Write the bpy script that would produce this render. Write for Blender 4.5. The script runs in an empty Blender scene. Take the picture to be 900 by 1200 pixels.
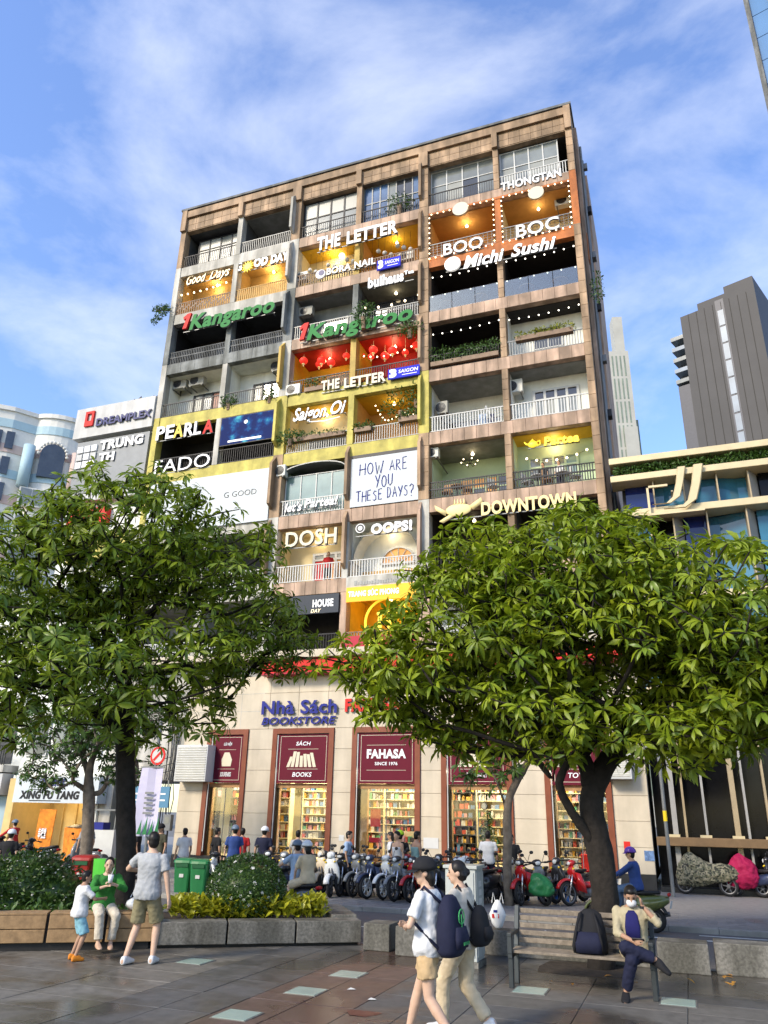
import bpy, math, random
import numpy as np
from mathutils import Vector, Matrix
random.seed(7); np.random.seed(7)
SC = bpy.context.scene
COL = SC.collection
PI = math.pi

# ---------------------------------------------------------------- camera
CAM = np.array([8.6526, -28.2829, 2.1]); FOC = 900.0
YAW, PIT, ROL = math.radians(-20.64), math.radians(21.44), math.radians(-1.188)
def cvec(u, v, w):
    c, s = math.cos(ROL), math.sin(ROL); x, up = c*u+s*v, -s*u+c*v
    c, s = math.cos(PIT), math.sin(PIT); y, z = c*w-s*up, s*w+c*up
    c, s = math.cos(YAW), math.sin(YAW)
    return np.array([c*x+s*y, -s*x+c*y, z])
_r, _u, _f = cvec(1, 0, 0), cvec(0, 1, 0), cvec(0, 0, 1)
cam_data = bpy.data.cameras.new('camera'); cam = bpy.data.objects.new('camera', cam_data); COL.objects.link(cam)
cam.matrix_world = Matrix(((_r[0], _u[0], -_f[0], CAM[0]), (_r[1], _u[1], -_f[1], CAM[1]), (_r[2], _u[2], -_f[2], CAM[2]), (0, 0, 0, 1)))
cam_data.sensor_fit = 'VERTICAL'; cam_data.sensor_height = 24.0; cam_data.lens = 24.0*FOC/1200.0
cam_data.clip_start = 0.1; cam_data.clip_end = 5000
SC.camera = cam
SC.render.resolution_x, SC.render.resolution_y = 768, 1024

# measuring helpers: where a sight line meets a real plane of the place
def ray(px, py): return cvec((px-450)/FOC, -(py-600)/FOC, 1.0)
def fac(px, py, Y=0.0):                 # on a plane parallel to the facade
    d = ray(px, py); t = (Y-CAM[1])/d[1]; return CAM[0]+d[0]*t, CAM[2]+d[2]*t
def gnd(px, py, z=0.0):
    d = ray(px, py); t = (z-CAM[2])/d[2]; return CAM[0]+d[0]*t, CAM[1]+d[1]*t
def reach(px, py, hd):                  # at a horizontal distance from the camera
    d = ray(px, py); return CAM+d*(hd/math.hypot(d[0], d[1]))

# ---------------------------------------------------------------- sky, sun, exposure
SUN_EL, SUN_AZ = math.radians(33), math.radians(208)     # azimuth clockwise from +Y
world = bpy.data.worlds.new('World'); SC.world = world; world.use_nodes = True
nt = world.node_tree; nt.nodes.clear()
def N(nt, t, **k):
    n = nt.nodes.new(t)
    for a, b in k.items(): setattr(n, a, b)
    return n
out = N(nt, 'ShaderNodeOutputWorld'); bg = N(nt, 'ShaderNodeBackground'); bg.inputs[1].default_value = 0.13
sky = N(nt, 'ShaderNodeTexSky', sky_type='NISHITA', sun_disc=False, sun_elevation=SUN_EL, sun_rotation=SUN_AZ)
sky.air_density = 1.15; sky.dust_density = 0.6; sky.ozone_density = 2.5
tc = N(nt, 'ShaderNodeTexCoord')
mp = N(nt, 'ShaderNodeMapping'); mp.inputs['Scale'].default_value = (1.2, 1.5, 2.6); mp.inputs['Rotation'].default_value = (0.35, 0.5, 0.7)
n1 = N(nt, 'ShaderNodeTexNoise'); n1.inputs['Scale'].default_value = 2.3; n1.inputs['Detail'].default_value = 9; n1.inputs['Roughness'].default_value = 0.58; n1.inputs['Distortion'].default_value = 0.25
r1 = N(nt, 'ShaderNodeValToRGB'); r1.color_ramp.elements[0].position = 0.43; r1.color_ramp.elements[1].position = 0.80
r1.color_ramp.elements[0].color = (0.04, 0.04, 0.04, 1); r1.color_ramp.elements[1].color = (0.66, 0.66, 0.66, 1)
hsv = N(nt, 'ShaderNodeHueSaturation'); hsv.inputs['Saturation'].default_value = 1.16; hsv.inputs['Hue'].default_value = 0.512; hsv.inputs['Value'].default_value = 2.25
mixc = N(nt, 'ShaderNodeMixRGB'); mixc.inputs[2].default_value = (8.6, 8.9, 9.6, 1)
nt.links.new(tc.outputs['Generated'], mp.inputs[0]); nt.links.new(mp.outputs[0], n1.inputs[0]); nt.links.new(n1.outputs['Fac'], r1.inputs[0])
nt.links.new(sky.outputs[0], hsv.inputs['Color']); nt.links.new(hsv.outputs[0], mixc.inputs[1]); nt.links.new(r1.outputs[0], mixc.inputs[0])
nt.links.new(mixc.outputs[0], bg.inputs[0]); nt.links.new(bg.outputs[0], out.inputs[0])
sun_d = bpy.data.lights.new('sun', 'SUN'); sun_d.energy = 3.9; sun_d.angle = math.radians(13); sun_d.color = (1.0, 0.88, 0.70)
sun = bpy.data.objects.new('sun', sun_d); COL.objects.link(sun); sun.location = (0, -60, 60)
sd = Vector((math.sin(SUN_AZ)*math.cos(SUN_EL), math.cos(SUN_AZ)*math.cos(SUN_EL), math.sin(SUN_EL)))
sun.rotation_euler = sd.to_track_quat('Z', 'Y').to_euler()
SC.view_settings.view_transform = 'Standard'; SC.view_settings.look = 'None'; SC.view_settings.exposure = 0.25; SC.view_settings.gamma = 1.0
SC.view_settings.use_curve_mapping = False
SC.cycles.use_denoising = True
SC.cycles.max_bounces = 6; SC.cycles.diffuse_bounces = 3; SC.cycles.glossy_bounces = 3; SC.cycles.transmission_bounces = 4; SC.cycles.transparent_max_bounces = 10
SC.cycles.caustics_reflective = False; SC.cycles.caustics_refractive = False; SC.cycles.sample_clamp_indirect = 6.0

# ---------------------------------------------------------------- materials
MATS = {}
def mat(name, col, rough=0.6, metal=0.0, var=0.12, scale=2.5, bump=0.0, bscale=30.0, spec=0.25, emit=None, estr=0.0, streak=0.0, coat=0.0, objvar=0.0):
    if name in MATS: return MATS[name]
    m = bpy.data.materials.new(name); m.use_nodes = True; t = m.node_tree; b = t.nodes['Principled BSDF']
    b.inputs['Roughness'].default_value = rough; b.inputs['Metallic'].default_value = metal; b.inputs['Specular IOR Level'].default_value = spec
    if coat: b.inputs['Coat Weight'].default_value = coat; b.inputs['Coat Roughness'].default_value = 0.08
    geo = N(t, 'ShaderNodeNewGeometry')
    last = None
    if var > 0:
        nz = N(t, 'ShaderNodeTexNoise'); nz.inputs['Scale'].default_value = scale; nz.inputs['Detail'].default_value = 6; nz.inputs['Roughness'].default_value = 0.6
        t.links.new(geo.outputs['Position'], nz.inputs['Vector'])
        rp = N(t, 'ShaderNodeValToRGB'); rp.color_ramp.elements[0].position = 0.3; rp.color_ramp.elements[1].position = 0.72
        rp.color_ramp.elements[0].color = tuple(c*(1-var) for c in col)+(1,); rp.color_ramp.elements[1].color = tuple(min(1, c*(1+var)) for c in col)+(1,)
        t.links.new(nz.outputs['Fac'], rp.inputs[0]); last = rp.outputs[0]
    if streak > 0:
        mp = N(t, 'ShaderNodeMapping'); mp.inputs['Scale'].default_value = (1.3, 1.3, 0.22); t.links.new(geo.outputs['Position'], mp.inputs[0])
        ns = N(t, 'ShaderNodeTexNoise'); ns.inputs['Scale'].default_value = 1.6; ns.inputs['Detail'].default_value = 5; t.links.new(mp.outputs[0], ns.inputs['Vector'])
        rs = N(t, 'ShaderNodeValToRGB'); rs.color_ramp.elements[0].position = 0.42; rs.color_ramp.elements[1].position = 0.62
        rs.color_ramp.elements[0].color = (1-streak, 1-streak, 1-streak*1.05, 1); rs.color_ramp.elements[1].color = (1, 1, 1, 1)
        t.links.new(ns.outputs['Fac'], rs.inputs[0])
        mx = N(t, 'ShaderNodeMixRGB', blend_type='MULTIPLY'); mx.inputs[0].default_value = 1
        if last: t.links.new(last, mx.inputs[1])
        else: mx.inputs[1].default_value = tuple(col)+(1,)
        t.links.new(rs.outputs[0], mx.inputs[2]); last = mx.outputs[0]
    if objvar > 0:
        oi = N(t, 'ShaderNodeObjectInfo'); mr = N(t, 'ShaderNodeMapRange'); mr.inputs['To Min'].default_value = 1-objvar; mr.inputs['To Max'].default_value = 1+objvar
        t.links.new(oi.outputs['Random'], mr.inputs[0])
        mx = N(t, 'ShaderNodeMixRGB', blend_type='MULTIPLY'); mx.inputs[0].default_value = 1
        if last: t.links.new(last, mx.inputs[1])
        else: mx.inputs[1].default_value = tuple(col)+(1,)
        t.links.new(mr.outputs[0], mx.inputs[2]); last = mx.outputs[0]
    if last: t.links.new(last, b.inputs['Base Color'])
    else: b.inputs['Base Color'].default_value = tuple(col)+(1,)
    if bump > 0:
        nb = N(t, 'ShaderNodeTexNoise'); nb.inputs['Scale'].default_value = bscale; nb.inputs['Detail'].default_value = 5
        t.links.new(geo.outputs['Position'], nb.inputs['Vector'])
        bn = N(t, 'ShaderNodeBump'); bn.inputs['Strength'].default_value = bump; bn.inputs['Distance'].default_value = 0.02
        t.links.new(nb.outputs['Fac'], bn.inputs['Height']); t.links.new(bn.outputs[0], b.inputs['Normal'])
    if emit:
        b.inputs['Emission Color'].default_value = tuple(emit)+(1,); b.inputs['Emission Strength'].default_value = estr
    MATS[name] = m; return m

def glass_mat(name, tint=(0.9, 0.95, 0.95), refl=0.12, rough=0.03):
    m = bpy.data.materials.new(name); m.use_nodes = True; t = m.node_tree; t.nodes.clear()
    o = N(t, 'ShaderNodeOutputMaterial'); mx = N(t, 'ShaderNodeMixShader'); tr = N(t, 'ShaderNodeBsdfTransparent'); gl = N(t, 'ShaderNodeBsdfGlossy')
    tr.inputs[0].default_value = tuple(tint)+(1,); gl.inputs['Roughness'].default_value = rough
    fr = N(t, 'ShaderNodeFresnel'); fr.inputs[0].default_value = 1.45
    ma = N(t, 'ShaderNodeMath', operation='ADD'); ma.inputs[1].default_value = refl; ma.use_clamp = True
    t.links.new(fr.outputs[0], ma.inputs[0]); t.links.new(ma.outputs[0], mx.inputs[0]); t.links.new(tr.outputs[0], mx.inputs[1]); t.links.new(gl.outputs[0], mx.inputs[2]); t.links.new(mx.outputs[0], o.inputs[0])
    MATS[name] = m; return m

def leaf_mat(name, c0, c1, trans=0.28, rough=0.42, scale=7.0):
    m = bpy.data.materials.new(name); m.use_nodes = True; t = m.node_tree; b = t.nodes['Principled BSDF']; o = t.nodes['Material Output']
    geo = N(t, 'ShaderNodeNewGeometry'); nz = N(t, 'ShaderNodeTexNoise'); nz.inputs['Scale'].default_value = scale; nz.inputs['Detail'].default_value = 3
    t.links.new(geo.outputs['Position'], nz.inputs['Vector'])
    rp = N(t, 'ShaderNodeValToRGB'); rp.color_ramp.elements[0].position = 0.32; rp.color_ramp.elements[1].position = 0.7
    rp.color_ramp.elements[0].color = tuple(c0)+(1,); rp.color_ramp.elements[1].color = tuple(c1)+(1,)
    t.links.new(nz.outputs['Fac'], rp.inputs[0]); t.links.new(rp.outputs[0], b.inputs['Base Color'])
    b.inputs['Roughness'].default_value = rough; b.inputs['Specular IOR Level'].default_value = 0.45
    tl = N(t, 'ShaderNodeBsdfTranslucent'); t.links.new(rp.outputs[0], tl.inputs[0])
    mx = N(t, 'ShaderNodeMixShader'); mx.inputs[0].default_value = trans
    t.links.new(b.outputs[0], mx.inputs[1]); t.links.new(tl.outputs[0], mx.inputs[2]); t.links.new(mx.outputs[0], o.inputs[0])
    MATS[name] = m; return m

def emis(name, col, s): return mat(name, tuple(min(1, c) for c in col), 0.5, var=0, emit=col, estr=s)

# ---------------------------------------------------------------- mesh building
def V3(a): return np.array(a, float)
class MB:
    def __init__(s): s.v = []; s.f = []
    def add(s, vs, fs):
        k = len(s.v); s.v.extend([tuple(map(float, p)) for p in vs]); s.f.extend([tuple(i+k for i in f) for f in fs]); return s
    def box(s, x0, x1, y0, y1, z0, z1):
        return s.add([(x0,y0,z0),(x1,y0,z0),(x1,y1,z0),(x0,y1,z0),(x0,y0,z1),(x1,y0,z1),(x1,y1,z1),(x0,y1,z1)],
                     [(0,3,2,1),(4,5,6,7),(0,1,5,4),(1,2,6,5),(2,3,7,6),(3,0,4,7)])
    def obox(s, c, ax, hs):               # oriented box: centre, three axes, half sizes
        c = V3(c); a = [V3(x)*h for x, h in zip(ax, hs)]; vs = []
        for sx, sy, sz in ((-1,-1,-1),(1,-1,-1),(1,1,-1),(-1,1,-1),(-1,-1,1),(1,-1,1),(1,1,1),(-1,1,1)): vs.append(c+a[0]*sx+a[1]*sy+a[2]*sz)
        return s.add(vs, [(0,3,2,1),(4,5,6,7),(0,1,5,4),(1,2,6,5),(2,3,7,6),(3,0,4,7)])
    def cyl(s, p, q, r0, r1=None, n=8, cap=True):
        r1 = r0 if r1 is None else r1; p, q = V3(p), V3(q); d = q-p; L = np.linalg.norm(d)
        if L < 1e-9: return s
        d = d/L; a = np.cross(d, (0,0,1) if abs(d[2]) < 0.9 else (1,0,0)); a /= np.linalg.norm(a); b = np.cross(d, a)
        vs = []
        for pt, r in ((p, r0), (q, r1)):
            for i in range(n):
                t = 2*PI*i/n; vs.append(pt+(a*math.cos(t)+b*math.sin(t))*r)
        fs = [(i, (i+1) % n, n+(i+1) % n, n+i) for i in range(n)]
        if cap: fs += [tuple(range(n-1, -1, -1)), tuple(range(n, 2*n))]
        return s.add(vs, fs)
    def tube(s, pts, rs, n=8):            # chain of rings with shared joints
        pts = [V3(p) for p in pts]
        if not hasattr(rs, '__len__'): rs = [rs]*len(pts)
        vs, fs = [], []; a = None
        for i, p in enumerate(pts):
            d = pts[min(i+1, len(pts)-1)]-pts[max(i-1, 0)]; d = d/(np.linalg.norm(d)+1e-12)
            if a is None: a = np.cross(d, (0,0,1) if abs(d[2]) < 0.9 else (1,0,0))
            a = a-d*np.dot(a, d); a = a/(np.linalg.norm(a)+1e-12); b = np.cross(d, a)
            for k in range(n):
                t = 2*PI*k/n; vs.append(p+(a*math.cos(t)+b*math.sin(t))*rs[i])
        m = len(pts)
        for i in range(m-1):
            for k in range(n): fs.append((i*n+k, i*n+(k+1) % n, (i+1)*n+(k+1) % n, (i+1)*n+k))
        fs += [tuple(range(n-1, -1, -1)), tuple(range((m-1)*n, m*n))]
        return s.add(vs, fs)
    def sph(s, c, r, n=10, m=7, ax=None):
        c = V3(c); r = V3(r if hasattr(r, '__len__') else (r, r, r)); A = np.eye(3) if ax is None else np.array(ax, float)
        vs = [c+A[2]*r[2]]; fs = []
        for j in range(1, m):
            ph = PI*j/m
            for i in range(n):
                t = 2*PI*i/n; vs.append(c+A[0]*r[0]*math.sin(ph)*math.cos(t)+A[1]*r[1]*math.sin(ph)*math.sin(t)+A[2]*r[2]*math.cos(ph))
        vs.append(c-A[2]*r[2]); e = len(vs)-1
        for i in range(n):
            fs.append((0, 1+i, 1+(i+1) % n)); fs.append((e, 1+(m-2)*n+(i+1) % n, 1+(m-2)*n+i))
            for j in range(m-2): a0 = 1+j*n; fs.append((a0+i, a0+n+i, a0+n+(i+1) % n, a0+(i+1) % n))
        return s.add(vs, fs)
    def loft(s, secs, n=12, e=2.0):       # secs: (centre, axis a, axis b, ra, rb); superellipse rings with closed ends
        vs, fs = [], []
        for c, a, b, ra, rb in secs:
            c, a, b = V3(c), V3(a), V3(b)
            for k in range(n):
                t = 2*PI*k/n; ct, st = math.cos(t), math.sin(t)
                vs.append(c+a*ra*math.copysign(abs(ct)**(2/e), ct)+b*rb*math.copysign(abs(st)**(2/e), st))
        m = len(secs)
        for i in range(m-1):
            for k in range(n): fs.append((i*n+k, i*n+(k+1) % n, (i+1)*n+(k+1) % n, (i+1)*n+k))
        fs += [tuple(range(n-1, -1, -1)), tuple(range((m-1)*n, m*n))]
        return s.add(vs, fs)
    def prism(s, poly, fn, d0, d1):       # polygon extruded: fn(a, b, d) -> point
        n = len(poly); vs = [fn(a, b, d0) for a, b in poly]+[fn(a, b, d1) for a, b in poly]
        fs = [tuple(range(n-1, -1, -1)), tuple(range(n, 2*n))]+[(i, (i+1) % n, n+(i+1) % n, n+i) for i in range(n)]
        return s.add(vs, fs)
    def mesh(s, name, m=None, smooth=False):
        me = bpy.data.meshes.new(name); me.from_pydata(s.v, [], s.f)
        if smooth: me.polygons.foreach_set('use_smooth', [True]*len(me.polygons))
        if m: me.materials.append(m if not isinstance(m, str) else MATS[m])
        me.update(); return me
    def build(s, name, m, parent=None, smooth=False, bevel=0, local=False, fixn=False):
        me = s.mesh(name, m, smooth)
        if fixn:
            import bmesh
            bm = bmesh.new(); bm.from_mesh(me); bmesh.ops.recalc_face_normals(bm, faces=bm.faces); bm.to_mesh(me); bm.free()
        return link(me, name, parent, bevel, local)
def wloc(o):
    p = Vector((0, 0, 0))
    while o is not None: p = p+o.location; o = o.parent
    return p
def link(me, name, parent=None, bevel=0, local=False, loc=None):
    o = bpy.data.objects.new(name, me); COL.objects.link(o)
    if parent is not None:
        o.parent = parent
        if not local: o.location = -wloc(parent)
    if loc is not None: o.location = o.location+Vector(loc)
    if bevel:
        bv = o.modifiers.new('bevel', 'BEVEL'); bv.width = bevel; bv.segments = 2; bv.limit_method = 'ANGLE'; bv.angle_limit = math.radians(40)
    return o
def tag(o, label=None, cat=None, group=None, kind=None):
    if label: o['label'] = label
    if cat: o['category'] = cat
    if group: o['group'] = group
    if kind: o['kind'] = kind
    return o
def thing(name, label, cat, loc=(0, 0, 0), rotz=0.0, group=None):
    o = bpy.data.objects.new(name, None); COL.objects.link(o); o.location = loc; o.rotation_euler = (0, 0, rotz); o.empty_display_size = 0.2
    return tag(o, label, cat, group)
def bx(name, m, parent, x0, x1, y0, y1, z0, z1, bevel=0): return MB().box(x0, x1, y0, y1, z0, z1).build(name, m, parent, bevel=bevel)
def copy_tree(o, parent=None):
    c = o.copy(); COL.objects.link(c); c.parent = parent
    for ch in o.children: copy_tree(ch, c)
    return c
def root_at(o, *pos):
    """put the origin of a one-mesh thing at its base without moving it"""
    return o

# ---------------------------------------------------------------- lettering
def text_mesh(s, bold=0.0, shear=0.0, ext=0.04, res=3):
    c = bpy.data.curves.new('lettering', 'FONT'); c.body = s; c.offset = bold; c.shear = shear; c.extrude = ext; c.resolution_u = res; c.space_character = 1.0+bold*1.6
    o = bpy.data.objects.new('lettering', c); me = bpy.data.meshes.new_from_object(o); bpy.data.objects.remove(o); bpy.data.curves.remove(c)
    n = len(me.vertices); co = np.empty(n*3); me.vertices.foreach_get('co', co); return me, co.reshape(-1, 3)
def letter(parent, s, m, x0, z0, x1, z1, y, depth=0.08, bold=0.02, shear=0.0, slope=0.0, name='lettering', base=None):
    """a word filling x0..x1 and z0..z1 on a plane facing -Y, front at y; slope tilts it along its length"""
    me, co = text_mesh(s, bold, shear)
    lo, hi = co.min(0), co.max(0)
    if ' ' in s:                                  # one mesh for each word
        ws = s.split(' '); W_ = hi[0]-lo[0]; bs = base if base is not None else (lo[1], hi[1])
        for i, w_ in enumerate(ws):
            r_ = text_mesh(' '.join(ws[:i+1]), bold, shear)[1].max(0)[0]; c_ = text_mesh(w_, bold, shear)[1]; l_ = r_-(c_.max(0)[0]-c_.min(0)[0]); a_, b_ = (l_-lo[0])/W_, (r_-lo[0])/W_
            zz = slope*a_; letter(parent, w_, m, x0+(x1-x0)*a_, z0+zz, x0+(x1-x0)*b_, z1+zz, y, depth, bold, shear, slope*(b_-a_), name, bs)
        return
    if base is not None: lo[1], hi[1] = base      # baseline and cap height of the face
    w, h = hi[0]-lo[0], hi[1]-lo[1]
    nx = x0+(co[:, 0]-lo[0])/w*(x1-x0); nz = z0+(co[:, 1]-lo[1])/h*(z1-z0)+(co[:, 0]-lo[0])/w*slope
    ny = y+depth/2-(co[:, 2]-(lo[2]+hi[2])/2)/(hi[2]-lo[2]+1e-9)*depth
    me.vertices.foreach_set('co', np.stack([nx, ny, nz], 1).ravel()); me.materials.clear(); me.materials.append(MATS[m] if isinstance(m, str) else m)
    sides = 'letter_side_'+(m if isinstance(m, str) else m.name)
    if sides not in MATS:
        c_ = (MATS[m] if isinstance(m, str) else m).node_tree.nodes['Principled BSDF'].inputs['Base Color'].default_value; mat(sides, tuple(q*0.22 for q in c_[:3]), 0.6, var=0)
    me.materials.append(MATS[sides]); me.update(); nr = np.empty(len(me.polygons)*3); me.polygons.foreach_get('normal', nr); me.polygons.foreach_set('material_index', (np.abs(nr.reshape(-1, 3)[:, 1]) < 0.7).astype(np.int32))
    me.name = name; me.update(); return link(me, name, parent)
CAPB = (0.0, 0.69)
def pxword(parent, s, m, a, b, h, y=-0.3, **k):
    """word whose baseline runs between two sighted points a, b on the plane y, with cap height sighted as h pixels"""
    xa, za = fac(a[0], a[1], y); xb, zb = fac(b[0], b[1], y)
    cx, cy = (a[0]+b[0])/2, (a[1]+b[1])/2; _, z0 = fac(cx, cy, y); _, z1 = fac(cx, cy-h, y)
    hz = z1-z0; slope = (zb-za) if abs(zb-za) > 0.25 else 0.0; zl = za if slope else (za+zb)/2
    return letter(parent, s, m, xa, zl, xb, zl+hz, y, slope=slope, **k)
# ---------------------------------------------------------------- palette
mat('brown_tile', (0.39, 0.265, 0.165), 0.65, var=0.28, scale=1.1, streak=0.45, bump=0.15, objvar=0.14)
mat('pink_tile', (0.46, 0.315, 0.225), 0.55, var=0.24, scale=1.2, streak=0.45, bump=0.1, objvar=0.10)
mat('grey_conc', (0.24, 0.25, 0.24), 0.75, var=0.2, streak=0.5, bump=0.2)
mat('dark_conc', (0.16, 0.165, 0.165), 0.75, var=0.2, streak=0.4, bump=0.2)
mat('white_paint', (0.50, 0.48, 0.43), 0.6, var=0.14, streak=0.42, bump=0.08)
mat('yellow_paint', (0.50, 0.43, 0.10), 0.6, var=0.24, streak=0.25, bump=0.1)
mat('ochre_paint', (0.52, 0.36, 0.09), 0.6, var=0.15, streak=0.3)
mat('orange_paint', (0.46, 0.15, 0.04), 0.6, var=0.2, streak=0.35)
mat('wall_white', (0.74, 0.74, 0.68), 0.7, var=0.08, streak=0.12)
mat('wall_cream', (0.62, 0.52, 0.30), 0.7, var=0.08)
mat('wall_wood', (0.50, 0.31, 0.10), 0.6, var=0.18)
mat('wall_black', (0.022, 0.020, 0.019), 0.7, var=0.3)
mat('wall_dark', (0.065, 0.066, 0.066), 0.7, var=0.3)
mat('wall_grey', (0.24, 0.25, 0.24), 0.7, var=0.15, streak=0.2)
mat('wall_red', (0.42, 0.025, 0.02), 0.55, var=0.15)
mat('wall_yellow', (0.60, 0.36, 0.03), 0.6, var=0.12)
mat('wall_mint', (0.44, 0.54, 0.36), 0.65, var=0.08)
mat('wall_orange', (0.50, 0.27, 0.08), 0.6, var=0.12)
mat('metal_black', (0.025, 0.025, 0.027), 0.45, 0.3, var=0.2)
mat('metal_white', (0.52, 0.52, 0.50), 0.4, 0, var=0.06)
mat('metal_grey', (0.17, 0.175, 0.175), 0.45, 0.4, var=0.15)
mat('rail_brown', (0.22, 0.15, 0.10), 0.6, var=0.3)
mat('wood', (0.36, 0.20, 0.085), 0.55, var=0.25, scale=6)
mat('pane_grey', (0.16, 0.175, 0.165), 0.12, spec=0.8, var=0.3, scale=0.8)
mat('pane_pale', (0.24, 0.25, 0.23), 0.3, spec=0.4, var=0.15, scale=0.7)
mat('pane_blue', (0.055, 0.10, 0.19), 0.06, spec=1.0, var=0.45, scale=0.9)
mat('pane_dark', (0.03, 0.034, 0.04), 0.06, spec=0.9, var=0.4, scale=0.9)
mat('pane_teal', (0.16, 0.24, 0.22), 0.1, spec=0.8, var=0.25, scale=0.9)
mat('pane_warm', (0.5, 0.26, 0.08), 0.2, var=0.3, emit=(1.0, 0.45, 0.12), estr=0.35)
mat('ac_plastic', (0.60, 0.59, 0.53), 0.5, var=0.1)
mat('ac_old', (0.32, 0.31, 0.27), 0.6, var=0.2)
mat('black_plastic', (0.02, 0.02, 0.022), 0.4, var=0.1)
mat('stone_cream', (0.55, 0.475, 0.36), 0.45, var=0.08, scale=1.5, streak=0.12, objvar=0.05)
mat('stone_dark', (0.03, 0.03, 0.03), 0.3, var=0.3)
mat('frame_brown', (0.205, 0.062, 0.032), 0.35, var=0.15)
mat('panel_maroon', (0.11, 0.006, 0.018), 0.75, var=0.06)
mat('letter_white', (0.72, 0.72, 0.72), 0.5, var=0, emit=(1, 1, 1), estr=0.05)
mat('letter_lit', (0.75, 0.75, 0.75), 0.5, var=0, emit=(1, 0.95, 0.88), estr=0.45)
mat('letter_cream', (0.62, 0.57, 0.42), 0.45, var=0.02)
mat('letter_warm', (0.7, 0.6, 0.4), 0.4, var=0, emit=(1.0, 0.8, 0.5), estr=0.7)
mat('letter_green', (0.012, 0.17, 0.03), 0.6, var=0.08)
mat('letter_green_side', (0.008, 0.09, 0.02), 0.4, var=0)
mat('letter_red', (0.55, 0.02, 0.015), 0.6, var=0.04)
mat('letter_yellow', (0.75, 0.52, 0.02), 0.35, var=0.04)
mat('letter_gold', (0.68, 0.55, 0.25), 0.5, var=0.05, emit=(1, 0.8, 0.4), estr=0.2)
mat('letter_yellow_lit', (0.8, 0.62, 0.05), 0.4, var=0, emit=(1.0, 0.72, 0.05), estr=0.7)
mat('letter_blue', (0.014, 0.02, 0.19), 0.6, var=0.05)
mat('letter_navy', (0.02, 0.025, 0.13), 0.4, var=0.05)
mat('letter_black', (0.012, 0.012, 0.014), 0.4, var=0)
mat('board_blue', (0.015, 0.02, 0.42), 0.7, var=0.03, emit=(0.05, 0.06, 1.0), estr=0.1)
mat('board_white', (0.50, 0.54, 0.56), 0.5, var=0.04, streak=0.06)
mat('board_navy', (0.012, 0.02, 0.035), 0.4, var=0.1)
mat('board_amber', (0.78, 0.36, 0.01), 0.4, var=0.04, emit=(1, 0.45, 0.02), estr=0.35)
mat('board_crimson', (0.36, 0.008, 0.03), 0.4, var=0.04)
emis('bulb_warm', (1.0, 0.80, 0.50), 5.0)
emis('bulb_white', (1.0, 0.93, 0.80), 3.5)
mat('lantern_red', (0.7, 0.03, 0.02), 0.5, var=0.05, emit=(1, 0.05, 0.03), estr=0.5)
GLASS = glass_mat('clear_glass', (0.95, 0.97, 0.96), 0.01); glass_mat('rail_glass', (0.78, 0.86, 0.84), 0.10, 0.08)
leaf_mat('plant_leaf', (0.03, 0.075, 0.012), (0.09, 0.17, 0.03))
leaf_mat('plant_yellow', (0.16, 0.20, 0.02), (0.36, 0.36, 0.03))

# ---------------------------------------------------------------- the cafe apartment block
TOP = 33.85
ZB = {r: 32.3-3.1*(r-1) for r in range(1, 9)}          # underside of the beam above each row
ZB[9] = 7.55
def floor_z(r): return ZB[r+1]+0.6 if r < 8 else 8.15
PIL = [(-14.52, -14.2), (-10.83, -10.55), (-7.5, -7.0), (-3.85, -3.57), (-0.465, 0.0), (3.25, 3.52), (6.745, 7.05)]
BAY = [(-14.2, -10.83), (-10.55, -7.5), (-7.0, -3.85), (-3.57, -0.465), (0.0, 3.25), (3.52, 6.745)]
SECT = [(-14.2, -7.5), (-7.0, -0.465), (0.0, 6.745)]
ROOM_D = 2.0
apt = thing('apartment_block', 'nine-storey brown apartment block with cafe balconies, signs and bookstore at its foot', 'building', (-3.7, 4.5, 0))
core = MB().box(-14.45, 7.0, ROOM_D+0.12, 9.0, 7.55, 33.4).build('core_wall', 'grey_conc', apt)

_tiles = {}
def tile(parent, m, x, z, w, h, y=-0.022, d=0.024, name='tile'):
    key = (round(w, 3), round(h, 3), m)
    if key not in _tiles:
        g = 0.006; b = 0.006; W, H = w/2-g, h/2-g
        mb = MB(); mb.add([(-W,d,-H),(W,d,-H),(W,d,H),(-W,d,H),(-W,b,-H),(W,b,-H),(W,b,H),(-W,b,H),(-W+b,0,-H+b),(W-b,0,-H+b),(W-b,0,H-b),(-W+b,0,H-b)],
               [(0,1,5,4),(1,2,6,5),(2,3,7,6),(3,0,4,7),(4,5,9,8),(5,6,10,9),(6,7,11,10),(7,4,8,11),(8,9,10,11)])
        _tiles[key] = mb.mesh(name, m)
    o = bpy.data.objects.new(name, _tiles[key]); COL.objects.link(o); o.parent = parent
    o.location = Vector((x, y, z))-wloc(parent); return o
def tile_band(parent, m, x0, x1, z0, z1, n, rows=1, y=-0.022):
    w, h = (x1-x0)/n, (z1-z0)/rows
    for j in range(rows):
        for i in range(n): tile(parent, m, x0+w*(i+0.5), z0+h*(j+0.5), w, h, y)

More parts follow.
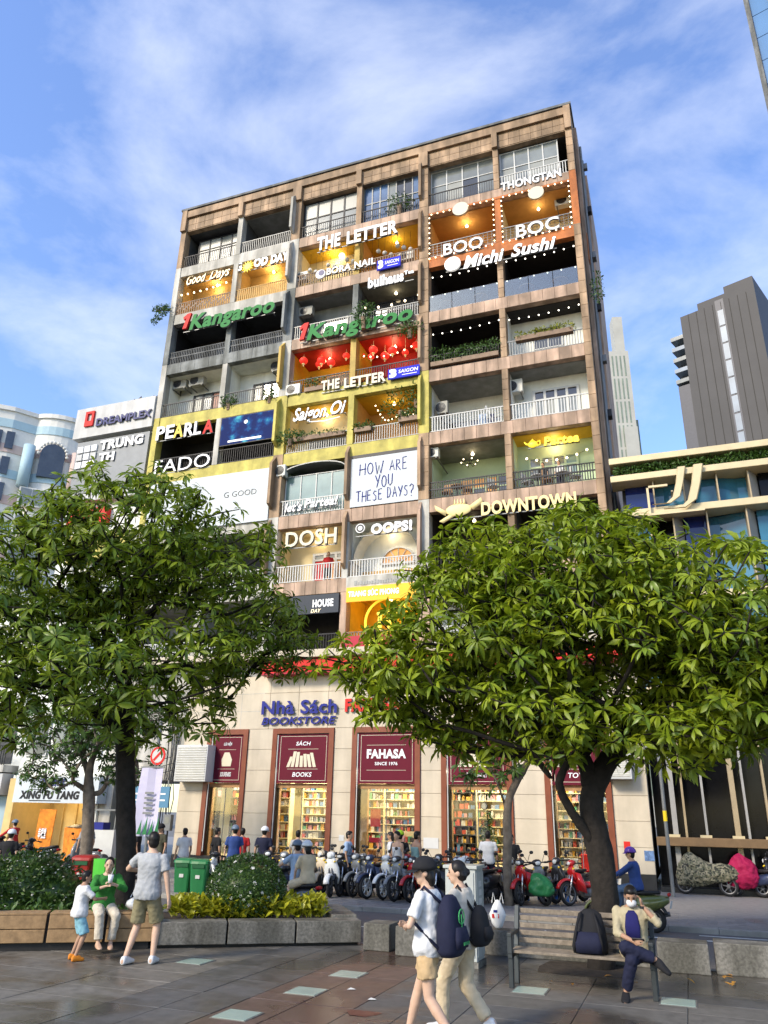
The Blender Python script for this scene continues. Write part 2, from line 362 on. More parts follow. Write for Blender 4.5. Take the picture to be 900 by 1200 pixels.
# beams (slab edges) of the three sections, with their facing tiles or paint
BEAM = {2: ('white_paint', 'pink_tile', 'pink_tile'), 3: ('white_paint', 'pink_tile', 'orange_paint'), 4: ('grey_conc', 'pink_tile', 'pink_tile'),
        5: ('yellow_paint', 'yellow_paint', 'pink_tile'), 6: ('yellow_paint', 'yellow_paint', 'pink_tile'), 7: ('white_paint', 'pink_tile', 'pink_tile'), 8: ('white_paint', 'pink_tile', 'pink_tile')}
for r, ms in BEAM.items():
    for s, (x0, x1) in enumerate(SECT):
        m = ms[s]; z = ZB[r]
        b = bx('floor_beam', m, apt, x0, x1, 0.0, ROOM_D+0.1, z, z+0.6)
        if m == 'pink_tile':
            n = 13 if not (r == 8 and s == 1) else 13
            tile_band(b, m, x0, x1, z, z+0.6, n)
        elif m == 'grey_conc': tile_band(b, m, x0, x1, z, z+0.6, 8)
bx('white_apron', 'white_paint', apt, -3.60, -0.465, -0.035, -0.0225, ZB[8]+0.004, ZB[8]+0.62)
bx('orange_strip', 'orange_paint', apt, 0.0, 6.745, -0.034, -0.0225, ZB[2]+0.002, ZB[2]+0.13)
# pillars, one length per storey
PM = {0: ['brown_tile', 'white_paint', 'grey_conc', 'white_paint', 'yellow_paint', 'yellow_paint', 'white_paint', 'white_paint'],
      1: ['white_paint', 'white_paint', 'grey_conc', 'white_paint', 'white_paint', 'yellow_paint', 'white_paint', 'white_paint'],
      2: ['brown_tile', 'white_paint', 'grey_conc', 'white_paint', 'yellow_paint', 'brown_tile', 'white_paint', 'white_paint'],
      3: ['brown_tile', 'ochre_paint', 'grey_conc', 'ochre_paint', 'yellow_paint', 'brown_tile', 'white_paint', 'pink_tile'],
      4: ['brown_tile']*3+['brown_tile', 'yellow_paint', 'brown_tile', 'white_paint', 'pink_tile'],
      5: ['brown_tile', 'orange_paint']+['brown_tile']*6, 6: ['brown_tile', 'orange_paint']+['brown_tile']*6}
for i, (x0, x1) in enumerate(PIL):
    for r in range(1, 9):
        m = PM[i][r-1]
        whole = i in (0, 2, 4, 6)
        z1 = ZB[r]+(0.6 if (whole and r > 1) else 0); z0 = ZB[r+1]+0.6 if not whole else ZB[r+1]+0.6
        if r == 8: z0 = 8.15
        p = bx('pillar', m, apt, x0, x1, -0.045 if whole else -0.012, 0.42, z0, z1-0.001)
        if m == 'brown_tile' and i >= 4:
            n = 5; tile_band(p, m, x0+0.004, x1-0.004, z0, z1, 1, n, y=-0.062 if whole else -0.03)
# concrete fins that stand out from the section lines
def fin(x, r, m, d=0.42, h=2.0):
    zt = ZB[r]+0.08
    MB().add([(x,-0.046,zt+0.42),(x,-d,zt-0.02),(x,-d,zt-h),(x,-0.046,zt-h-0.18),(x+0.13,-0.046,zt+0.42),(x+0.13,-d,zt-0.02),(x+0.13,-d,zt-h),(x+0.13,-0.046,zt-h-0.18)],
             [(0,1,2,3),(7,6,5,4),(0,4,5,1),(1,5,6,2),(2,6,7,3),(3,7,4,0)]).build('fin', m, apt)
for r, m in ((1, 'white_paint'), (2, 'white_paint'), (3, 'grey_conc'), (4, 'ochre_paint'), (5, 'yellow_paint'), (6, 'brown_tile'), (7, 'brown_tile')): fin(-7.45, r, m)
for r, m in ((1, 'brown_tile'), (2, 'brown_tile'), (3, 'brown_tile'), (4, 'brown_tile'), (5, 'yellow_paint'), (6, 'brown_tile'), (7, 'pink_tile')): fin(-0.44, r, m, 0.3)
for r in (6, 7): fin(-3.78, r, 'brown_tile', 0.3)
# parapet
par = bx('parapet', 'brown_tile', apt, -14.52, 7.05, 0.0, 9.0, 32.3, 33.72)
for s, (x0, x1) in enumerate(BAY):
    tile_band(par, 'brown_tile', x0+0.02, x1-0.02, 32.34, 33.14, 6, 2)
bx('parapet_band', 'brown_tile', apt, -14.55, 7.06, -0.14, 0.0, 33.22, 33.66)
bx('coping', 'dark_conc', apt, -14.6, 7.12, -0.2, 9.05, 33.72, 33.85)
for i, (x0, x1) in enumerate(PIL): bx('parapet_rib', 'brown_tile', apt, x0, x1, -0.19, -0.023, 32.3, 33.215) if i not in (0, 6) else bx('parapet_rib', 'brown_tile', apt, x0, x1, -0.19, -0.023, 32.3, 33.71)
# the flank seen on the right, with a stair bay and downpipes
bx('flank_wall', 'pink_tile', apt, 7.05, 7.2, 0.9, 9.0, 7.6, 33.3)
bx('flank_bay', 'pink_tile', apt, 7.2, 7.38, 3.4, 8.9, 7.6, 32.6)
for y in (1.4, 2.3): MB().cyl((7.28, y, 7.6), (7.28, y, 32.5), 0.06).build('downpipe', 'metal_grey', apt)
for k in range(9):
    z = 9.6+2.75*k; MB().box(7.22, 7.5, 1.7+0.1*(k % 3), 2.1, z, z+0.32).build('flank_bracket', 'metal_black' if k % 2 else 'metal_grey', apt)
bx('flank_orange', 'orange_paint', apt, 7.21, 7.24, 0.92, 1.3, 25.4, 26.9)

# ---- balconies: back walls, ceilings, partitions, railings, windows
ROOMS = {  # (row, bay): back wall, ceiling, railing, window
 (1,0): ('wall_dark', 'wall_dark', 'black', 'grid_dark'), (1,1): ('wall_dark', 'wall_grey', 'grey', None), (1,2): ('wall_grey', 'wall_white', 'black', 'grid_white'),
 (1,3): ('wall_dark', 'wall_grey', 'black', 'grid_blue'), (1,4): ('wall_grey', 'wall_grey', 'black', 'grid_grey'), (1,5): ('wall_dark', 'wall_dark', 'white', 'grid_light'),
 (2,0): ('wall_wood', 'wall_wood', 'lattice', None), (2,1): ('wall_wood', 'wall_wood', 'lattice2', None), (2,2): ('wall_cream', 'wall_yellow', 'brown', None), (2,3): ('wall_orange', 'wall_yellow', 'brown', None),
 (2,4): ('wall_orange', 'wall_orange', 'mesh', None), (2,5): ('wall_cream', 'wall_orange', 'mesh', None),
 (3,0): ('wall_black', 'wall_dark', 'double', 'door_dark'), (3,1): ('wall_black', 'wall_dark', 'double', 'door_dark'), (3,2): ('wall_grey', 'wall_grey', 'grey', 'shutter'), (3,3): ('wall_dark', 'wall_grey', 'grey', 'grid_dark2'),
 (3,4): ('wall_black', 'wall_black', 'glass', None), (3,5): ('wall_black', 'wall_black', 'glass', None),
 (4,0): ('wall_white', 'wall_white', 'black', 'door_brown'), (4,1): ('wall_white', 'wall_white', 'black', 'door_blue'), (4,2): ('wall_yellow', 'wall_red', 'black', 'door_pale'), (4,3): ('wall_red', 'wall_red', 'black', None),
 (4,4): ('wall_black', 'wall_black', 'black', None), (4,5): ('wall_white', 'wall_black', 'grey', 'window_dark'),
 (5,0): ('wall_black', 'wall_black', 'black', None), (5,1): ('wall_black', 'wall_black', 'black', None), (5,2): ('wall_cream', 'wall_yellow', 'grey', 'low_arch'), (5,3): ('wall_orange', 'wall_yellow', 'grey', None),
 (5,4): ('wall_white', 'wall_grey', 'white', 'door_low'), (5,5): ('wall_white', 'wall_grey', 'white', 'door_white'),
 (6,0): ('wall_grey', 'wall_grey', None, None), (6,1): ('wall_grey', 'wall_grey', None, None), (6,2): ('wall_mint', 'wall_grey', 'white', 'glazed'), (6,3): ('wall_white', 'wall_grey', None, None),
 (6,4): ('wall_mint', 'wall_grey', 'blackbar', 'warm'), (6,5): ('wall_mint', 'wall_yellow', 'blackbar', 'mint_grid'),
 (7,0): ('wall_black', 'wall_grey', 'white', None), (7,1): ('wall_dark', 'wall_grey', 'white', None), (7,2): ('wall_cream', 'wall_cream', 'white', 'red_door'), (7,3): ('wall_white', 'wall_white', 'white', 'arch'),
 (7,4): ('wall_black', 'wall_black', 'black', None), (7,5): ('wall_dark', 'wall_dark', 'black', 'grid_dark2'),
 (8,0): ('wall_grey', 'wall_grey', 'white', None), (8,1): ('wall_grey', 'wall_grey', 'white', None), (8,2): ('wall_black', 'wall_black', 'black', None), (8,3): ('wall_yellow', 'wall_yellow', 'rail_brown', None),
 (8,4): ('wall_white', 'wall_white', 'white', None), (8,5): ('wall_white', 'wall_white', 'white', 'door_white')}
def railing(kind, x0, x1, z):
    y = 0.07; H = 0.78
    mats = {'black': 'metal_black', 'grey': 'metal_grey', 'white': 'metal_white', 'brown': 'rail_brown', 'lattice': 'rail_brown', 'lattice2': 'wall_wood', 'mesh': 'metal_grey', 'double': 'dark_conc', 'blackbar': 'metal_black', 'rail_brown': 'rail_brown'}
    if kind == 'glass':
        n = 3; w = (x1-x0)/n
        r = MB().box(x0, x1, y-0.02, y+0.03, z, z+0.05).build('railing', 'metal_grey', apt)
        for i in range(n): bx('glass_panel', 'rail_glass', r, x0+w*i+0.015, x0+w*(i+1)-0.015, y, y+0.012, z+0.055, z+0.92)
        return
    mb = MB(); mb.box(x0, x1, y-0.022, y+0.022, z+H-0.04, z+H); mb.box(x0, x1, y-0.015, y+0.015, z+0.05, z+0.08)
    step, t = {'black': (0.115, 0.011), 'grey': (0.115, 0.016), 'white': (0.12, 0.02), 'brown': (0.13, 0.024), 'lattice': (0.14, 0.028), 'lattice2': (0.12, 0.034), 'mesh': (0.2, 0.008), 'double': (0.10, 0.018), 'blackbar': (0.10, 0.02), 'rail_brown': (0.12, 0.03)}[kind]
    n = int((x1-x0)/step)
    for i in range(1, n):
        x = x0+(x1-x0)*i/n
        mb.box(x-t, x+t, y-0.01, y+0.01, z+0.08, z+H-0.04)
    if kind in ('double', 'blackbar'): mb.box(x0, x1, y-0.02, y+0.02, z+H*0.52, z+H*0.60)
    if kind == 'mesh':
        for k in range(4): mb.box(x0, x1, y-0.006, y+0.006, z+0.15*(k+1), z+0.15*(k+1)+0.012)
    if kind == 'lattice':
        for i in range(n):
            x = x0+(x1-x0)*(i+0.5)/n; mb.box(x-0.045, x+0.045, y-0.008, y+0.008, z+0.30+0.1*(i % 3), z+0.40+0.1*(i % 3))
    mb.build('railing', mats[kind], apt)
def window(x0, x1, z0, z1, y, nx, rows, mf, mp, t=0.03, name='window', heads=None):
    """frame bars plus each pane as a piece of its own; rows = relative heights from the bottom"""
    mb = MB(); tot = sum(rows); zs = [z0]
    for q in rows: zs.append(zs[-1]+(z1-z0)*q/tot)
    for i in range(nx+1): x = x0+(x1-x0)*i/nx; mb.box(x-t, x+t, y-0.05, y+0.03, z0-t, z1+t)
    for z in zs: mb.box(x0+t*0.9, x1-t*0.9, y-0.045, y+0.025, z-t*0.8, z+t*0.8)
    fr = mb.build(name, mf, apt)
    for j in range(len(rows)):
        for i in range(nx):
            a, b = x0+(x1-x0)*i/nx+t*0.7, x0+(x1-x0)*(i+1)/nx-t*0.7
            m = mp if isinstance(mp, str) else mp[(i+j*nx) % len(mp)]
            bx('pane', m, fr, a, b, y-0.012, y, zs[j]+t*0.6, zs[j+1]-t*0.6)
    return fr
SHALLOW = {(4,0), (4,1), (5,5), (4,5), (6,5), (7,2), (7,3), (2,0), (2,1), (2,2), (5,2), (3,2)}
for (r, b), (wm, cm, rk, wk) in ROOMS.items():
    YB = 1.30 if (r, b) in SHALLOW else ROOM_D; YW = YB-0.04
    x0, x1 = BAY[b]; z0, z1 = floor_z(r), ZB[r]
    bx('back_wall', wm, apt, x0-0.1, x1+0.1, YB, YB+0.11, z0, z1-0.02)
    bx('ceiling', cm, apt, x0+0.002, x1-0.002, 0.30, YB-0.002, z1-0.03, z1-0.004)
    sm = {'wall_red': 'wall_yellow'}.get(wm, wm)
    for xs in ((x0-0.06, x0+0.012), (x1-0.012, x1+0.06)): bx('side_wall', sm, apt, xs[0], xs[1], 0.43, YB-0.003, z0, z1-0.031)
    if rk: railing(rk, x0, x1, z0)
    h = z1-z0
    if wk == 'grid_dark': window(x0+0.45, x1-0.1, z0+0.02, z1-0.25, 0.75, 4, (1.9, 0.8), 'metal_black', ('pane_pale', 'pane_pale', 'pane_grey', 'pane_pale'))
    elif wk == 'grid_dark2': window(x0+0.2, x1-0.1, z0+0.8, z1-0.5, 1.2, 5, (1, 1), 'metal_black', 'pane_dark')
    elif wk == 'grid_white': window(x0+0.05, x1-0.05, z0+0.3, z1-0.06, 0.32, 4, (1.1, 1), 'metal_black', ('pane_grey', 'pane_grey', 'pane_grey', 'pane_grey', 'pane_pale', 'pane_pale', 'pane_pale', 'pane_pale'), t=0.04)
    elif wk == 'grid_blue': window(x0+0.03, x1-0.03, z0+0.1, z1-0.04, 0.32, 7, (1.2, 1), 'metal_grey', ('pane_blue', 'pane_blue', 'pane_blue', 'pane_grey', 'pane_dark', 'pane_dark', 'pane_blue'), t=0.028)
    elif wk == 'grid_grey': window(x0+0.03, x1-0.03, z0+0.1, z1-0.05, 0.45, 4, (1.6, 1), 'metal_white', ('pane_grey', 'pane_pale', 'pane_dark', 'pane_grey', 'pane_grey', 'pane_grey', 'pane_grey', 'pane_grey'), t=0.026)
    elif wk == 'grid_light': window(x0+0.03, x1-0.45, z0+0.3, z1-0.10, 0.35, 4, (1.15, 1), 'metal_white', ('pane_pale', 'pane_grey', 'pane_pale', 'pane_pale', 'pane_grey', 'pane_grey', 'pane_grey', 'pane_grey'), t=0.03)
    elif wk == 'door_dark': window(x0+0.5, x1-1.0, z0, z1-0.5, YW, 2, (1,), 'metal_grey', ('pane_dark', 'pane_blue'))
    elif wk == 'shutter': window(x0+1.0, x1-0.8, z0+0.6, z1-0.8, YW, 1, (1,), 'wall_white', 'pane_dark')
    elif wk == 'door_brown': window(x0+1.0, x1-0.15, z0, z0+1.75, YW, 4, (1,), 'metal_black', ('pane_pale', 'pane_grey', 'frame_brown', 'pane_pale'), t=0.05)
    elif wk == 'door_blue': window(x0+0.9, x1-0.15, z0, z0+1.75, YW, 4, (1,), 'metal_black', ('pane_pale', 'pane_blue', 'pane_blue', 'pane_pale'), t=0.05)
    elif wk == 'door_pale': window(x0+1.1, x1-0.8, z0, z0+1.9, YW, 2, (1,), 'metal_white', 'pane_pale')
    elif wk == 'window_dark': window(x0+1.0, x1-1.0, z0+0.9, z1-0.55, YW, 2, (1,), 'metal_white', 'pane_dark')
    elif wk == 'door_low': window(x0+0.3, x1-0.5, z0, z0+1.35, YW, 5, (1,), 'metal_white', ('pane_dark', 'pane_grey', 'pane_dark'))
    elif wk == 'door_white':
        window(x0+0.85, x1-0.5, z0+0.02, z1-0.62, YW, 4, (0.75, 1.0, 0.55), 'metal_white', ('metal_white', 'metal_white', 'metal_white', 'metal_white', 'pane_grey', 'pane_pale', 'pane_grey', 'pane_grey', 'pane_dark', 'pane_dark', 'pane_dark', 'pane_dark'), t=0.055)
    elif wk == 'glazed': window(x0+0.05, x1-0.05, z0+0.02, z1-0.42, 0.4, 4, (1,), 'metal_white', 'pane_teal', t=0.02)
    elif wk == 'warm': window(x0+0.85, x1-0.2, z0, z0+1.55, YW, 4, (1.6, 0.7), 'wall_mint', ('pane_warm', 'pane_dark', 'pane_warm', 'pane_dark', 'pane_warm', 'pane_warm'), t=0.04)
    elif wk == 'mint_grid': window(x0+0.5, x1-0.75, z0+0.9, z1-0.7, YW, 4, (1, 0.9), 'wall_mint', ('pane_grey', 'pane_pale', 'pane_grey', 'pane_teal'), t=0.045)
    elif wk == 'red_door': window(x0+1.25, x1-0.3, z0, z0+1.6, YW, 3, (1.5, 0.3), 'metal_white', ('letter_red', 'pane_warm', 'wall_orange', 'pane_pale', 'pane_pale', 'pane_pale'), t=0.06)
    elif wk == 'low_arch':
        cx = (x0+x1)/2; mb = MB(); mb.prism([(cx-0.95, z0+0.75)]+[(cx+0.95*math.cos(PI-PI*k/10), z0+1.2+0.28*math.sin(PI*k/10)) for k in range(11)]+[(cx+0.95, z0+0.75)], lambda a, b_, d: (a, d, b_), YB-0.05, YB-0.015)
        mb.build('window', 'wall_dark', apt)
    elif wk == 'arch':
        cx = (x0+x1)/2+0.25; fr = MB()
        for k in range(16):
            a0, a1 = PI*k/16, PI*(k+1)/16
            fr.add([(cx+q*math.cos(a), y, z0+0.85+q*0.95*math.sin(a)) for y in (YB-0.12, YB-0.03) for a in (a0, a1) for q in (0.72, 0.80)], [(0,1,3,2),(4,6,7,5),(0,2,6,4),(1,5,7,3)])
        for k in range(1, 6):
            a = PI*k/6; fr.cyl((cx, YB-0.08, z0+0.85), (cx+0.74*math.cos(a), YB-0.08, z0+0.85+0.70*math.sin(a)), 0.022, n=4)
        fr.box(cx-0.8, cx+0.8, YB-0.12, YB-0.03, z0+0.82, z0+0.9)
        f = fr.build('arched_window', 'metal_white', apt)
        MB().prism([(cx+0.71*math.cos(PI*k/14), z0+0.86+0.67*math.sin(PI*k/14)) for k in range(15)], lambda a, b_, d: (a, d, b_), YB-0.045, YB-0.04).build('pane', 'pane_warm', f)
        vault = MB(); R = 1.45
        for k in range(14):
            a0, a1 = PI*k/14, PI*(k+1)/14
            vault.add([(-2.03+R*math.cos(a), y, z0+0.8+1.5*math.sin(a)) for y in (0.35, YB-0.05) for a in (a0, a1)], [(0, 1, 3, 2)])
        vault.build('vault', 'wall_white', apt)
        bx('dado', 'wall_wood', apt, x0+0.15, x1-0.15, YB-0.2, YB-0.13, z0+0.01, z0+0.55)
# ---------------------------------------------------------------- ground floor bookstore (same block)
DOORS = [(-9.5, -7.62), (-6.5, -3.85), (-3.08, -0.36), (0.44, 3.02), (4.14, 6.35)]
ZS0, ZF = 0.45, 5.17
fw = bx('store_fascia', 'stone_cream', apt, -10.65, 7.5, 0.0, 0.35, ZF, 7.28)
tile_band(fw, 'stone_cream', -10.65, 7.5, ZF, 7.28, 14, 3, y=-0.022)
piers = [(-10.65, -9.5), (-7.62, -6.5), (-3.85, -3.08), (-0.36, 0.44), (3.02, 4.14), (6.35, 7.5)]
for x0, x1 in piers:
    p = bx('pier', 'stone_cream', apt, x0, x1, 0.0, 0.35, ZS0, ZF); tile_band(p, 'stone_cream', x0, x1, ZS0, ZF, 1, 6, y=-0.022)
bx('plinth', 'stone_dark', apt, -10.65, 7.5, -0.06, 0.5, 0.0, ZS0)
bx('red_band', 'letter_red', apt, -7.0, 7.3, -0.55, -0.05, 7.29, 7.78)
bx('red_soffit', 'board_crimson', apt, -7.0, 7.3, -0.62, 0.3, 7.22, 7.285)
bx('ledge', 'stone_cream', apt, -14.52, 7.5, -0.7, 2.2, 7.84, 8.149, bevel=0.02)
bx('ledge_support', 'white_paint', apt, -14.5, -7.01, -0.02, 2.2, 5.2, 7.83)
bx('alley_head', 'white_paint', apt, -14.5, -10.66, 0.0, 2.0, 3.2, 5.2)
bx('alley_pier', 'white_paint', apt, -14.5, -13.9, 0.0, 2.0, 0.0, 3.2)
bx('alley_wall', 'wall_dark', apt, -14.4, -10.7, 6.0, 6.2, 0.0, 5.0)
bx('store_floor', 'wall_cream', apt, -10.6, 7.45, 0.5, 6.0, 0.2, 0.44)
bx('store_back', 'wall_cream', apt, -10.6, 7.45, 4.6, 4.75, 0.44, 4.4)
bx('store_ceiling', 'wall_white', apt, -10.6, 7.45, 0.36, 4.6, 3.75, 3.85)
bx('store_side', 'wall_white', apt, -10.6, -10.45, 0.4, 4.6, 0.44, 3.75); bx('store_side', 'wall_white', apt, 7.35, 7.45, 0.4, 4.6, 0.44, 3.75)
TXT = [('LƯU NIỆM', 'SOUVENIRS'), ('SÁCH', 'BOOKS'), None, ('VĂN PHÒNG PHẨM', 'STATIONERY'), ('ĐỒ CHƠI', 'TOYS')]
for i, (x0, x1) in enumerate(DOORS):
    mb = MB(); mb.box(x0, x0+0.2, -0.09, 0.36, ZS0, ZF); mb.box(x1-0.2, x1, -0.09, 0.36, ZS0, ZF); mb.box(x0+0.2, x1-0.2, -0.09, 0.36, ZF-0.2, ZF)
    fr = mb.build('shop_frame', 'frame_brown', apt)
    a, b = x0+0.2, x1-0.2
    MB().box(a+0.02, a+0.05, -0.06, -0.02, 0.6, ZF-0.25).build('conduit', 'metal_white', fr)
    bx('transom', 'wood', fr, a, b, 0.1, 0.2, 2.95, 3.12)
    bx('glass_pane', 'clear_glass', fr, a+0.02, (a+b)/2-0.01, 0.14, 0.155, ZS0+0.02, 2.95); bx('glass_pane', 'clear_glass', fr, (a+b)/2+0.01, b-0.02, 0.14, 0.155, ZS0+0.02, 2.95)
    bx('mullion', 'metal_grey', fr, (a+b)/2-0.01, (a+b)/2+0.01, 0.13, 0.165, ZS0+0.02, 2.95)
    bx('jamb', 'wood', fr, a, a+0.13 if i != 2 else a+0.4, 0.16, 0.34, ZS0, 2.95)
    # maroon lightbox panel with lettering
    lab = ['maroon souvenirs panel over the leftmost shop window', 'maroon panel with white book drawing over second shop window', 'maroon panel reading FAHASA SINCE 1976 over middle shop window', 'maroon stationery panel over fourth shop window, half behind leaves', 'maroon toys panel over rightmost shop window behind tree trunk'][i]
    pn = thing('lightbox_sign', lab, 'sign', ((a+b)/2, -0.02, 3.13), group='maroon panels over the bookstore windows')
    bx('board', 'panel_maroon', pn, a+0.06, b-0.02, -0.02, 0.06, 3.13, ZF-0.23)
    cx = (a+b)/2+0.02; w = (b-a)-0.35
    bd = MB()
    for z in (3.22, 4.86): bd.box(a+0.16, b-0.12, -0.026, -0.0205, z, z+0.015)
    for x in (a+0.15, b-0.12): bd.box(x, x+0.015, -0.026, -0.0205, 3.22, 4.875)
    bd.build('border_line', 'letter_cream', pn)
    if TXT[i]:
        q = 0.30*w; letter(pn, TXT[i][0], 'letter_white', cx-q*0.55, 4.52, cx+q*0.55, 4.70, -0.032, 0.012, 0.02, 0.15); letter(pn, TXT[i][1], 'letter_white', cx-q*0.72, 3.36, cx+q*0.72, 3.53, -0.032, 0.012, 0.02, 0.15)
        ln = MB(); ln.box(cx-0.55*w/1.6, cx+0.55*w/1.6, -0.026, -0.0205, 4.38, 4.392); ln.box(cx-0.55*w/1.6, cx+0.55*w/1.6, -0.026, -0.0205, 3.64, 3.652); ln.build('rule_line', 'letter_cream', pn)
        pic = MB(); rnd = random.Random(i)
        if i == 0: pic.prism([(cx-0.2, 3.75), (cx+0.2, 3.75), (cx+0.24, 4.0), (cx+0.1, 4.28), (cx-0.12, 4.28), (cx-0.24, 4.0)], lambda p, q_, d: (p, d, q_), -0.03, -0.021)
        else:
            for k in range(7):
                x = cx-0.62+0.19*k; h = rnd.uniform(0.35, 0.62); ln_ = (3-k)*0.05
                pic.prism([(x-0.07, 3.72), (x+0.06, 3.72), (x+0.06+ln_, 3.72+h), (x-0.07+ln_, 3.72+h)], lambda p, q_, d: (p, d, q_), -0.03, -0.021)
        pic.build('picture', 'letter_cream', pn)
    else:
        letter(pn, 'FAHASA', 'letter_white', cx-0.78, 4.02, cx+0.78, 4.36, -0.032, 0.012, 0.045); letter(pn, 'SINCE 1976', 'letter_white', cx-0.45, 3.78, cx+0.45, 3.90, -0.032, 0.012, 0.02)
        ln = MB(); ln.box(cx-0.78, cx+0.78, -0.026, -0.0205, 4.50, 4.512); ln.box(cx-0.78, cx+0.78, -0.026, -0.0205, 3.60, 3.612); ln.build('rule_line', 'letter_cream', pn)
# lit ceiling lamps of the shop
emis('shop_tube', (1.0, 0.93, 0.74), 9.0)
for k, x in enumerate((-8.5, -5.2, -1.7, 1.7, 5.2)):
    nm = ['souvenirs', 'second', 'FAHASA', 'stationery', 'rightmost'][k]
    lp = tag(bx('ceiling_lamp', 'shop_tube', None, x-0.7, x+0.7, 1.2, 1.45, 3.70, 3.748), 'glowing ceiling lamp inside bookstore behind the %s window' % nm, 'lamp', 'bookstore ceiling lamps')
    L = bpy.data.lights.new('shop_light', 'AREA'); L.energy = 170; L.size = 2.2; L.size_y = 1.5; L.shape = 'RECTANGLE'; L.color = (1.0, 0.90, 0.68)
    lo = bpy.data.objects.new('shop_light', L); COL.objects.link(lo); lo.location = (x, 1.5, 3.68)
# shelves full of books
BOOKC = [(0.55, 0.50, 0.40), (0.6, 0.58, 0.5), (0.45, 0.08, 0.05), (0.08, 0.16, 0.30), (0.10, 0.28, 0.14), (0.55, 0.32, 0.06), (0.06, 0.05, 0.05), (0.45, 0.2, 0.22), (0.3, 0.3, 0.32)]
for k, c in enumerate(BOOKC): mat('book%d' % k, c, 0.5, var=0.1, scale=9)
def shelf(x0, x1, y, z1, label, dark=False, seed=0):
    rnd = random.Random(seed); t = thing('bookshelf', label, 'bookshelf', ((x0+x1)/2, y, 0.44), group='shelves inside the bookstore'); fm = 'wall_dark' if dark else 'wall_cream'
    mb = MB(); mb.box(x0, x0+0.04, y, y+0.34, 0.44, z1); mb.box(x1-0.04, x1, y, y+0.34, 0.44, z1); mb.box(x0, x1, y+0.34, y+0.37, 0.44, z1); mb.build('case', fm, t)
    n = int((z1-0.5)/0.30); groups = {}
    for j in range(n):
        z = 0.5+0.30*j; bx('shelf_board', fm, t, x0+0.04, x1-0.04, y, y+0.34, z, z+0.03)
        x = x0+0.05
        while x < x1-0.12:
            w = rnd.choice((0.03, 0.05, 0.08, 0.12, 0.16)); h = rnd.uniform(0.13, 0.25)
            if rnd.random() < 0.9: groups.setdefault(rnd.randrange(len(BOOKC)) if not dark or rnd.random() < 0.6 else rnd.choice((2, 5, 6)), MB()).box(x, x+w-0.004, y+rnd.uniform(0.02, 0.1), y+0.3, z+0.031, z+0.031+h)
            x += w+rnd.choice((0, 0, 0.02, 0.05))
    for k, g in groups.items(): tag(g.build('books', 'book%d' % k, t), kind='stuff')
shelf(-10.35, -9.6, 1.2, 3.2, 'reddish shelf of goods behind left half of the souvenirs window', True, 1); shelf(-9.5, -8.3, 2.2, 3.6, 'dark grey shelf behind right half of the souvenirs window', True, 2)
shelf(-7.55, -6.35, 1.5, 3.3, 'crowded shelf behind the left half of second window', False, 3); shelf(-6.2, -4.6, 2.3, 3.6, 'tall pale book shelf behind right half of second window', False, 4)
shelf(-4.1, -2.6, 2.3, 3.6, 'pale book shelf behind the left half of FAHASA window', False, 5); shelf(-2.5, -0.9, 2.0, 3.6, 'pale book shelf behind the right half of FAHASA window', False, 10); shelf(-1.5, -0.6, 0.9, 1.5, 'low shelf close to the glass of the FAHASA window', False, 6)
shelf(-0.2, 1.1, 2.4, 3.6, 'dark shelf behind the left half of stationery window', True, 7); shelf(1.2, 2.7, 2.0, 3.6, 'pale book shelf behind right half of the stationery window', False, 8)
shelf(3.7, 6.2, 1.7, 3.5, 'toy shelf behind the rightmost window beside the tree trunk', False, 9)
# red sale poster and clock, little christmas tree
tag(bx('sale_poster', 'letter_red', None, -2.35, -1.95, 0.17, 0.18, 1.65, 2.25), 'red poster stuck inside the FAHASA window glass', 'poster')
tag(bx('pink_notice', 'board_crimson', None, -2.4, -1.9, 0.17, 0.18, 1.12, 1.28), 'narrow crimson notice under the red poster in FAHASA window', 'notice')
ck = thing('wall_clock', 'round black clock with pale face behind the stationery window', 'clock', (1.85, 0.6, 2.3))
MB().cyl((1.85, 0.62, 2.42), (1.85, 0.58, 2.42), 0.13, n=18).build('rim', 'metal_black', ck); MB().cyl((1.85, 0.585, 2.42), (1.85, 0.57, 2.42), 0.10, n=18).build('dial', 'metal_white', ck); MB().box(1.84, 1.86, 0.6, 0.62, 2.5, 3.75).build('cord', 'metal_black', ck)
# wall-mounted white ventilation boxes on the store front
def vent_box(a, b, label):
    x0, z1 = fac(*a, -0.6); x1, z0 = fac(*b, -0.6)
    t = thing('vent_box', label, 'vent', ((x0+x1)/2, 0, z0)); bx('housing', 'metal_white', t, x0, x1, -0.6, -0.023, z0, z1, bevel=0.02)
    n = 14
    for k in range(n): z = z0+0.06+(z1-z0-0.12)*k/n; MB().add([(x0+0.06,-0.604,z),(x1-0.06,-0.604,z),(x1-0.06,-0.63,z+0.05),(x0+0.06,-0.63,z+0.05),(x0+0.06,-0.604,z+0.062),(x1-0.06,-0.604,z+0.062)],[(0,1,2,3),(3,2,5,4),(0,3,4),(1,5,2)]).build('louvre', 'ac_plastic', t)
vent_box((208, 873), (240, 916), 'white louvred box on the cream wall left of souvenirs window')
vent_box((708, 880), (741, 913), 'white louvred box on the cream wall behind right tree trunk')
mat('board_skyblue0', (0.12, 0.2, 0.36), 0.6, var=0.5, scale=12)
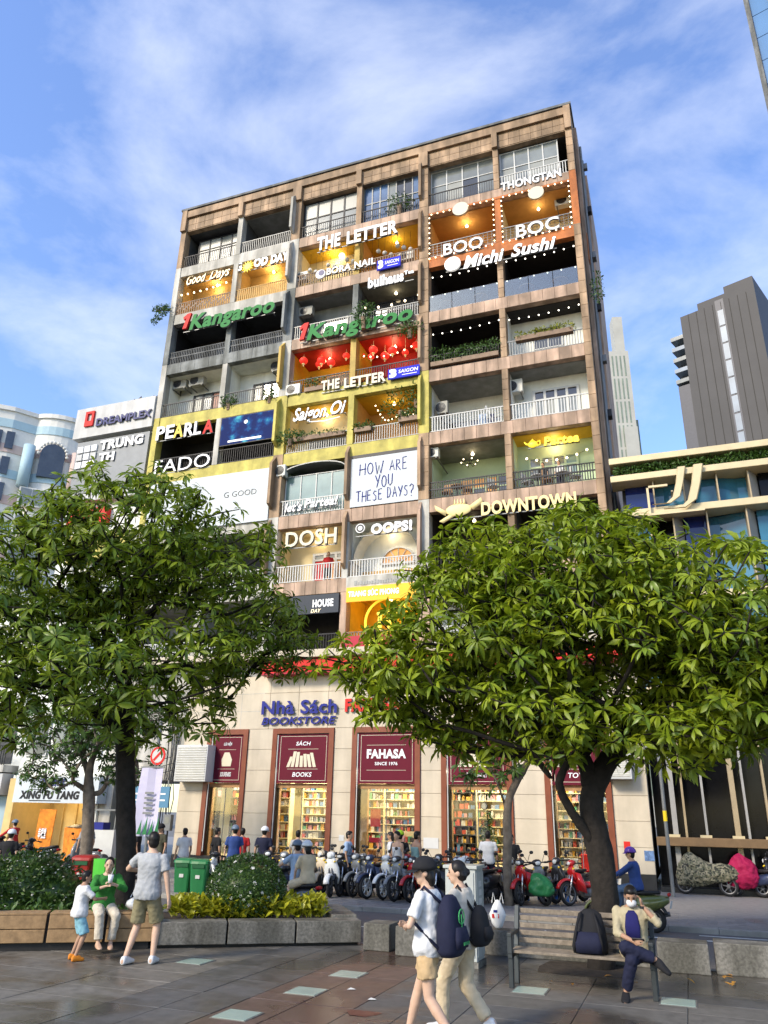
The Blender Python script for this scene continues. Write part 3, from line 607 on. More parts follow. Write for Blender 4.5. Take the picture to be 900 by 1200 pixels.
# small notices on the right pier
for px, py, w, h, m, lab in ((735, 992, 0.2, 0.3, 'letter_red', 'small red and white poster on cream wall beside right tree trunk'), (714, 980, 0.42, 0.08, 'letter_black', 'short black line of writing on cream wall right of trunk'), (761, 1003, 0.3, 0.3, 'board_skyblue0', 'small blue notice in the corner of cream wall by dark showroom')):
    x, z = fac(px, py, -0.03); tag(bx('wall_notice', m, None, x-w/2, x+w/2, -0.035, -0.022, z-h/2, z+h/2), lab, 'notice')
for px, py, w, h, lab in ((400, 982, 0.2, 0.2, 'small square white notice on pier between book and FAHASA windows'), (505, 988, 0.55, 0.35, 'pale flyers pasted on pier right of the FAHASA window')):
    x, z = fac(px, py, -0.03); tag(bx('wall_notice', 'metal_white', None, x-w/2, x+w/2, -0.035, -0.022, z-h/2, z+h/2), lab, 'notice')
# big lettering over the windows
sg = thing('bookstore_sign', 'blue raised letters reading Nhà Sách BOOKSTORE on cream wall', 'sign', (-5.5, -0.1, 5.3))
pxword(sg, 'Nhà Sách', 'letter_blue', (306, 836.5), (394.5, 835), 15, -0.14, depth=0.06, bold=0.025, base=CAPB); pxword(sg, 'BOOKSTORE', 'letter_blue', (306, 849.5), (393.5, 847.5), 8.5, -0.12, depth=0.05, bold=0.02, shear=0.25, base=CAPB)
sg = thing('bookstore_sign', 'red raised letters over FAHASA window, half hidden by leaves', 'sign', (-2.0, -0.1, 5.6))
pxword(sg, 'FAHASA', 'letter_red', (404, 833), (470, 832), 14, -0.12, depth=0.09, bold=0.04, base=CAPB)
# ---------------------------------------------------------------- signs on the balconies
def sign_root(px, py, label, y=-0.3, name='shop_sign', cat='sign'):
    x, z = fac(px, py, y); return thing(name, label, cat, (x, y, z))
def mount(t, a, b, y=-0.3, back=-0.03, n=4, m='metal_grey', dz=-0.04):
    """rail behind the letters with brackets to the building"""
    (xa, za), (xb, zb) = fac(*a, y), fac(*b, y); z = (za+zb)/2+dz; mb = MB(); mb.box(xa, xb, y+0.09, y+0.12, z-0.02, z+0.02)
    for i in (0, 1): x = xa+(xb-xa)*(0.02+0.96*i); mb.box(x-0.015, x+0.015, y+0.12, max(back, y+0.13), z-0.015, z+0.015)
    return mb.build('mounting_rail', m, t)
def disc(t, px, py, rpx, m, y, d=0.1, name='disc', n=28):
    x, z = fac(px, py, y); x2, _ = fac(px+rpx, py, y); r = x2-x
    return MB().cyl((x, y+d, z), (x, y, z), r, n=n).build(name, m, t), x, z, r
S = sign_root
t = S(418, 283, 'big white block letters THE LETTER along upper middle balconies'); mount(t, (371, 293), (466, 272)); pxword(t, 'THE', 'letter_white', (371, 293.3), (398.5, 287), 14, depth=0.07, bold=0.04, base=CAPB); pxword(t, 'LETTER', 'letter_white', (406, 285.3), (466, 271.5), 13.4, depth=0.07, bold=0.04, base=CAPB)
t = S(410, 315, 'white letters BORA NAIL with crescent disc on balcony railing', -0.16); mount(t, (372, 323), (440, 308), -0.16, 0.04); pxword(t, 'BORA', 'letter_white', (382.5, 322), (411, 315.5), 7.2, -0.16, bold=0.03, base=CAPB); pxword(t, 'NAIL', 'letter_white', (415, 314.5), (440, 308.3), 7.2, -0.16, bold=0.03, base=CAPB)
disc(t, 375.5, 321, 5.6, 'letter_white', -0.16); disc(t, 376.5, 319.5, 3.4, 'letter_navy', -0.175, 0.014)
def saigon(px0, py0, px1, py1, hp, label, y):
    t = S((px0+px1)/2, (py0+py1)/2, label, y, 'shop_board'); (xa, za), (xb, zb) = fac(px0, py0, y), fac(px1, py1, y); h = fac(px0, py0-hp, y)[1]-za; z = (za+zb)/2
    bx('board', 'board_blue', t, xa, xb, y, y+0.08, z, z+h); bx('bracket', 'metal_grey', t, xa+0.2, xb-0.2, y+0.08, 0.05, z+0.05, z+0.09)
    letter(t, 'SAIGON', 'letter_white', xa+(xb-xa)*0.34, z+h*0.42, xb-0.06, z+h*0.78, y-0.012, 0.01, 0.02, 0.1); letter(t, '3', 'letter_white', xa+0.06, z+h*0.08, xa+(xb-xa)*0.28, z+h*0.95, y-0.016, 0.014, 0.08); bx('text_line', 'letter_white', t, xa+(xb-xa)*0.45, xb-0.12, y-0.006, y-0.001, z+h*0.2, z+h*0.27)
saigon(441.5, 317, 469, 310.5, 11, 'blue SAIGON board at right end of the BORA NAIL balcony', -0.2); saigon(454.5, 444.5, 491.5, 438.5, 11.5, 'blue SAIGON board at right end of red lantern balcony', -0.2)
t = S(458, 330, 'white rounded lower-case letters buihaus under pink beam', -0.2); mount(t, (431, 338), (484, 324), -0.2); pxword(t, 'buihaus', 'letter_white', (431, 338), (473, 327.5), 11, -0.2, bold=0.05, base=CAPB); pxword(t, 'Tea', 'letter_white', (473.5, 322), (485, 319), 4, -0.2, bold=0.05, base=CAPB)
def kangaroo(a1, a, b, h1, h, label, y):
    t = S(*a, label, y); mount(t, a1, b, y, 0.0 if y < -0.25 else 0.04)
    x_, z_ = fac(*a1, y); H_ = fac(a1[0], a1[1]-h1, y)[1]-z_; MB().prism([(x_+p*H_, z_+q*H_) for p, q in ((0.0, 0), (0.26, 0), (0.50, 1), (0.26, 1), (-0.02, 0.80), (0.03, 0.62), (0.2, 0.72))], lambda p, q, d: (p, d, q), y-0.04, y+0.08).build('numeral', 'letter_red', t)
    pxword(t, 'Kangaroo', 'letter_green', a, b, h, y-0.02, depth=0.1, bold=0.035, shear=0.2, base=CAPB)
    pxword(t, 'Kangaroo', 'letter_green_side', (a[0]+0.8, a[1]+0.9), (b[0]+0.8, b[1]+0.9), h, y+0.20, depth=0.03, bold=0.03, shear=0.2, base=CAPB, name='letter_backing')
kangaroo((214, 386), (221.5, 384.5), (321, 366), 16.5, 16, 'large green Kangaroo letters with red numeral, on left balconies', -0.35)
kangaroo((351, 399), (359, 397), (483.5, 374.5), 18.5, 16.5, 'large green Kangaroo letters with red numeral, on middle balconies behind plants', -0.25)
t = S(243, 326, 'glowing script letters Good Days above leftmost wooden balcony', 0.1); mount(t, (218, 333), (269, 320), 0.1, 0.3); pxword(t, 'Good', 'letter_warm', (218, 334), (241, 328.5), 10, 0.1, bold=0.012, shear=0.4, base=CAPB); pxword(t, 'Days', 'letter_warm', (245, 327.5), (269, 321.5), 10, 0.1, bold=0.012, shear=0.4, base=CAPB)
t = S(306, 312, 'white letters GOOD DAY with a sunburst for one O', 0.02); mount(t, (276, 318), (338, 304), 0.02, 0.3)
pxword(t, 'G', 'letter_lit', (276, 318), (283, 316), 9, 0.02, bold=0.04, base=CAPB); pxword(t, 'OD', 'letter_lit', (297, 313), (313.5, 309), 9, 0.02, bold=0.06, base=CAPB); pxword(t, 'DAY', 'letter_lit', (317, 308), (338, 303.5), 9, 0.02, bold=0.06, base=CAPB)
o, x, z, r = disc(t, 290, 312, 3.6, 'letter_yellow_lit', 0.0, 0.08, 'sun_disc'); mb = MB()
for k in range(12): a = 2*PI*k/12; mb.prism([(x+r*1.1*math.cos(a-0.16), z+r*1.1*math.sin(a-0.16)), (x+r*2.0*math.cos(a), z+r*2.0*math.sin(a)), (x+r*1.1*math.cos(a+0.16), z+r*1.1*math.sin(a+0.16))], lambda p, q, d: (p, d, q), 0.0, 0.05)
mb.build('sun_rays', 'letter_yellow_lit', t)
t = S(215, 510, 'letters PEARLA in white, yellow and red over dark balcony', -0.15); mount(t, (182, 515), (249, 506), -0.15)
for s, m, xa, xb in (('PE', 'letter_white', 182, 203), ('A', 'letter_yellow', 202.5, 214), ('RL', 'letter_white', 215, 235), ('A', 'letter_red', 237, 249)):
    f_ = lambda x: 515.5-(x-182)*9.5/67
    pxword(t, s, m, (xa, f_(xa)), (xb, f_(xb)), 14.5, -0.15, depth=0.08, bold=0.03, base=CAPB)
t = S(212, 550, 'thin white capital letters FADO at foot of dark balcony', -0.1); mount(t, (180, 553), (245, 547), -0.1, 0.05); pxword(t, 'FADO', 'letter_white', (180, 555), (245, 546.5), 15, -0.1, bold=0.0, base=CAPB)
t = S(375, 486, 'glowing pink-white script letters Saigon Oi on yellow balcony', -0.05); mount(t, (343, 492), (404, 481), -0.05, 0.3); pxword(t, 'Saigon', 'letter_lit', (343, 494), (382, 487), 14, -0.05, bold=0.02, shear=0.35, base=CAPB); pxword(t, 'Oi', 'letter_lit', (387, 486), (405, 481.5), 14, -0.05, bold=0.02, shear=0.35, base=CAPB)
xa, za = fac(362, 494, -0.05); xb, zb = fac(398, 488, -0.05); MB().tube([(xa, -0.02, za), ((xa+xb)/2, -0.02, za-0.08), (xb, -0.02, zb)], 0.025, 6).build('swash', 'letter_lit', t)
t = S(413, 451, 'small cream letters THE LETTER under the red lantern balcony', -0.16); mount(t, (376, 457), (452, 447), -0.16); pxword(t, 'THE', 'letter_cream', (376, 457.5), (397.5, 454), 10.5, -0.16, bold=0.04, base=CAPB); pxword(t, 'LETTER', 'letter_cream', (403, 453.5), (452, 446.5), 10.5, -0.16, bold=0.04, base=CAPB)
t = S(365, 593, 'slanted white letters Let\'s Partea! on pale railing', -0.1); mount(t, (333, 600), (396, 589), -0.1, 0.05); pxword(t, "let's", 'letter_white', (333, 601), (353.5, 597), 9.5, -0.1, bold=0.03, shear=0.25, base=CAPB); pxword(t, 'Partea!', 'letter_white', (356, 596.5), (396, 589), 9.5, -0.1, bold=0.03, shear=0.25, base=CAPB)
t = S(364, 636, 'cream outlined capital letters DOSH above red-doored balcony', -0.1); mount(t, (334, 641), (394, 636), -0.1); pxword(t, 'DOSH', 'letter_cream', (334, 641), (394, 635.5), 17, -0.1, depth=0.12, bold=0.02, base=CAPB)
t = S(458, 622, 'white rounded capitals OOPS! with round emblem', -0.1); mount(t, (416, 627), (483, 620), -0.1); pxword(t, 'OOPS!', 'letter_white', (434.5, 626), (483, 619.5), 10.5, -0.1, depth=0.1, bold=0.06, base=CAPB)
disc(t, 422, 619, 5.4, 'letter_white', -0.1, 0.05); disc(t, 422, 619, 4.4, 'letter_black', -0.108, 0.006); disc(t, 422, 619, 2.6, 'letter_white', -0.116, 0.006)
t = S(445, 683, 'pale fine-print strip on white beam under OOPS! balcony', -0.05)
(xa, za), (xb, zb) = fac(415, 686, -0.05), fac(484, 679, -0.05); rq = random.Random(2); mb = MB(); x = xa
while x < xb: w_ = rq.uniform(0.05, 0.12); mb.box(x, x+w_, -0.05, -0.036, za, za+rq.uniform(0.12, 0.2)); x += w_+0.03
tag(mb.build('fine_print', 'metal_grey', t), kind='stuff')
t = S(620, 215, 'white serif letters THONGTAN on top right balcony railing', -0.08); mount(t, (587, 222), (657, 207), -0.08, 0.05); pxword(t, 'THONGTAN', 'letter_white', (587, 222.5), (658, 206.5), 8.5, -0.08, bold=0.03, base=CAPB)
for px, py, lab in ((539.3, 244.3, 'round cream blank disc sign above BOO letters'), (628, 225.5, 'round cream blank disc sign above BOC letters')):
    x, z = fac(px, py, -0.3); t = thing('disc_sign', lab, 'sign', (x, -0.2, z)); disc(t, px, py, 9.2, 'letter_cream', -0.3, 0.09, 'plate', 36); disc(t, px, py, 9.5, 'metal_grey', -0.21, 0.03, 'rim', 36); bx('bracket', 'metal_grey', t, x-0.05, x+0.05, -0.18, -0.036, z-0.05, z+0.05)
t = S(542, 293, 'white block letters BOO on orange balcony', -0.12); mount(t, (519, 298), (566, 289), -0.12, 0.04); pxword(t, 'BOO', 'letter_white', (519.5, 298.5), (566, 289.5), 12.8, -0.12, depth=0.08, bold=0.018, base=CAPB)
t = S(630, 271, 'white block letters BOC on orange balcony', -0.12); mount(t, (605, 277), (655, 267), -0.12, 0.04); pxword(t, 'BOC', 'letter_white', (605, 277.5), (655.5, 267.5), 14, -0.12, depth=0.08, bold=0.018, base=CAPB)
t = S(590, 303, 'white brush-style letters Michi Sushi with white round lamp', -0.25); mount(t, (522, 315), (652, 290), -0.25, -0.01); pxword(t, 'Michi', 'letter_lit', (543, 315), (591, 303.5), 13.5, -0.25, depth=0.08, bold=0.03, shear=0.3, base=CAPB); pxword(t, 'Sushi', 'letter_lit', (599, 301.5), (652, 289), 13.5, -0.25, depth=0.08, bold=0.03, shear=0.3, base=CAPB); disc(t, 530, 308.7, 9.4, 'letter_lit', -0.27, 0.12, 'lamp_disc')
t = S(655, 517, 'yellow lit letters Partea with teapot on mint balcony', 0.3); xa, za = fac(618, 522, 0.3); pxword(t, 'Partea', 'letter_yellow_lit', (637.5, 522), (679, 516.5), 9.6, 0.3, depth=0.1, bold=0.04, shear=0.1, base=CAPB); mount(t, (618, 522), (679, 517), 0.3, 0.5)
x, z = fac(624, 520, 0.3); mb = MB(); mb.sph((x, 0.36, z), (0.20, 0.08, 0.15)); mb.cyl((x, 0.36, z+0.13), (x, 0.36, z+0.2), 0.12, 0.03); mb.sph((x, 0.36, z+0.22), 0.03); mb.tube([(x-0.15, 0.36, z), (x-0.27, 0.36, z+0.04), (x-0.34, 0.36, z+0.14)], [0.05, 0.035, 0.025]); mb.tube([(x+0.17, 0.36, z+0.1), (x+0.3, 0.36, z+0.12), (x+0.3, 0.36, z-0.04), (x+0.17, 0.36, z-0.08)], 0.022); mb.build('teapot', 'letter_yellow_lit', t, True)
t = S(600, 597, 'pale gold capitals DOWNTOWN with turtle emblem above tree crown', -0.2); mount(t, (520, 606), (676, 592), -0.2); pxword(t, 'DOWNTOWN', 'letter_gold', (564, 603), (676, 591.5), 14.5, -0.2, depth=0.08, bold=0.04, base=CAPB)
x, z = fac(537, 597, -0.2); mb = MB(); mb.sph((x, -0.16, z), (0.55, 0.08, 0.27), 16, 8); mb.prism([(x+0.45, z+0.1), (x+0.95, z+0.42), (x+1.0, z+0.2), (x+0.6, z-0.05)], lambda p, q, d: (p, d, q), -0.2, -0.12); mb.prism([(x-0.5, z-0.02), (x-1.0, z+0.3), (x-0.95, z+0.08), (x-0.55, z-0.2)], lambda p, q, d: (p, d, q), -0.2, -0.12); mb.prism([(x-0.4, z-0.2), (x-0.8, z-0.42), (x-0.65, z-0.5), (x-0.2, z-0.25)], lambda p, q, d: (p, d, q), -0.2, -0.12)
for k in range(4): mb.prism([(x-0.2+0.13*k, z+0.2), (x-0.16+0.13*k, z+0.48), (x-0.1+0.13*k, z+0.2)], lambda p, q, d: (p, d, q), -0.2, -0.12)
mb.build('turtle_emblem', 'letter_gold', t, True); bx('emblem_bracket', 'metal_grey', t, x-0.02, x+0.02, -0.1, -0.02, z-0.02, z+0.02)
# boards
t = S(440, 700, 'amber board lettered TRANG SÚC PHONG over yellow jewellery shop', -0.1, 'shop_board'); xa, za = fac(404, 706, -0.1); xb, zb = -0.5, za+0.62
bx('board', 'board_amber', t, -3.55, xb, -0.1, -0.037, za, zb); letter(t, 'TRANG SÚC PHONG', 'letter_lit', -3.45, za+0.2, -1.25, za+0.50, -0.12, 0.02, 0.04)
t = S(454, 728, 'glowing yellow ring logo in the amber jewellery balcony', 0.2, 'ring_sign'); x, z = fac(454, 728, 0.2); mb = MB(); R = 0.95
for k in range(32): a0, a1 = 2*PI*k/32, 2*PI*(k+1)/32; mb.cyl((x+R*math.cos(a0), 0.2, z+R*math.sin(a0)), (x+R*math.cos(a1), 0.2, z+R*math.sin(a1)), 0.05, n=6)
mb.build('ring', 'letter_yellow_lit', t); mb = MB(); mb.box(x-0.45, x+0.5, 0.17, 0.23, z+0.28, z+0.4); mb.box(x-0.4, x-0.25, 0.17, 0.23, z-0.5, z+0.28); mb.box(x-0.1, x+0.4, 0.17, 0.23, z+0.02, z+0.13); mb.box(x+0.02, x+0.16, 0.17, 0.23, z-0.5, z+0.02); mb.build('emblem', 'letter_yellow_lit', t); bx('hanger', 'metal_grey', t, x-0.02, x+0.02, 0.19, 0.21, z+0.95, ZB[8])
t = S(430, 757, 'crimson board with yellow letters TAN under the amber shop', -0.1, 'shop_board'); bx('board', 'board_crimson', t, -3.7, -0.5, -0.1, 0.0, 8.2, 8.72); letter(t, 'TAN', 'letter_yellow_lit', -2.75, 8.3, -1.9, 8.6, -0.12, 0.02, 0.05)
t = S(380, 708, 'dark navy board with white word HOUSE beside tree crown', -0.12, 'shop_board'); bx('board', 'board_navy', t, -6.9, -3.87, -0.12, -0.03, 9.75, 10.55); pxword(t, 'HOUSE', 'letter_white', (366, 712), (390.5, 709), 8, -0.14, depth=0.02, bold=0.05, base=CAPB); pxword(t, 'DAY', 'letter_warm', (364, 718.5), (376, 717), 4, -0.14, depth=0.02, bold=0.02, shear=0.2, base=CAPB)
t = S(450, 565, 'white panel handwritten in blue: HOW ARE YOU THESE DAYS?', -0.02, 'billboard'); bx('panel', 'board_white', t, -3.56, -0.47, -0.06, 0.0, 14.33, 16.62); bx('panel_edge', 'metal_black', t, -3.56, -0.47, -0.03, 0.02, 16.621, 16.8)
STROKE = {'H': [[(0,0),(.05,1)],[(.6,0),(.62,1.05)],[(-.05,.5),(.7,.55)]], 'O': [[(.3+.3*math.sin(k*.7), .5+.5*math.cos(k*.7)) for k in range(10)]], 'W': [[(0,1),(.2,0),(.4,.7),(.6,0),(.85,1.05)]],
 'A': [[(0,0),(.3,1),(.6,0)],[(.1,.35),(.55,.38)]], 'R': [[(0,0),(.02,1),(.4,.95),(.45,.7),(.05,.5),(.55,0)]], 'E': [[(.5,1),(0,.95),(0,0),(.5,.03)],[(0,.5),(.4,.53)]], 'Y': [[(0,1),(.28,.5)],[(.6,1.05),(.2,0)]], 'U': [[(0,1),(.03,.2),(.25,0),(.5,.2),(.55,1)]],
 'T': [[(-.1,.98),(.65,1.03)],[(.28,1),(.27,0)]], 'S': [[(.5,.95),(.2,1),(.05,.75),(.45,.45),(.45,.12),(.2,0),(0,.1)]], 'D': [[(.05,0),(.05,1),(.4,.9),(.55,.5),(.35,.08),(0,0)]], '?': [[(0,.9),(.25,1.1),(.55,.95),(.5,.65),(.25,.45),(.25,.25)],[(.24,.05),(.27,0)]]}
rnd = random.Random(3)
for word, x, z, w, h in (('HOW', -3.15, 15.78, 0.35, 0.55), ('ARE', -1.75, 15.83, 0.28, 0.52), ('YOU', -2.4, 15.12, 0.28, 0.52), ('THESE', -3.25, 14.55, 0.24, 0.46), ('DAYS?', -1.85, 14.56, 0.24, 0.46)):
    mb = MB(); cx = x
    for ch in word:
        k = rnd.uniform(0.9, 1.1); dz = rnd.uniform(-0.03, 0.03)
        for st in STROKE[ch]: mb.tube([(cx+p*w*1.2, -0.065, z+dz+q*h*k) for p, q in st], 0.022, 5)
        cx += w*(1.35 if ch == 'W' else 1.05)
    mb.build('lettering', 'letter_blue', t)
t = S(280, 575, 'large pale billboard with one short dark line, on left balconies above tree crown', -0.05, 'billboard'); bx('panel', 'board_white', t, -14.1, -7.52, -0.1, 0.0, 14.2, 16.78); letter(t, 'G GOOD', 'letter_black', -9.9, 15.55, -8.2, 15.82, -0.112, 0.01, -0.01)
# the screen: a glowing map picture as a flat display
def screen_mat():
    m = bpy.data.materials.new('led_screen'); m.use_nodes = True; t = m.node_tree; b = t.nodes['Principled BSDF']
    g = N(t, 'ShaderNodeNewGeometry'); n = N(t, 'ShaderNodeTexNoise'); n.inputs['Scale'].default_value = 2.1; n.inputs['Detail'].default_value = 9; t.links.new(g.outputs['Position'], n.inputs['Vector'])
    r = N(t, 'ShaderNodeValToRGB'); e = r.color_ramp.elements; e[0].position = 0.45; e[0].color = (0.005, 0.02, 0.12, 1); e[1].position = 0.62; e[1].color = (0.02, 0.20, 0.42, 1)
    k = e.new(0.53); k.color = (0.008, 0.05, 0.22, 1); k = e.new(0.75); k.color = (0.15, 0.75, 0.75, 1)
    t.links.new(n.outputs['Fac'], r.inputs[0]); t.links.new(r.outputs[0], b.inputs['Emission Color']); b.inputs['Emission Strength'].default_value = 1.0; b.inputs['Specular IOR Level'].default_value = 0.1; b.inputs['Base Color'].default_value = (0.01, 0.01, 0.02, 1); b.inputs['Roughness'].default_value = 0.8
    MATS['led_screen'] = m
screen_mat()
t = S(288, 504, 'blue glowing video screen showing a map, beside PEARLA letters', -0.1, 'video_screen', 'screen'); bx('housing', 'metal_black', t, -10.5, -7.53, -0.1, 0.02, 18.28, 19.82); bx('display', 'led_screen', t, -10.45, -7.58, -0.11, -0.101, 18.32, 19.78)
x = -9.1; mb = MB(); mb.cyl((x, -0.112, 19.4), (x, -0.116, 19.4), 0.10, n=16); mb.box(x-0.9, x+0.9, -0.116, -0.112, 18.42, 18.52); mb.build('screen_mark', 'letter_lit', t)

# ---------------------------------------------------------------- lights, plants and machines on the balconies
def lamp_in(x, y, z, e, c, size=0.12):
    L = bpy.data.lights.new('balcony_light', 'POINT'); L.energy = e; L.color = c; L.shadow_soft_size = size
    o = bpy.data.objects.new('balcony_light', L); COL.objects.link(o); o.location = (x, y, z)
_bulb = {}
def bulb(parent, p, r=0.045, m='bulb_warm'):
    if (r, m) not in _bulb: _bulb[(r, m)] = MB().sph((0, 0, 0), r, 6, 5).mesh('bulb', m, True)
    o = bpy.data.objects.new('bulb', _bulb[(r, m)]); COL.objects.link(o); o.parent = parent; o.location = Vector(p)-wloc(parent)
def light_string(pts, label, r=0.045, m='bulb_warm', sag=0.0, n=None):
    """pts: polyline; bulbs spread along it"""
    t = thing('string_lights', label, 'string lights', pts[0]); P = [V3(p) for p in pts]; L = [np.linalg.norm(P[i+1]-P[i]) for i in range(len(P)-1)]; tot = sum(L); n = n or int(tot/0.3); out = []
    for k in range(n+1):
        s = tot*k/n; i = 0
        while i < len(L)-1 and s > L[i]: s -= L[i]; i += 1
        f = s/L[i]; p = P[i]+(P[i+1]-P[i])*min(1, f)-np.array((0, 0, sag*4*min(1, f)*(1-min(1, f)))); out.append(p)
    MB().tube(out, 0.008, 4).build('cable', 'metal_black', t)
    for p in out: bulb(t, p, r, m)
for b, nm in ((4, 'BOO'), (5, 'BOC')):
    x0, x1 = BAY[b]; z0, z1 = ZB[3]+0.47, ZB[2]-0.02; light_string([(x0+0.06, -0.08, z0), (x0+0.06, -0.08, z1), (x1-0.06, -0.08, z1), (x1-0.06, -0.08, z0), (x0+0.06, -0.08, z0)], 'warm bulbs framing the orange %s balcony' % nm, 0.034)
for b, nm in ((4, 'left of'), (5, 'right of')):
    x0, x1 = BAY[b]; light_string([(x0+0.1, 0.3, ZB[3]-0.35), (x1-0.1, 0.3, ZB[3]-0.3)], 'white bulb string under Michi Sushi letters, %s the pillar' % nm, 0.036, 'bulb_white', 0.1, 7); light_string([(x0+0.1, 0.25, ZB[4]+1.62), (x1-0.1, 0.25, ZB[4]+1.62)], 'white bulbs along top of glass balustrade %s the pillar' % nm, 0.034, 'bulb_white', 0, 5)
    light_string([(x0+0.1, 0.35, ZB[4]-0.4), (x1-0.1, 0.35, ZB[4]-0.3)], 'bulb string above %s on dark balcony' % ('the green hedge' if b == 4 else 'the flower boxes'), 0.034, 'bulb_white', 0.08, 7)
x0, x1 = BAY[0]; light_string([(x0+0.1, 0.2, ZB[2]-1.05), (x1-0.1, 0.2, ZB[2]-0.85)], 'warm bulb string below the Good Days letters', 0.05, 'bulb_warm', 0.1, 8)
x0, x1 = BAY[3]; light_string([(x0+0.9, 0.4, ZB[5]-0.5), (x0+1.4, 0.5, ZB[5]-1.3), (x0+2.2, 0.4, ZB[5]-1.0), (x1-0.2, 0.4, ZB[5]-1.25)], 'fairy lights among plants on yellow balcony', 0.035, 'bulb_warm', 0.1, 12)
x0, x1 = BAY[3]; light_string([(x0+0.2, 0.5, ZB[4]-0.75), (x1-0.2, 0.5, ZB[4]-0.55)], 'bulbs hanging between red lanterns', 0.04, 'bulb_warm', 0.3, 8)
x0, x1 = BAY[3]; light_string([(x0+0.2, 0.5, ZB[3]-1.1), (x1-0.2, 0.5, ZB[3]-1.0)], 'bulbs in grey balcony under buihaus letters', 0.06, 'bulb_warm', 0.2, 4)
x0, x1 = BAY[5]; light_string([(x0+0.5, 0.6, ZB[6]-0.95), (x1-0.3, 0.6, ZB[6]-0.9)], 'pendant bulbs below the Partea letters', 0.05, 'bulb_warm', 0.25, 6)
WARM = (1.0, 0.70, 0.34)
for b, r, e in ((0, 2, 60), (1, 2, 85), (2, 2, 60), (3, 2, 40), (4, 2, 45), (5, 2, 25), (2, 4, 45), (3, 4, 45), (2, 5, 40), (3, 5, 20), (5, 6, 40), (4, 6, 8), (2, 7, 25), (3, 7, 25), (3, 8, 90), (3, 3, 8), (4, 7, 8)):
    x0, x1 = BAY[b]; z = ZB[r]-0.35; lab = 'round glowing ceiling globe in balcony %s' % {(0,2): 'behind Good Days letters', (1,2): 'behind GOOD DAY letters', (2,2): 'above BORA letters', (3,2): 'above NAIL letters', (4,2): 'behind BOO letters', (5,2): 'behind BOC letters', (2,4): 'with yellow wall and red lanterns', (3,4): 'with red wall and lanterns', (2,5): 'behind Saigon Oi letters', (3,5): 'with plants beside Saigon Oi', (5,6): 'behind Partea letters', (4,6): 'beside chandelier', (2,7): 'behind DOSH letters', (3,7): 'behind OOPS! letters', (3,8): 'of amber jewellery shop', (3,3): 'under buihaus letters', (4,7): 'under the DOWNTOWN turtle'}[(b, r)]
    big = (b, r) == (2, 2); rr = 0.16 if big else 0.075; xg = x0+(x1-x0)*(0.62 if big else 0.5)
    tag(MB().sph((xg, 1.1, z+0.2), rr, 10, 7).cyl((xg, 1.1, z+0.2), (xg, 1.1, ZB[r]-0.03), 0.02).build('globe_lamp', 'bulb_warm', None, True), lab, 'lamp', 'balcony lamps')
    lamp_in((x0+x1)/2, 0.95, z, e*0.42, (1.0, 0.78, 0.45) if (b, r) != (3, 8) else (1.0, 0.62, 0.10))
def lantern(x, y, z, r, label):
    t = thing('red_lantern', label, 'lantern', (x, y, z), group='red paper lanterns'); m = MB(); n = 12; vs = []; fs = []
    m.sph((x, y, z), (r, r, r*0.86), 12, 8); m.build('shade', 'lantern_red', t, True); c = MB(); c.cyl((x, y, z+r*0.8), (x, y, z+r*0.95), r*0.35); c.cyl((x, y, z-r*0.95), (x, y, z-r*0.8), r*0.35); c.cyl((x, y, z+r*0.9), (x, y, ZB[4]-0.03), 0.008, n=4); c.cyl((x, y, z-r*1.5), (x, y, z-r*0.9), 0.02, n=5); c.build('trim', 'letter_gold', t)
for k, (px, py, r) in enumerate(((356, 421, 0.21), (377, 420, 0.23), (374, 427, 0.19), (388, 425, 0.21), (406, 413, 0.18), (423, 415, 0.21), (437.5, 410, 0.22), (435, 418, 0.17), (451, 417, 0.22), (460, 411, 0.23), (475, 413, 0.17), (488, 399, 0.22))):
    y = 0.45+0.25*(k % 3); x, z = fac(px, py, y)
    lantern(x, y, min(z, ZB[4]-0.4), r, 'red paper lantern, %s from the left on the red balconies' % ['first', 'second', 'third', 'fourth', 'fifth', 'sixth', 'seventh', 'eighth', 'ninth', 'tenth', 'eleventh', 'last'][k])
# air conditioners
def ac(px, py, label, m='ac_plastic', y=0.5, w=0.78, h=0.55, left=True):
    x, z = fac(px, py, y); t = thing('air_conditioner', label, 'air conditioner', (x, y, z-h/2), group='outdoor air conditioner units')
    bx('casing', m, t, x-w/2, x+w/2, y, y+0.3, z-h/2, z+h/2, bevel=0.02); fx = x-w*0.14 if left else x+w*0.14; r = h*0.40
    MB().cyl((fx, y+0.01, z), (fx, y-0.006, z), r, n=20).build('fan_opening', 'black_plastic', t); g = MB()
    for k in range(1, 5): 
        q = r*k/4.2
        for i in range(16): a0, a1 = 2*PI*i/16, 2*PI*(i+1)/16; g.cyl((fx+q*math.cos(a0), y-0.015, z+q*math.sin(a0)), (fx+q*math.cos(a1), y-0.015, z+q*math.sin(a1)), 0.005, n=3, cap=False)
    g.build('fan_grille', 'metal_grey', t); br = MB(); br.box(x-w/2+0.08, x-w/2+0.12, y, ROOM_D, z-h/2-0.05, z-h/2); br.box(x+w/2-0.12, x+w/2-0.08, y, ROOM_D, z-h/2-0.05, z-h/2); br.build('bracket', 'metal_grey', t)
ac(210, 449, 'left of two old air conditioners on white left balcony', 'ac_old', 0.6, 0.85, 0.6); ac(230, 445, 'right of two old air conditioners on white left balcony', 'ac_old', 0.6, 0.9, 0.62)
ac(324, 428, 'dark air conditioner high beside ochre fin on left balcony', 'ac_old', 0.6, 0.6, 0.6); ac(354, 323, 'cream air conditioner at left of BORA NAIL railing', 'ac_plastic', 0.15, 0.6, 0.5); ac(475, 299, 'cream air conditioner above the upper blue SAIGON board', 'ac_plastic', 0.2, 0.8, 0.5)
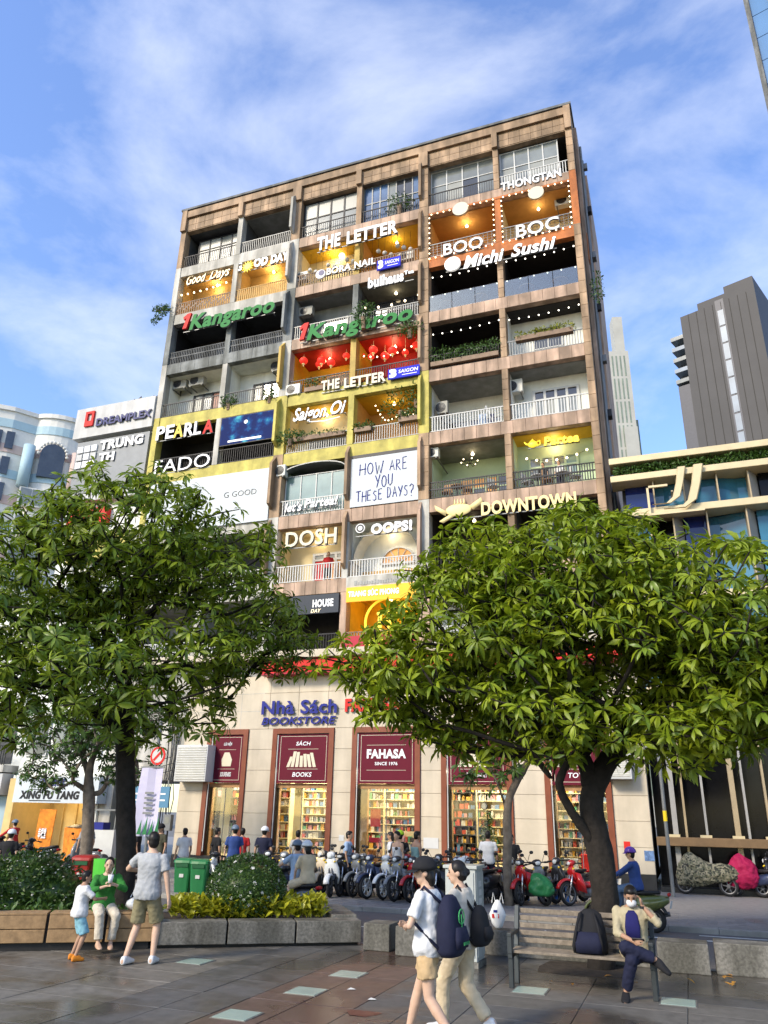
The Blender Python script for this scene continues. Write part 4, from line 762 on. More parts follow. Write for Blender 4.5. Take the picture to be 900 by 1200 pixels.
ac(358, 364, 'grey air conditioner above left end of middle Kangaroo letters', 'ac_old', 0.5, 0.75, 0.5); ac(343, 456, 'cream air conditioner left of small THE LETTER letters', 'ac_plastic', -0.1, 0.75, 0.55); ac(329, 551, 'cream air conditioner on fin left of curved awning', 'ac_plastic', -0.1, 0.45, 0.55)
ac(518, 477, 'air conditioner in shaded balcony with white baluster rail', 'ac_old', 0.6, 0.5, 0.6); ac(507, 530, 'air conditioner above the dark rail beside mint wall', 'ac_plastic', 0.2, 0.5, 0.45); ac(602, 452, 'air conditioner on white wall left of white balcony door', 'ac_plastic', 0.6, 0.75, 0.62); ac(661, 233, 'air conditioner in the corner of orange BOC balcony', 'ac_plastic', 0.9, 0.9, 0.6)
# curved awning above let's partea, chandelier
mb = MB(); x0, x1 = BAY[2]
for k in range(12):
    a0, a1 = PI*k/12, PI*(k+1)/12; cx, rr = (x0+x1)/2, (x1-x0)/2-0.02
    mb.add([(cx-rr*math.cos(a), y, 16.35+0.42*math.sin(a)+dz) for y in (-0.02, 0.38) for a in (a0, a1) for dz in (0, 0.05)], [(0,1,3,2),(4,6,7,5),(0,2,6,4),(1,5,7,3)])
tag(mb.build('curved_awning', 'metal_grey', None), 'shallow curved grey awning above the Let\'s Partea balcony', 'awning')
t = thing('chandelier', 'small branched chandelier hanging in mint balcony above dark rail', 'chandelier', (1.5, 1.0, 16.1)); mb = MB(); mb.cyl((1.5, 1.0, 16.2), (1.5, 1.0, 16.77), 0.012); 
for k in range(6): a = 2*PI*k/6; mb.tube([(1.5, 1.0, 16.2), (1.5+0.2*math.cos(a), 1.0+0.2*math.sin(a), 16.1), (1.5+0.36*math.cos(a), 1.0+0.36*math.sin(a), 16.22)], 0.014, 5)
mb.build('arms', 'metal_black', t)
for k in range(6): a = 2*PI*k/6; bulb(t, (1.5+0.36*math.cos(a), 1.0+0.36*math.sin(a), 16.26), 0.03, 'bulb_warm')
# round mirrors on the upper middle balcony wall
for k in range(15):
    b = 2 if k < 8 else 3; x0, x1 = BAY[b]; kk = k if k < 8 else k-8; x = x0+0.25+(x1-x0-0.4)*(kk+0.5)/8; z = ZB[2]-1.05-0.22*(k % 3)+0.02*k; y = 0.6
    t = thing('hanging_globe', 'white glass globe, %s from the left behind BORA NAIL letters' % ['first', 'second', 'third', 'fourth', 'fifth', 'sixth', 'seventh', 'eighth', 'ninth', 'tenth', 'eleventh', 'twelfth', 'thirteenth', 'fourteenth', 'last'][k], 'globe', (x, y, z), group='white globes hanging on the nail salon balcony'); MB().sph((x, y, z), 0.12, 12, 8).build('globe', 'metal_white', t, True); MB().cyl((x, y, z+0.1), (x, y, ZB[2]-0.03), 0.006, n=4).build('cord', 'metal_black', t)
# ---------------------------------------------------------------- foliage helpers
def leaves_np(pos, direc, up, L, W, fold=0.25, droop=0.25, seg=3):
    """many leaves at once: numpy arrays (n,3); returns verts (n*k,3), faces"""
    n = len(pos); d = direc/np.linalg.norm(direc, axis=1, keepdims=True); s = np.cross(d, up); s /= (np.linalg.norm(s, axis=1, keepdims=True)+1e-9); u = np.cross(s, d)
    prof = [(0.0, 0.06), (0.35, 0.36), (0.68, 0.5), (1.0, 0.03)] if seg == 3 else [(0.0, 0.05), (0.55, 0.5), (1.0, 0.03)]
    rows = []
    for t, w in prof:
        c = pos+d*(L*t)[:, None]-u*(L*droop*t*t)[:, None]; ww = (W*w)[:, None]; lift = u*(W*w*fold)[:, None]
        rows += [c-s*ww+lift, c, c+s*ww+lift]
    v = np.stack(rows, 1); k = v.shape[1]; base = []
    for i in range(len(prof)-1): a = i*3; base += [(a, a+1, a+4, a+3), (a+1, a+2, a+5, a+4)]
    f = (np.arange(n)[:, None, None]*k+np.array(base)[None]).reshape(-1, 4)
    return v.reshape(-1, 3), f
def np_mesh(name, v, f, m, smooth=True):
    me = bpy.data.meshes.new(name); nv, nf = len(v), len(f); k = f.shape[1]
    me.vertices.add(nv); me.vertices.foreach_set('co', np.asarray(v, np.float32).ravel()); me.loops.add(nf*k); me.polygons.add(nf)
    me.loops.foreach_set('vertex_index', np.asarray(f, np.int32).ravel()); me.polygons.foreach_set('loop_start', np.arange(0, nf*k, k, dtype=np.int32)); me.polygons.foreach_set('loop_total', np.full(nf, k, np.int32))
    if smooth: me.polygons.foreach_set('use_smooth', np.ones(nf, bool))
    me.materials.append(MATS[m]); me.update(calc_edges=True); me.validate(); return me
def rosette(rng, n, L, W, axis=(0, 0, 1), spread=(0.9, 1.7), droop=(0.3, 0.95)):
    ax = V3(axis); ax /= np.linalg.norm(ax); a = np.cross(ax, (0.3, 0.9, 0.1)); a /= np.linalg.norm(a); b = np.cross(ax, a)
    ph = np.arange(n)*2.4+rng.uniform(0, 6); th = rng.uniform(spread[0], spread[1], n)
    d = ax[None]*np.cos(th)[:, None]+(a[None]*np.cos(ph)[:, None]+b[None]*np.sin(ph)[:, None])*np.sin(th)[:, None]
    l = L*rng.uniform(0.7, 1.15, n); pos = d*0.03
    up = np.tile(ax, (n, 1))+rng.normal(0, 0.25, (n, 3))
    return leaves_np(pos, d, up, l, W*l/L*rng.uniform(0.8, 1.2, n), 0.3, rng.uniform(droop[0], droop[1], n))
def ball_leaves(rng, c, r, n, L, W, shell=0.75, rag=1.0):
    """leaf-sized faces through the outer volume of an ellipsoid"""
    d = rng.normal(0, 1, (n, 3)); d /= np.linalg.norm(d, axis=1, keepdims=True); q = shell+(1.04-shell)*rng.random(n)**0.6
    q *= 1+rag*(0.06*np.sin(d[:, 0]*9+1)*np.cos(d[:, 2]*8)+0.05*np.sin(d[:, 1]*13))
    pos = V3(c)+d*V3(r)*q[:, None]; di = d+rng.normal(0, 0.7, (n, 3)); up = d+rng.normal(0, 0.4, (n, 3))
    l = L*rng.uniform(0.6, 1.2, n); return leaves_np(pos, di, up, l, W*l/L, 0.3, 0.2, 2)
def join_np(parts):
    vs, fs, k = [], [], 0
    for v, f in parts: vs.append(v); fs.append(f+k); k += len(v)
    return np.concatenate(vs), np.concatenate(fs)

# plants on the balconies
rngP = np.random.default_rng(5)
def bush_plant(px, py, rx, rz, label, y=0.1, m='plant_leaf', n=220, L=0.16, name='balcony_plant', pot=True, ry=0.3):
    x, z = fac(px, py, y); t = thing(name, label, 'plant', (x, y, z-rz))
    v, f = ball_leaves(rngP, (x, y, z), (rx, ry, rz), n, L, 0.07, 0.3); o = link(np_mesh('foliage', v, f, m), 'foliage', t); tag(o, kind='stuff')
    if pot: MB().cyl((x, y+0.05, z-rz-0.15), (x, y+0.05, z-rz*0.3), 0.10, 0.14).build('pot', 'rail_brown', t)
    return t
bush_plant(468, 237, 0.75, 0.6, 'dark leafy plant on the top balcony with blue panes', 0.0); bush_plant(426, 367, 0.55, 0.7, 'bushy plant in front of the middle Kangaroo letters', -0.35, n=350); bush_plant(480, 385, 0.6, 0.35, 'trailing plant right end of pink beam over lanterns', -0.2, n=260)
bush_plant(268, 471, 0.45, 0.3, 'green plant at left of white balcony pillar', 0.0, n=160); bush_plant(316, 463, 0.35, 0.3, 'green plant at right of dark balcony doors', 0.0, n=160); bush_plant(470, 475, 1.0, 0.9, 'tall dark feathery plant on yellow balcony beside fairy lights', 0.2, n=420); bush_plant(488, 462, 0.35, 0.9, 'upright pale plant in right corner of yellow balcony', 0.2, n=180)
bush_plant(340, 512, 0.75, 0.3, 'fern at left end of the Saigon Oi planter', -0.15, n=260, m='plant_leaf'); bush_plant(700, 336, 0.25, 0.8, 'plant growing out of the flank wall high on the right', 0.4, n=140, pot=False)
def hedge(x0, x1, y, z0, z1, label, m, n, L=0.14, box=True, name='planter_hedge'):
    t = thing(name, label, 'hedge', ((x0+x1)/2, y, z0)); k = max(2, int((x1-x0)/0.35)); parts = []
    for i in range(k): parts.append(ball_leaves(rngP, (x0+(x1-x0)*(i+0.5)/k, y+0.05, (z0+z1)/2+rngP.uniform(-0.05, 0.05)), ((x1-x0)/k*0.75, 0.22, (z1-z0)/2*rngP.uniform(0.85, 1.1)), n//k, L, 0.06, 0.3))
    v, f = join_np(parts); tag(link(np_mesh('foliage', v, f, m), 'foliage', t), kind='stuff')
    if box: bx('trough', 'rail_brown', t, x0, x1, y-0.1, y+0.16, z0-0.12, z0+0.1)
    return t
x0, x1 = BAY[4]; hedge(x0+0.1, x1-0.1, 0.0, ZB[5]+0.85, ZB[5]+1.7, 'thick green hedge on dark balcony below Michi Sushi, left of pillar', 'plant_leaf', 900); x0, x1 = BAY[5]; hedge(x0+0.4, x1-0.4, -0.02, ZB[5]+1.35, ZB[5]+1.75, 'yellow-green flower boxes on railing below Michi Sushi, right of pillar', 'plant_yellow', 420)
x0, x1 = BAY[2]; hedge(x0+0.3, x1-0.1, 0.0, ZB[6]+1.25, ZB[6]+1.55, 'green plants in wooden trough on Saigon Oi railing', 'plant_leaf', 380); x0, x1 = BAY[3]; hedge(x0+0.1, x0+0.9, 0.0, ZB[6]+1.25, ZB[6]+1.65, 'fern left of pillar on yellow balcony with fairy lights', 'plant_leaf', 200); hedge(x1-0.9, x1, -0.05, ZB[6]+1.4, ZB[6]+1.85, 'yellow-green fern at right end of yellow balcony', 'plant_leaf', 220)
x0, x1 = BAY[2]; hedge(x0+0.9, x0+1.9, 0.0, ZB[5]+0.7, ZB[5]+1.35, 'dark plants on lantern balcony railing left of pillar', 'plant_leaf', 200)
# crocodile-like green figure reaching out at the left edge is a bunch of foliage on a bracket
t = thing('wall_plant', 'dark green plant arms sticking out from left edge of the block', 'plant', (-14.6, -0.1, 26.6)); x, z = fac(187, 366, -0.2); parts = []
for k in range(7):
    for dz, sl in ((0.25, 0.02), (-0.3, -0.75)): parts.append(ball_leaves(rngP, (-14.6-(k*0.13), -0.2, z+dz+sl*k*0.13+(0.35 if dz < 0 else 0)), (0.16, 0.16, 0.14), 40, 0.12, 0.07, 0.3))
v, f = join_np(parts); tag(link(np_mesh('foliage', v, f, 'plant_leaf'), 'foliage', t), kind='stuff'); MB().tube([(-14.5, 0.0, z+0.1), (-15.3, -0.2, z+0.2)], 0.03).build('stem', 'rail_brown', t)
# ---------------------------------------------------------------- neighbouring buildings
mat('gold_beam', (0.55, 0.45, 0.27), 0.4, 0.2, var=0.08)
mat('gold_fin', (0.36, 0.28, 0.17), 0.4, 0.3, var=0.12)
mat('glass_navy', (0.008, 0.016, 0.10), 0.05, spec=0.4, var=0.4, scale=0.4)
mat('glass_teal', (0.03, 0.14, 0.23), 0.05, spec=0.5, var=0.4, scale=0.35)
mat('glass_black', (0.005, 0.005, 0.006), 0.12, spec=0.15, var=0.3)
mat('fin_grey', (0.30, 0.29, 0.27), 0.5, var=0.12)
mat('soffit_dark', (0.02, 0.019, 0.018), 0.6, var=0.2)
mat('shop_wood', (0.16, 0.10, 0.05), 0.5, var=0.2)
gb = thing('glass_hotel', 'dark glass building with pale gold beams and slanted fins on the right', 'building', (14, 3, 0))
GX0, GX1 = 7.62, 24.0
bx('body', 'soffit_dark', gb, GX0, GX1, 0.75, 12.0, 0.0, 14.9)
for z0, z1, y in ((14.72, 14.98, -0.25), (13.98, 14.24, -0.25), (12.55, 12.82, -0.2), (9.3, 9.55, -0.2), (6.1, 6.35, -0.2)): bx('gold_beam', 'gold_beam', gb, 7.28 if z1 > 13 else 7.8, GX1, y, 0.75, z0, z1, bevel=0.02)
bx('planter_back', 'soffit_dark', gb, 7.4, GX1, 0.35, 0.75, 14.24, 14.72)
rh = random.Random(12)
for zi, (z0, z1) in enumerate(((12.82, 13.98), (9.55, 12.55), (6.35, 9.3))):
    x = 7.75; k = 0
    while x < GX1-1:
        w = rh.choice((0.75, 1.0, 1.25)); m = ('glass_navy', 'glass_teal', 'glass_teal', 'glass_black', 'glass_teal')[(k*2+zi) % 5]
        sl = rh.choice((-0.35, 0.35)) if k % 2 else 0.0
        MB().add([(x, 0.5+max(0, sl), z0), (x+w, 0.5+max(0, -sl), z0), (x+w, 0.5+max(0, -sl), z1), (x, 0.5+max(0, sl), z1), (x, 0.74, z0), (x+w, 0.74, z0), (x+w, 0.74, z1), (x, 0.74, z1)], [(0,1,2,3),(7,6,5,4),(0,4,5,1),(3,2,6,7),(1,5,6,2),(0,3,7,4)]).build('glass_pane', m, gb)
        bx('fin', 'gold_fin', gb, x+w, x+w+0.05, 0.02, 0.74, z0, z1)
        if k % 2: MB().add([(x+w+0.06, 0.05, z0), (x+w+0.36, 0.6, z0), (x+w+0.36, 0.6, z1), (x+w+0.06, 0.05, z1), (x+w+0.06, 0.09, z0), (x+w+0.36, 0.64, z0), (x+w+0.36, 0.64, z1), (x+w+0.06, 0.09, z1)], [(0,1,2,3),(7,6,5,4),(0,3,7,4),(1,5,6,2),(3,2,6,7),(0,4,5,1)]).build('slanted_fin', 'fin_grey', gb)
        x += w+(0.4 if k % 2 else 0.06); k += 1
# dark showroom at its foot
bx('show_front', 'glass_black', gb, GX0+0.02, GX1, 0.55, 0.749, 0.0, 6.1)
for k in range(10):
    x = 7.9+0.62*k+(0.25 if k % 3 == 0 else 0); bx('mullion', 'gold_fin' if k % 2 else 'fin_grey', gb, x, x+(0.16 if k % 3 == 0 else 0.07), 0.3, 0.549, 0.3, 6.0)
bx('ledge_beam', 'shop_wood', gb, 7.62, GX1, -0.05, 0.54, 1.32, 1.58, bevel=0.015)
for k in range(9): bx('ledge_lamp', 'gold_beam', gb, 8.0+0.95*k, 8.35+0.95*k, 0.05, 0.25, 1.581, 1.66)
bx('step', 'stone_dark', gb, 7.62, GX1, -0.3, 0.54, 0.0, 0.14)
hedge(7.5, 14.5, 0.0, 14.3, 14.66, 'long trailing green hedge between gold beams of glass building', 'plant_leaf', 2600, 0.16, False, 'roof_hedge')
jl = thing('gold_emblem', 'gold monogram of two slanted hooks on the glass building', 'sign', (8.9, -0.3, 12.7))
def hook(x, z, s, m, y):
    pts = [(x+0.62*s, z+1.25*s), (x+0.50*s, z+0.7*s), (x+0.36*s, z+0.25*s), (x+0.1*s, z+0.05*s), (x-0.35*s, z+0.06*s)]
    mb = MB(); mb.loft([((px_, y, pz), (1, 0, 0), (0, 1, 0), w*s, 0.05) for (px_, pz), w in zip(pts, (0.13, 0.12, 0.12, 0.08, 0.03))], 6, 6); return mb.build('hook', m, jl)
ex, ez = fac(783, 590, -0.35); hook(ex-0.1, ez-0.05, 1.15, 'gold_beam', -0.35); hook(ex+0.35, ez-0.3, 1.35, 'gold_beam', -0.4)
bx('emblem_bar', 'gold_beam', jl, ex-0.7, ex+0.05, -0.4, -0.3, ez+0.68, ez+0.76); bx('emblem_bar', 'gold_beam', jl, ex-0.7, ex-0.62, -0.4, -0.3, ez-0.4, ez+0.76); bx('emblem_base', 'gold_beam', jl, ex-0.75, ex+1.2, -0.42, 0.0, ez-0.42, ez-0.34)
for dx, zz in ((-0.05, 0.45), (0.55, 0.2)): bx('strut', 'gold_fin', jl, ex+dx+0.2, ex+dx+0.26, -0.36, 0.5, ez+zz, ez+zz+0.05)

# left neighbour with its signs
mat('panel_pale', (0.48, 0.48, 0.47), 0.5, var=0.08, streak=0.15); mat('panel_grey', (0.22, 0.23, 0.235), 0.4, var=0.1); mat('wall_blue', (0.30, 0.40, 0.45), 0.6, var=0.1, streak=0.1); mat('shop_cream', (0.55, 0.40, 0.17), 0.55, var=0.12)
lb = thing('office_building', 'pale narrow office building left of the block with sign boards', 'building', (-17, 4, 0))
bx('body', 'wall_white', lb, -19.5, -14.55, 0.3, 10.0, 3.4, 20.0); bx('sign_parapet', 'panel_pale', lb, -19.5, -14.56, -0.15, 2.0, 20.05, 21.8); bx('grey_cladding', 'panel_grey', lb, -19.2, -14.7, -0.02, 0.29, 16.9, 19.85); bx('cornice', 'panel_pale', lb, -19.5, -14.56, -0.1, 0.299, 16.4, 16.85)
bx('red_strip', 'letter_red', lb, -19.0, -16.6, -0.05, 0.29, 15.2, 16.0); bx('yellow_strip', 'yellow_paint', lb, -18.6, -15.2, -0.05, 0.29, 13.2, 14.6); bx('blue_strip', 'wall_blue', lb, -19.4, -15.0, -0.05, 0.29, 8.6, 9.4)
for r in range(3):
    for c in range(3):
        x0 = -19.2+1.5*c; z0 = 4.2+3.1*r; w = bx('window', 'metal_white', lb, x0, x0+1.2, 0.2, 0.29, z0, z0+1.7); bx('pane', 'pane_grey', w, x0+0.08, x0+0.57, 0.17, 0.199, z0+0.08, z0+1.62); bx('pane', 'pane_dark', w, x0+0.63, x0+1.12, 0.17, 0.199, z0+0.08, z0+1.62)
bx('shop_back', 'shop_cream', lb, -19.4, -14.6, 2.2, 2.4, 0.0, 3.4); bx('shop_ceiling', 'wall_white', lb, -19.4, -14.6, 0.0, 2.2, 3.25, 3.38); bx('shop_pier', 'wall_white', lb, -14.95, -14.56, -0.05, 2.2, 0.0, 3.24); bx('shop_pier', 'shop_cream', lb, -19.5, -19.1, -0.05, 2.2, 0.0, 3.24)
for k in range(5): bx('door_panel', 'shop_cream', lb, -18.8+0.75*k, -18.2+0.75*k, 2.12, 2.195, 0.05, 2.3)
lamp_in(-17, 1.0, 2.7, 70, (1.0, 0.72, 0.36)); tag(MB().cyl((-17, 1.0, 3.1), (-17, 1.0, 3.24), 0.16, n=12).build('shop_lamp', 'bulb_warm', None), 'round ceiling lamp inside bubble tea shop', 'lamp')
y = -0.25
t = thing('shop_sign', 'DREAMPLEX letters with red square frame on pale parapet', 'sign', (-17, y, 20.4)); pxword(t, 'DREAMPLEX', 'letter_navy', (112, 497.5), (176, 489), 8, y, depth=0.1, bold=0.03, base=CAPB)
(x0, z0), (x1, z1) = fac(98, 500, y), fac(111, 481, y); mb = MB(); mb.box(x0, x0+0.14, y, -0.15, z0, z1); mb.box(x1-0.14, x1, y, -0.15, z0, z1); mb.box(x0+0.14, x1-0.14, y, -0.15, z1-0.14, z1); mb.box(x0+0.14, x1-0.14, y, -0.15, z0, z0+0.3); mb.build('square_frame', 'letter_red', t)
t = thing('shop_sign', 'white letters TRUNG with nine-square logo on grey cladding', 'sign', (-17, -0.1, 18.4)); pxword(t, 'TRUNG', 'letter_white', (116.5, 526.5), (167, 519), 9.5, -0.1, depth=0.08, bold=0.05, base=CAPB); pxword(t, 'TH', 'letter_white', (115, 541), (133, 538.5), 9, -0.1, depth=0.08, bold=0.05, base=CAPB)
for j in range(3):
    for i in range(3):
        x, z = fac(94+8*i-1.5*j, 527.5-1.5*i+9*j, -0.1); bx('logo_square', 'letter_white' if j != 1 or i == 1 else 'panel_pale', t, x-0.17, x+0.17, -0.1, -0.021, z-0.17, z+0.17)
t = thing('shop_sign', 'white fascia board reading XING FU TANG with Chinese characters', 'sign', (-17.3, -0.6, 2.3)); (xa, za), (xb, zb) = fac(14, 940, -0.6), fac(101, 942, -0.6); bx('board', 'board_white', t, xa, xb+0.5, -0.6, -0.02, za, za+1.05)
pxword(t, 'XING FU TANG', 'letter_black', (22, 936), (92, 935.5), 8.5, -0.62, depth=0.03, bold=0.05, shear=0.12, base=CAPB); pxword(t, '幸福堂', 'letter_navy', (45, 921.5), (76, 921), 9.5, -0.62, depth=0.03, bold=0.02); bx('small_print', 'letter_black', t, xa+0.9, xa+2.6, -0.606, -0.601, za+0.06, za+0.10)
# blue board across the alley
t = thing('shop_board', 'pale blue board with white print over the alley entrance', 'sign', (-11.9, -0.3, 2.2)); mat('board_skyblue', (0.09, 0.22, 0.34), 0.5, var=0.08); bx('board', 'board_skyblue', t, -13.2, -10.9, -0.3, -0.22, 2.15, 2.95); bx('hanger', 'metal_grey', t, -13.1, -13.05, -0.26, -0.24, 2.95, 3.21); bx('hanger', 'metal_grey', t, -11.05, -11.0, -0.26, -0.24, 2.95, 3.21)
for k in range(2):
    for j in range(5): bx('text_block', 'letter_white', t, -13.05+0.42*j, -12.75+0.42*j, -0.306, -0.301, 2.40+0.24*k, 2.46+0.24*k)
lb2 = thing('white_shophouse', 'white shophouse with dark balcony at the far left edge', 'building', (-23, 4, 0))
bx('body', 'wall_white', lb2, -27, -19.6, 0.5, 9.0, 0.0, 11.5); bx('balcony_recess', 'wall_dark', lb2, -26, -20.2, 0.45, 0.499, 3.9, 6.0); bx('balcony_slab', 'white_paint', lb2, -26.5, -19.7, -0.4, 0.5, 3.5, 3.8); bx('ground_wall', 'wall_blue', lb2, -26.9, -19.7, 0.4, 0.499, 0.0, 2.5)
mb = MB()
for k in range(50): x = -26.4+0.135*k; mb.box(x, x+0.03, -0.35, -0.32, 3.8, 4.6)
mb.box(-26.4, -19.7, -0.36, -0.31, 4.6, 4.66); mb.build('railing', 'metal_black', lb2)
t = thing('shop_sign', 'grey sign board with red dot at far left edge', 'sign', (-21, -0.3, 2.5)); bx('board', 'panel_pale', t, -22.5, -19.75, -0.3, 0.39, 2.55, 3.45); MB().cyl((-20.6, -0.3, 3.0), (-20.6, -0.33, 3.0), 0.2, n=16).build('red_dot', 'letter_red', t)
bx('upper_wall', 'wall_white', lb2, -27, -19.6, 0.1, 0.499, 6.3, 11.4)
t = thing('roof_canopy', 'jagged grey roof canopy behind the DREAMPLEX parapet', 'canopy', (-16, 3, 21.8)); mb = MB()
for k in range(9): x = -18.0+0.42*k; mb.add([(x, 1.5, 21.8), (x+0.4, 1.5, 21.8), (x+0.55, 1.2, 22.7+0.1*(k % 3)), (x+0.1, 1.2, 22.55), (x, 2.0, 21.8), (x+0.4, 2.0, 21.8)], [(0,1,2,3),(0,3,4),(1,5,2),(4,3,2,5)])
mb.build('sheets', 'dark_conc', t); bx('roof_base', 'dark_conc', t, -18.2, -14.6, 2.01, 5.0, 20.0, 22.0)

# ---------------------------------------------------------------- towers further off
def corner(px, py, hd=None, z=None):
    if hd is not None: return reach(px, py, hd)
    d = ray(px, py); return CAM+d*((z-CAM[2])/d[2])
mat('tower_brown', (0.050, 0.050, 0.054), 0.55, var=0.12, scale=0.15); mat('tower_side', (0.05, 0.055, 0.075), 0.4, var=0.1); mat('tower_strip', (0.17, 0.22, 0.29), 0.3, var=0.25, scale=0.2); mat('tower_beige', (0.36, 0.36, 0.33), 0.6, var=0.1, scale=0.2); mat('tower_green', (0.18, 0.22, 0.18), 0.3, var=0.25, scale=0.3); mat('tower_blue', (0.06, 0.15, 0.30), 0.06, spec=1.0, var=0.2, scale=0.1)
mat('pastel_blue', (0.36, 0.50, 0.56), 0.6, var=0.06); mat('pastel_white', (0.66, 0.65, 0.60), 0.6, var=0.06); mat('pastel_pink', (0.52, 0.40, 0.36), 0.6, var=0.06)
A = corner(797, 372, hd=150); H = A[2]; B = corner(884, 338, z=H); e = (B-A); e[2] = 0; L = np.linalg.norm(e); e /= L; nrm = np.array([-e[1], e[0], 0]); nrm = nrm if np.dot(nrm, A-CAM) > 0 else -nrm
def TP(u, v, z): p = A+e*u+nrm*v; return (p[0], p[1], z)
def tbox(name, m, par, u0, u1, v0, v1, z0, z1): return MB().add([TP(u0,v0,z0),TP(u1,v0,z0),TP(u1,v1,z0),TP(u0,v1,z0),TP(u0,v0,z1),TP(u1,v0,z1),TP(u1,v1,z1),TP(u0,v1,z1)], [(0,3,2,1),(4,5,6,7),(0,1,5,4),(1,2,6,5),(2,3,7,6),(3,0,4,7)]).build(name, m, par, fixn=True)
tw = thing('dark_tower', 'tall dark brown slab tower with pale glass strip, right background', 'building', TP(L/2, 10, 0))
tbox('slab', 'tower_brown', tw, 0, L, 0, 26, 0, H); tbox('roof_step', 'tower_brown', tw, L*0.25, L, 0.02, 24, H, H+1.6); tbox('roof_step', 'tower_brown', tw, L*0.62, L*0.998, 0.05, 20, H+1.6, H+3.2)
for k in range(8): tbox('panel_joint', 'soffit_dark', tw, L*(k+1)/9-0.06, L*(k+1)/9+0.06, -0.05, -0.002, 0, H)
s0 = L*0.50
for k in range(26): tbox('strip_pane', 'tower_strip', tw, s0, s0+L*0.075, -0.12, -0.052, H-4.0*k-5.6, H-4.0*k-2.0)
tbox('strip_frame', 'tower_side', tw, s0-0.3, s0+L*0.075+0.3, -0.049, -0.003, 0, H+0.6)
tbox('left_wing', 'tower_side', tw, -L*0.20, -0.02, 2.0, 24, 0, H-15)
for k in range(5): tbox('louvre', 'tower_strip' if k % 2 else 'pane_grey', tw, -L*0.21, -0.03, 1.5, 22, H-14.5+2.6*k, H-13.6+2.6*k)
tbox('wing_core', 'tower_side', tw, -L*0.17, -0.04, 4, 22, H-15, H-2.5)
# beige tower with mast
A2 = corner(707, 412, hd=240); H2 = A2[2]; B2 = corner(736, 411, z=H2); A, e0 = A2, B2-A2; e0[2] = 0; L = np.linalg.norm(e0); e = e0/L; nrm = np.array([-e[1], e[0], 0]); nrm = nrm if np.dot(nrm, A-CAM) > 0 else -nrm
tw = thing('beige_tower', 'pale beige tower with tall square mast behind the block', 'building', TP(L/2, 10, 0))
tbox('shaft', 'tower_beige', tw, -L*0.6, L, 0, 22, 0, H2); tbox('wing', 'tower_green', tw, L*1.002, L*1.15, 2, 20, 0, H2-26); tbox('wing', 'tower_beige', tw, L*0.5, L*1.001, -1.0, -0.01, 0, H2-30)
Am = corner(721, 367, hd=240); tbox('mast', 'tower_beige', tw, L*0.52, L*0.92, 1, 6, H2, Am[2])
for k in range(16):
    for j in range(9): tbox('window_slot', 'tower_green', tw, -L*0.5+j*L*0.16, -L*0.5+j*L*0.16+0.5, -0.08, -0.002, H2-9.0*k-10, H2-9.0*k-2)
# blue glass tower in the top right corner
A = corner(881, 45, hd=75); e = np.array([0.95, -0.3, 0]); e /= np.linalg.norm(e); nrm = np.array([0.3, 0.95, 0]); tw = thing('blue_glass_tower', 'blue glass tower cutting the top right corner', 'building', TP(10, 8, 0))
tbox('shaft', 'metal_grey', tw, 0, 25, 0.1, 20, 0, A[2]+45)
for k in range(8):
    tbox('mullion', 'dark_conc', tw, 2.4*k, 2.4*k+0.5, -0.4, 0.0, 0, A[2]+45)
    for j in range(24): tbox('glass_pane', 'tower_blue', tw, 2.4*k+0.5, 2.4*k+2.4, 0.0, 0.099, A[2]-40+3.6*j, A[2]-40+3.6*j+3.5)
# pastel hotel on the far left with a rounded front
pt = thing('pastel_hotel', 'pale blue and cream hotel with rounded corner, left background', 'building', tuple(reach(40, 600, 95)*np.array([1, 1, 0])))
Ht = reach(45, 452, 95)[2]; c0 = reach(60, 600, 104); ux = np.array([c0[1]-CAM[1], -(c0[0]-CAM[0]), 0]); ux /= np.linalg.norm(ux); uy = np.array([-ux[1], ux[0], 0]); uy = uy if np.dot(uy, c0-CAM) > 0 else -uy
if np.dot(ux, _r) < 0: ux = -ux
prof = [(-16, 10), (-16, -1.0), (-6.5, -1.5)]+[(-0.5+4.6*math.sin(a), -2.0+4.4-4.4*math.cos(a)) for a in np.linspace(-0.75, 1.35, 12)]+[(4.8, 12)]
def PP(a, b, z): p = c0+ux*a+uy*b; return (p[0], p[1], z)
MB().prism(prof, lambda a, b, d: PP(a, b, d), 0, Ht-0.6).build('tower_wall', 'pastel_white', pt, fixn=True)
sc_ = lambda k: [(a*(1+k*0.01)+0, b-(k*0.06)) for a, b in prof]
for k in range(9):
    z = Ht-1.6-3.5*k; MB().prism([(a*1.004, b-0.10) for a, b in prof], lambda a, b, d: PP(a, b, d), z-1.4, z-0.2).build('pastel_band', 'pastel_blue' if k % 2 == 0 else 'pastel_pink', pt, fixn=True)
MB().prism([(a*1.02, b-0.25) for a, b in prof], lambda a, b, d: PP(a, b, d), Ht-0.6, Ht).build('roof_cornice', 'pastel_white', pt, fixn=True)
def pbox(name, m, par, a0, a1, b0, b1, z0, z1): return MB().add([PP(a0,b0,z0),PP(a1,b0,z0),PP(a1,b1,z0),PP(a0,b1,z0),PP(a0,b0,z1),PP(a1,b0,z1),PP(a1,b1,z1),PP(a0,b1,z1)], [(0,3,2,1),(4,5,6,7),(0,1,5,4),(1,2,6,5),(2,3,7,6),(3,0,4,7)]).build(name, m, par, fixn=True)
z = Ht-9.3; w = MB().prism([(-2.6, z)]+[(-1.1+1.5*math.cos(PI-PI*k/10), z+3.2+1.6*math.sin(PI*k/10)) for k in range(11)]+[(0.4, z)], lambda a, b, d: PP(a, d, b), -2.35, -1.6).build('arched_window', 'pane_dark', pt, fixn=True)
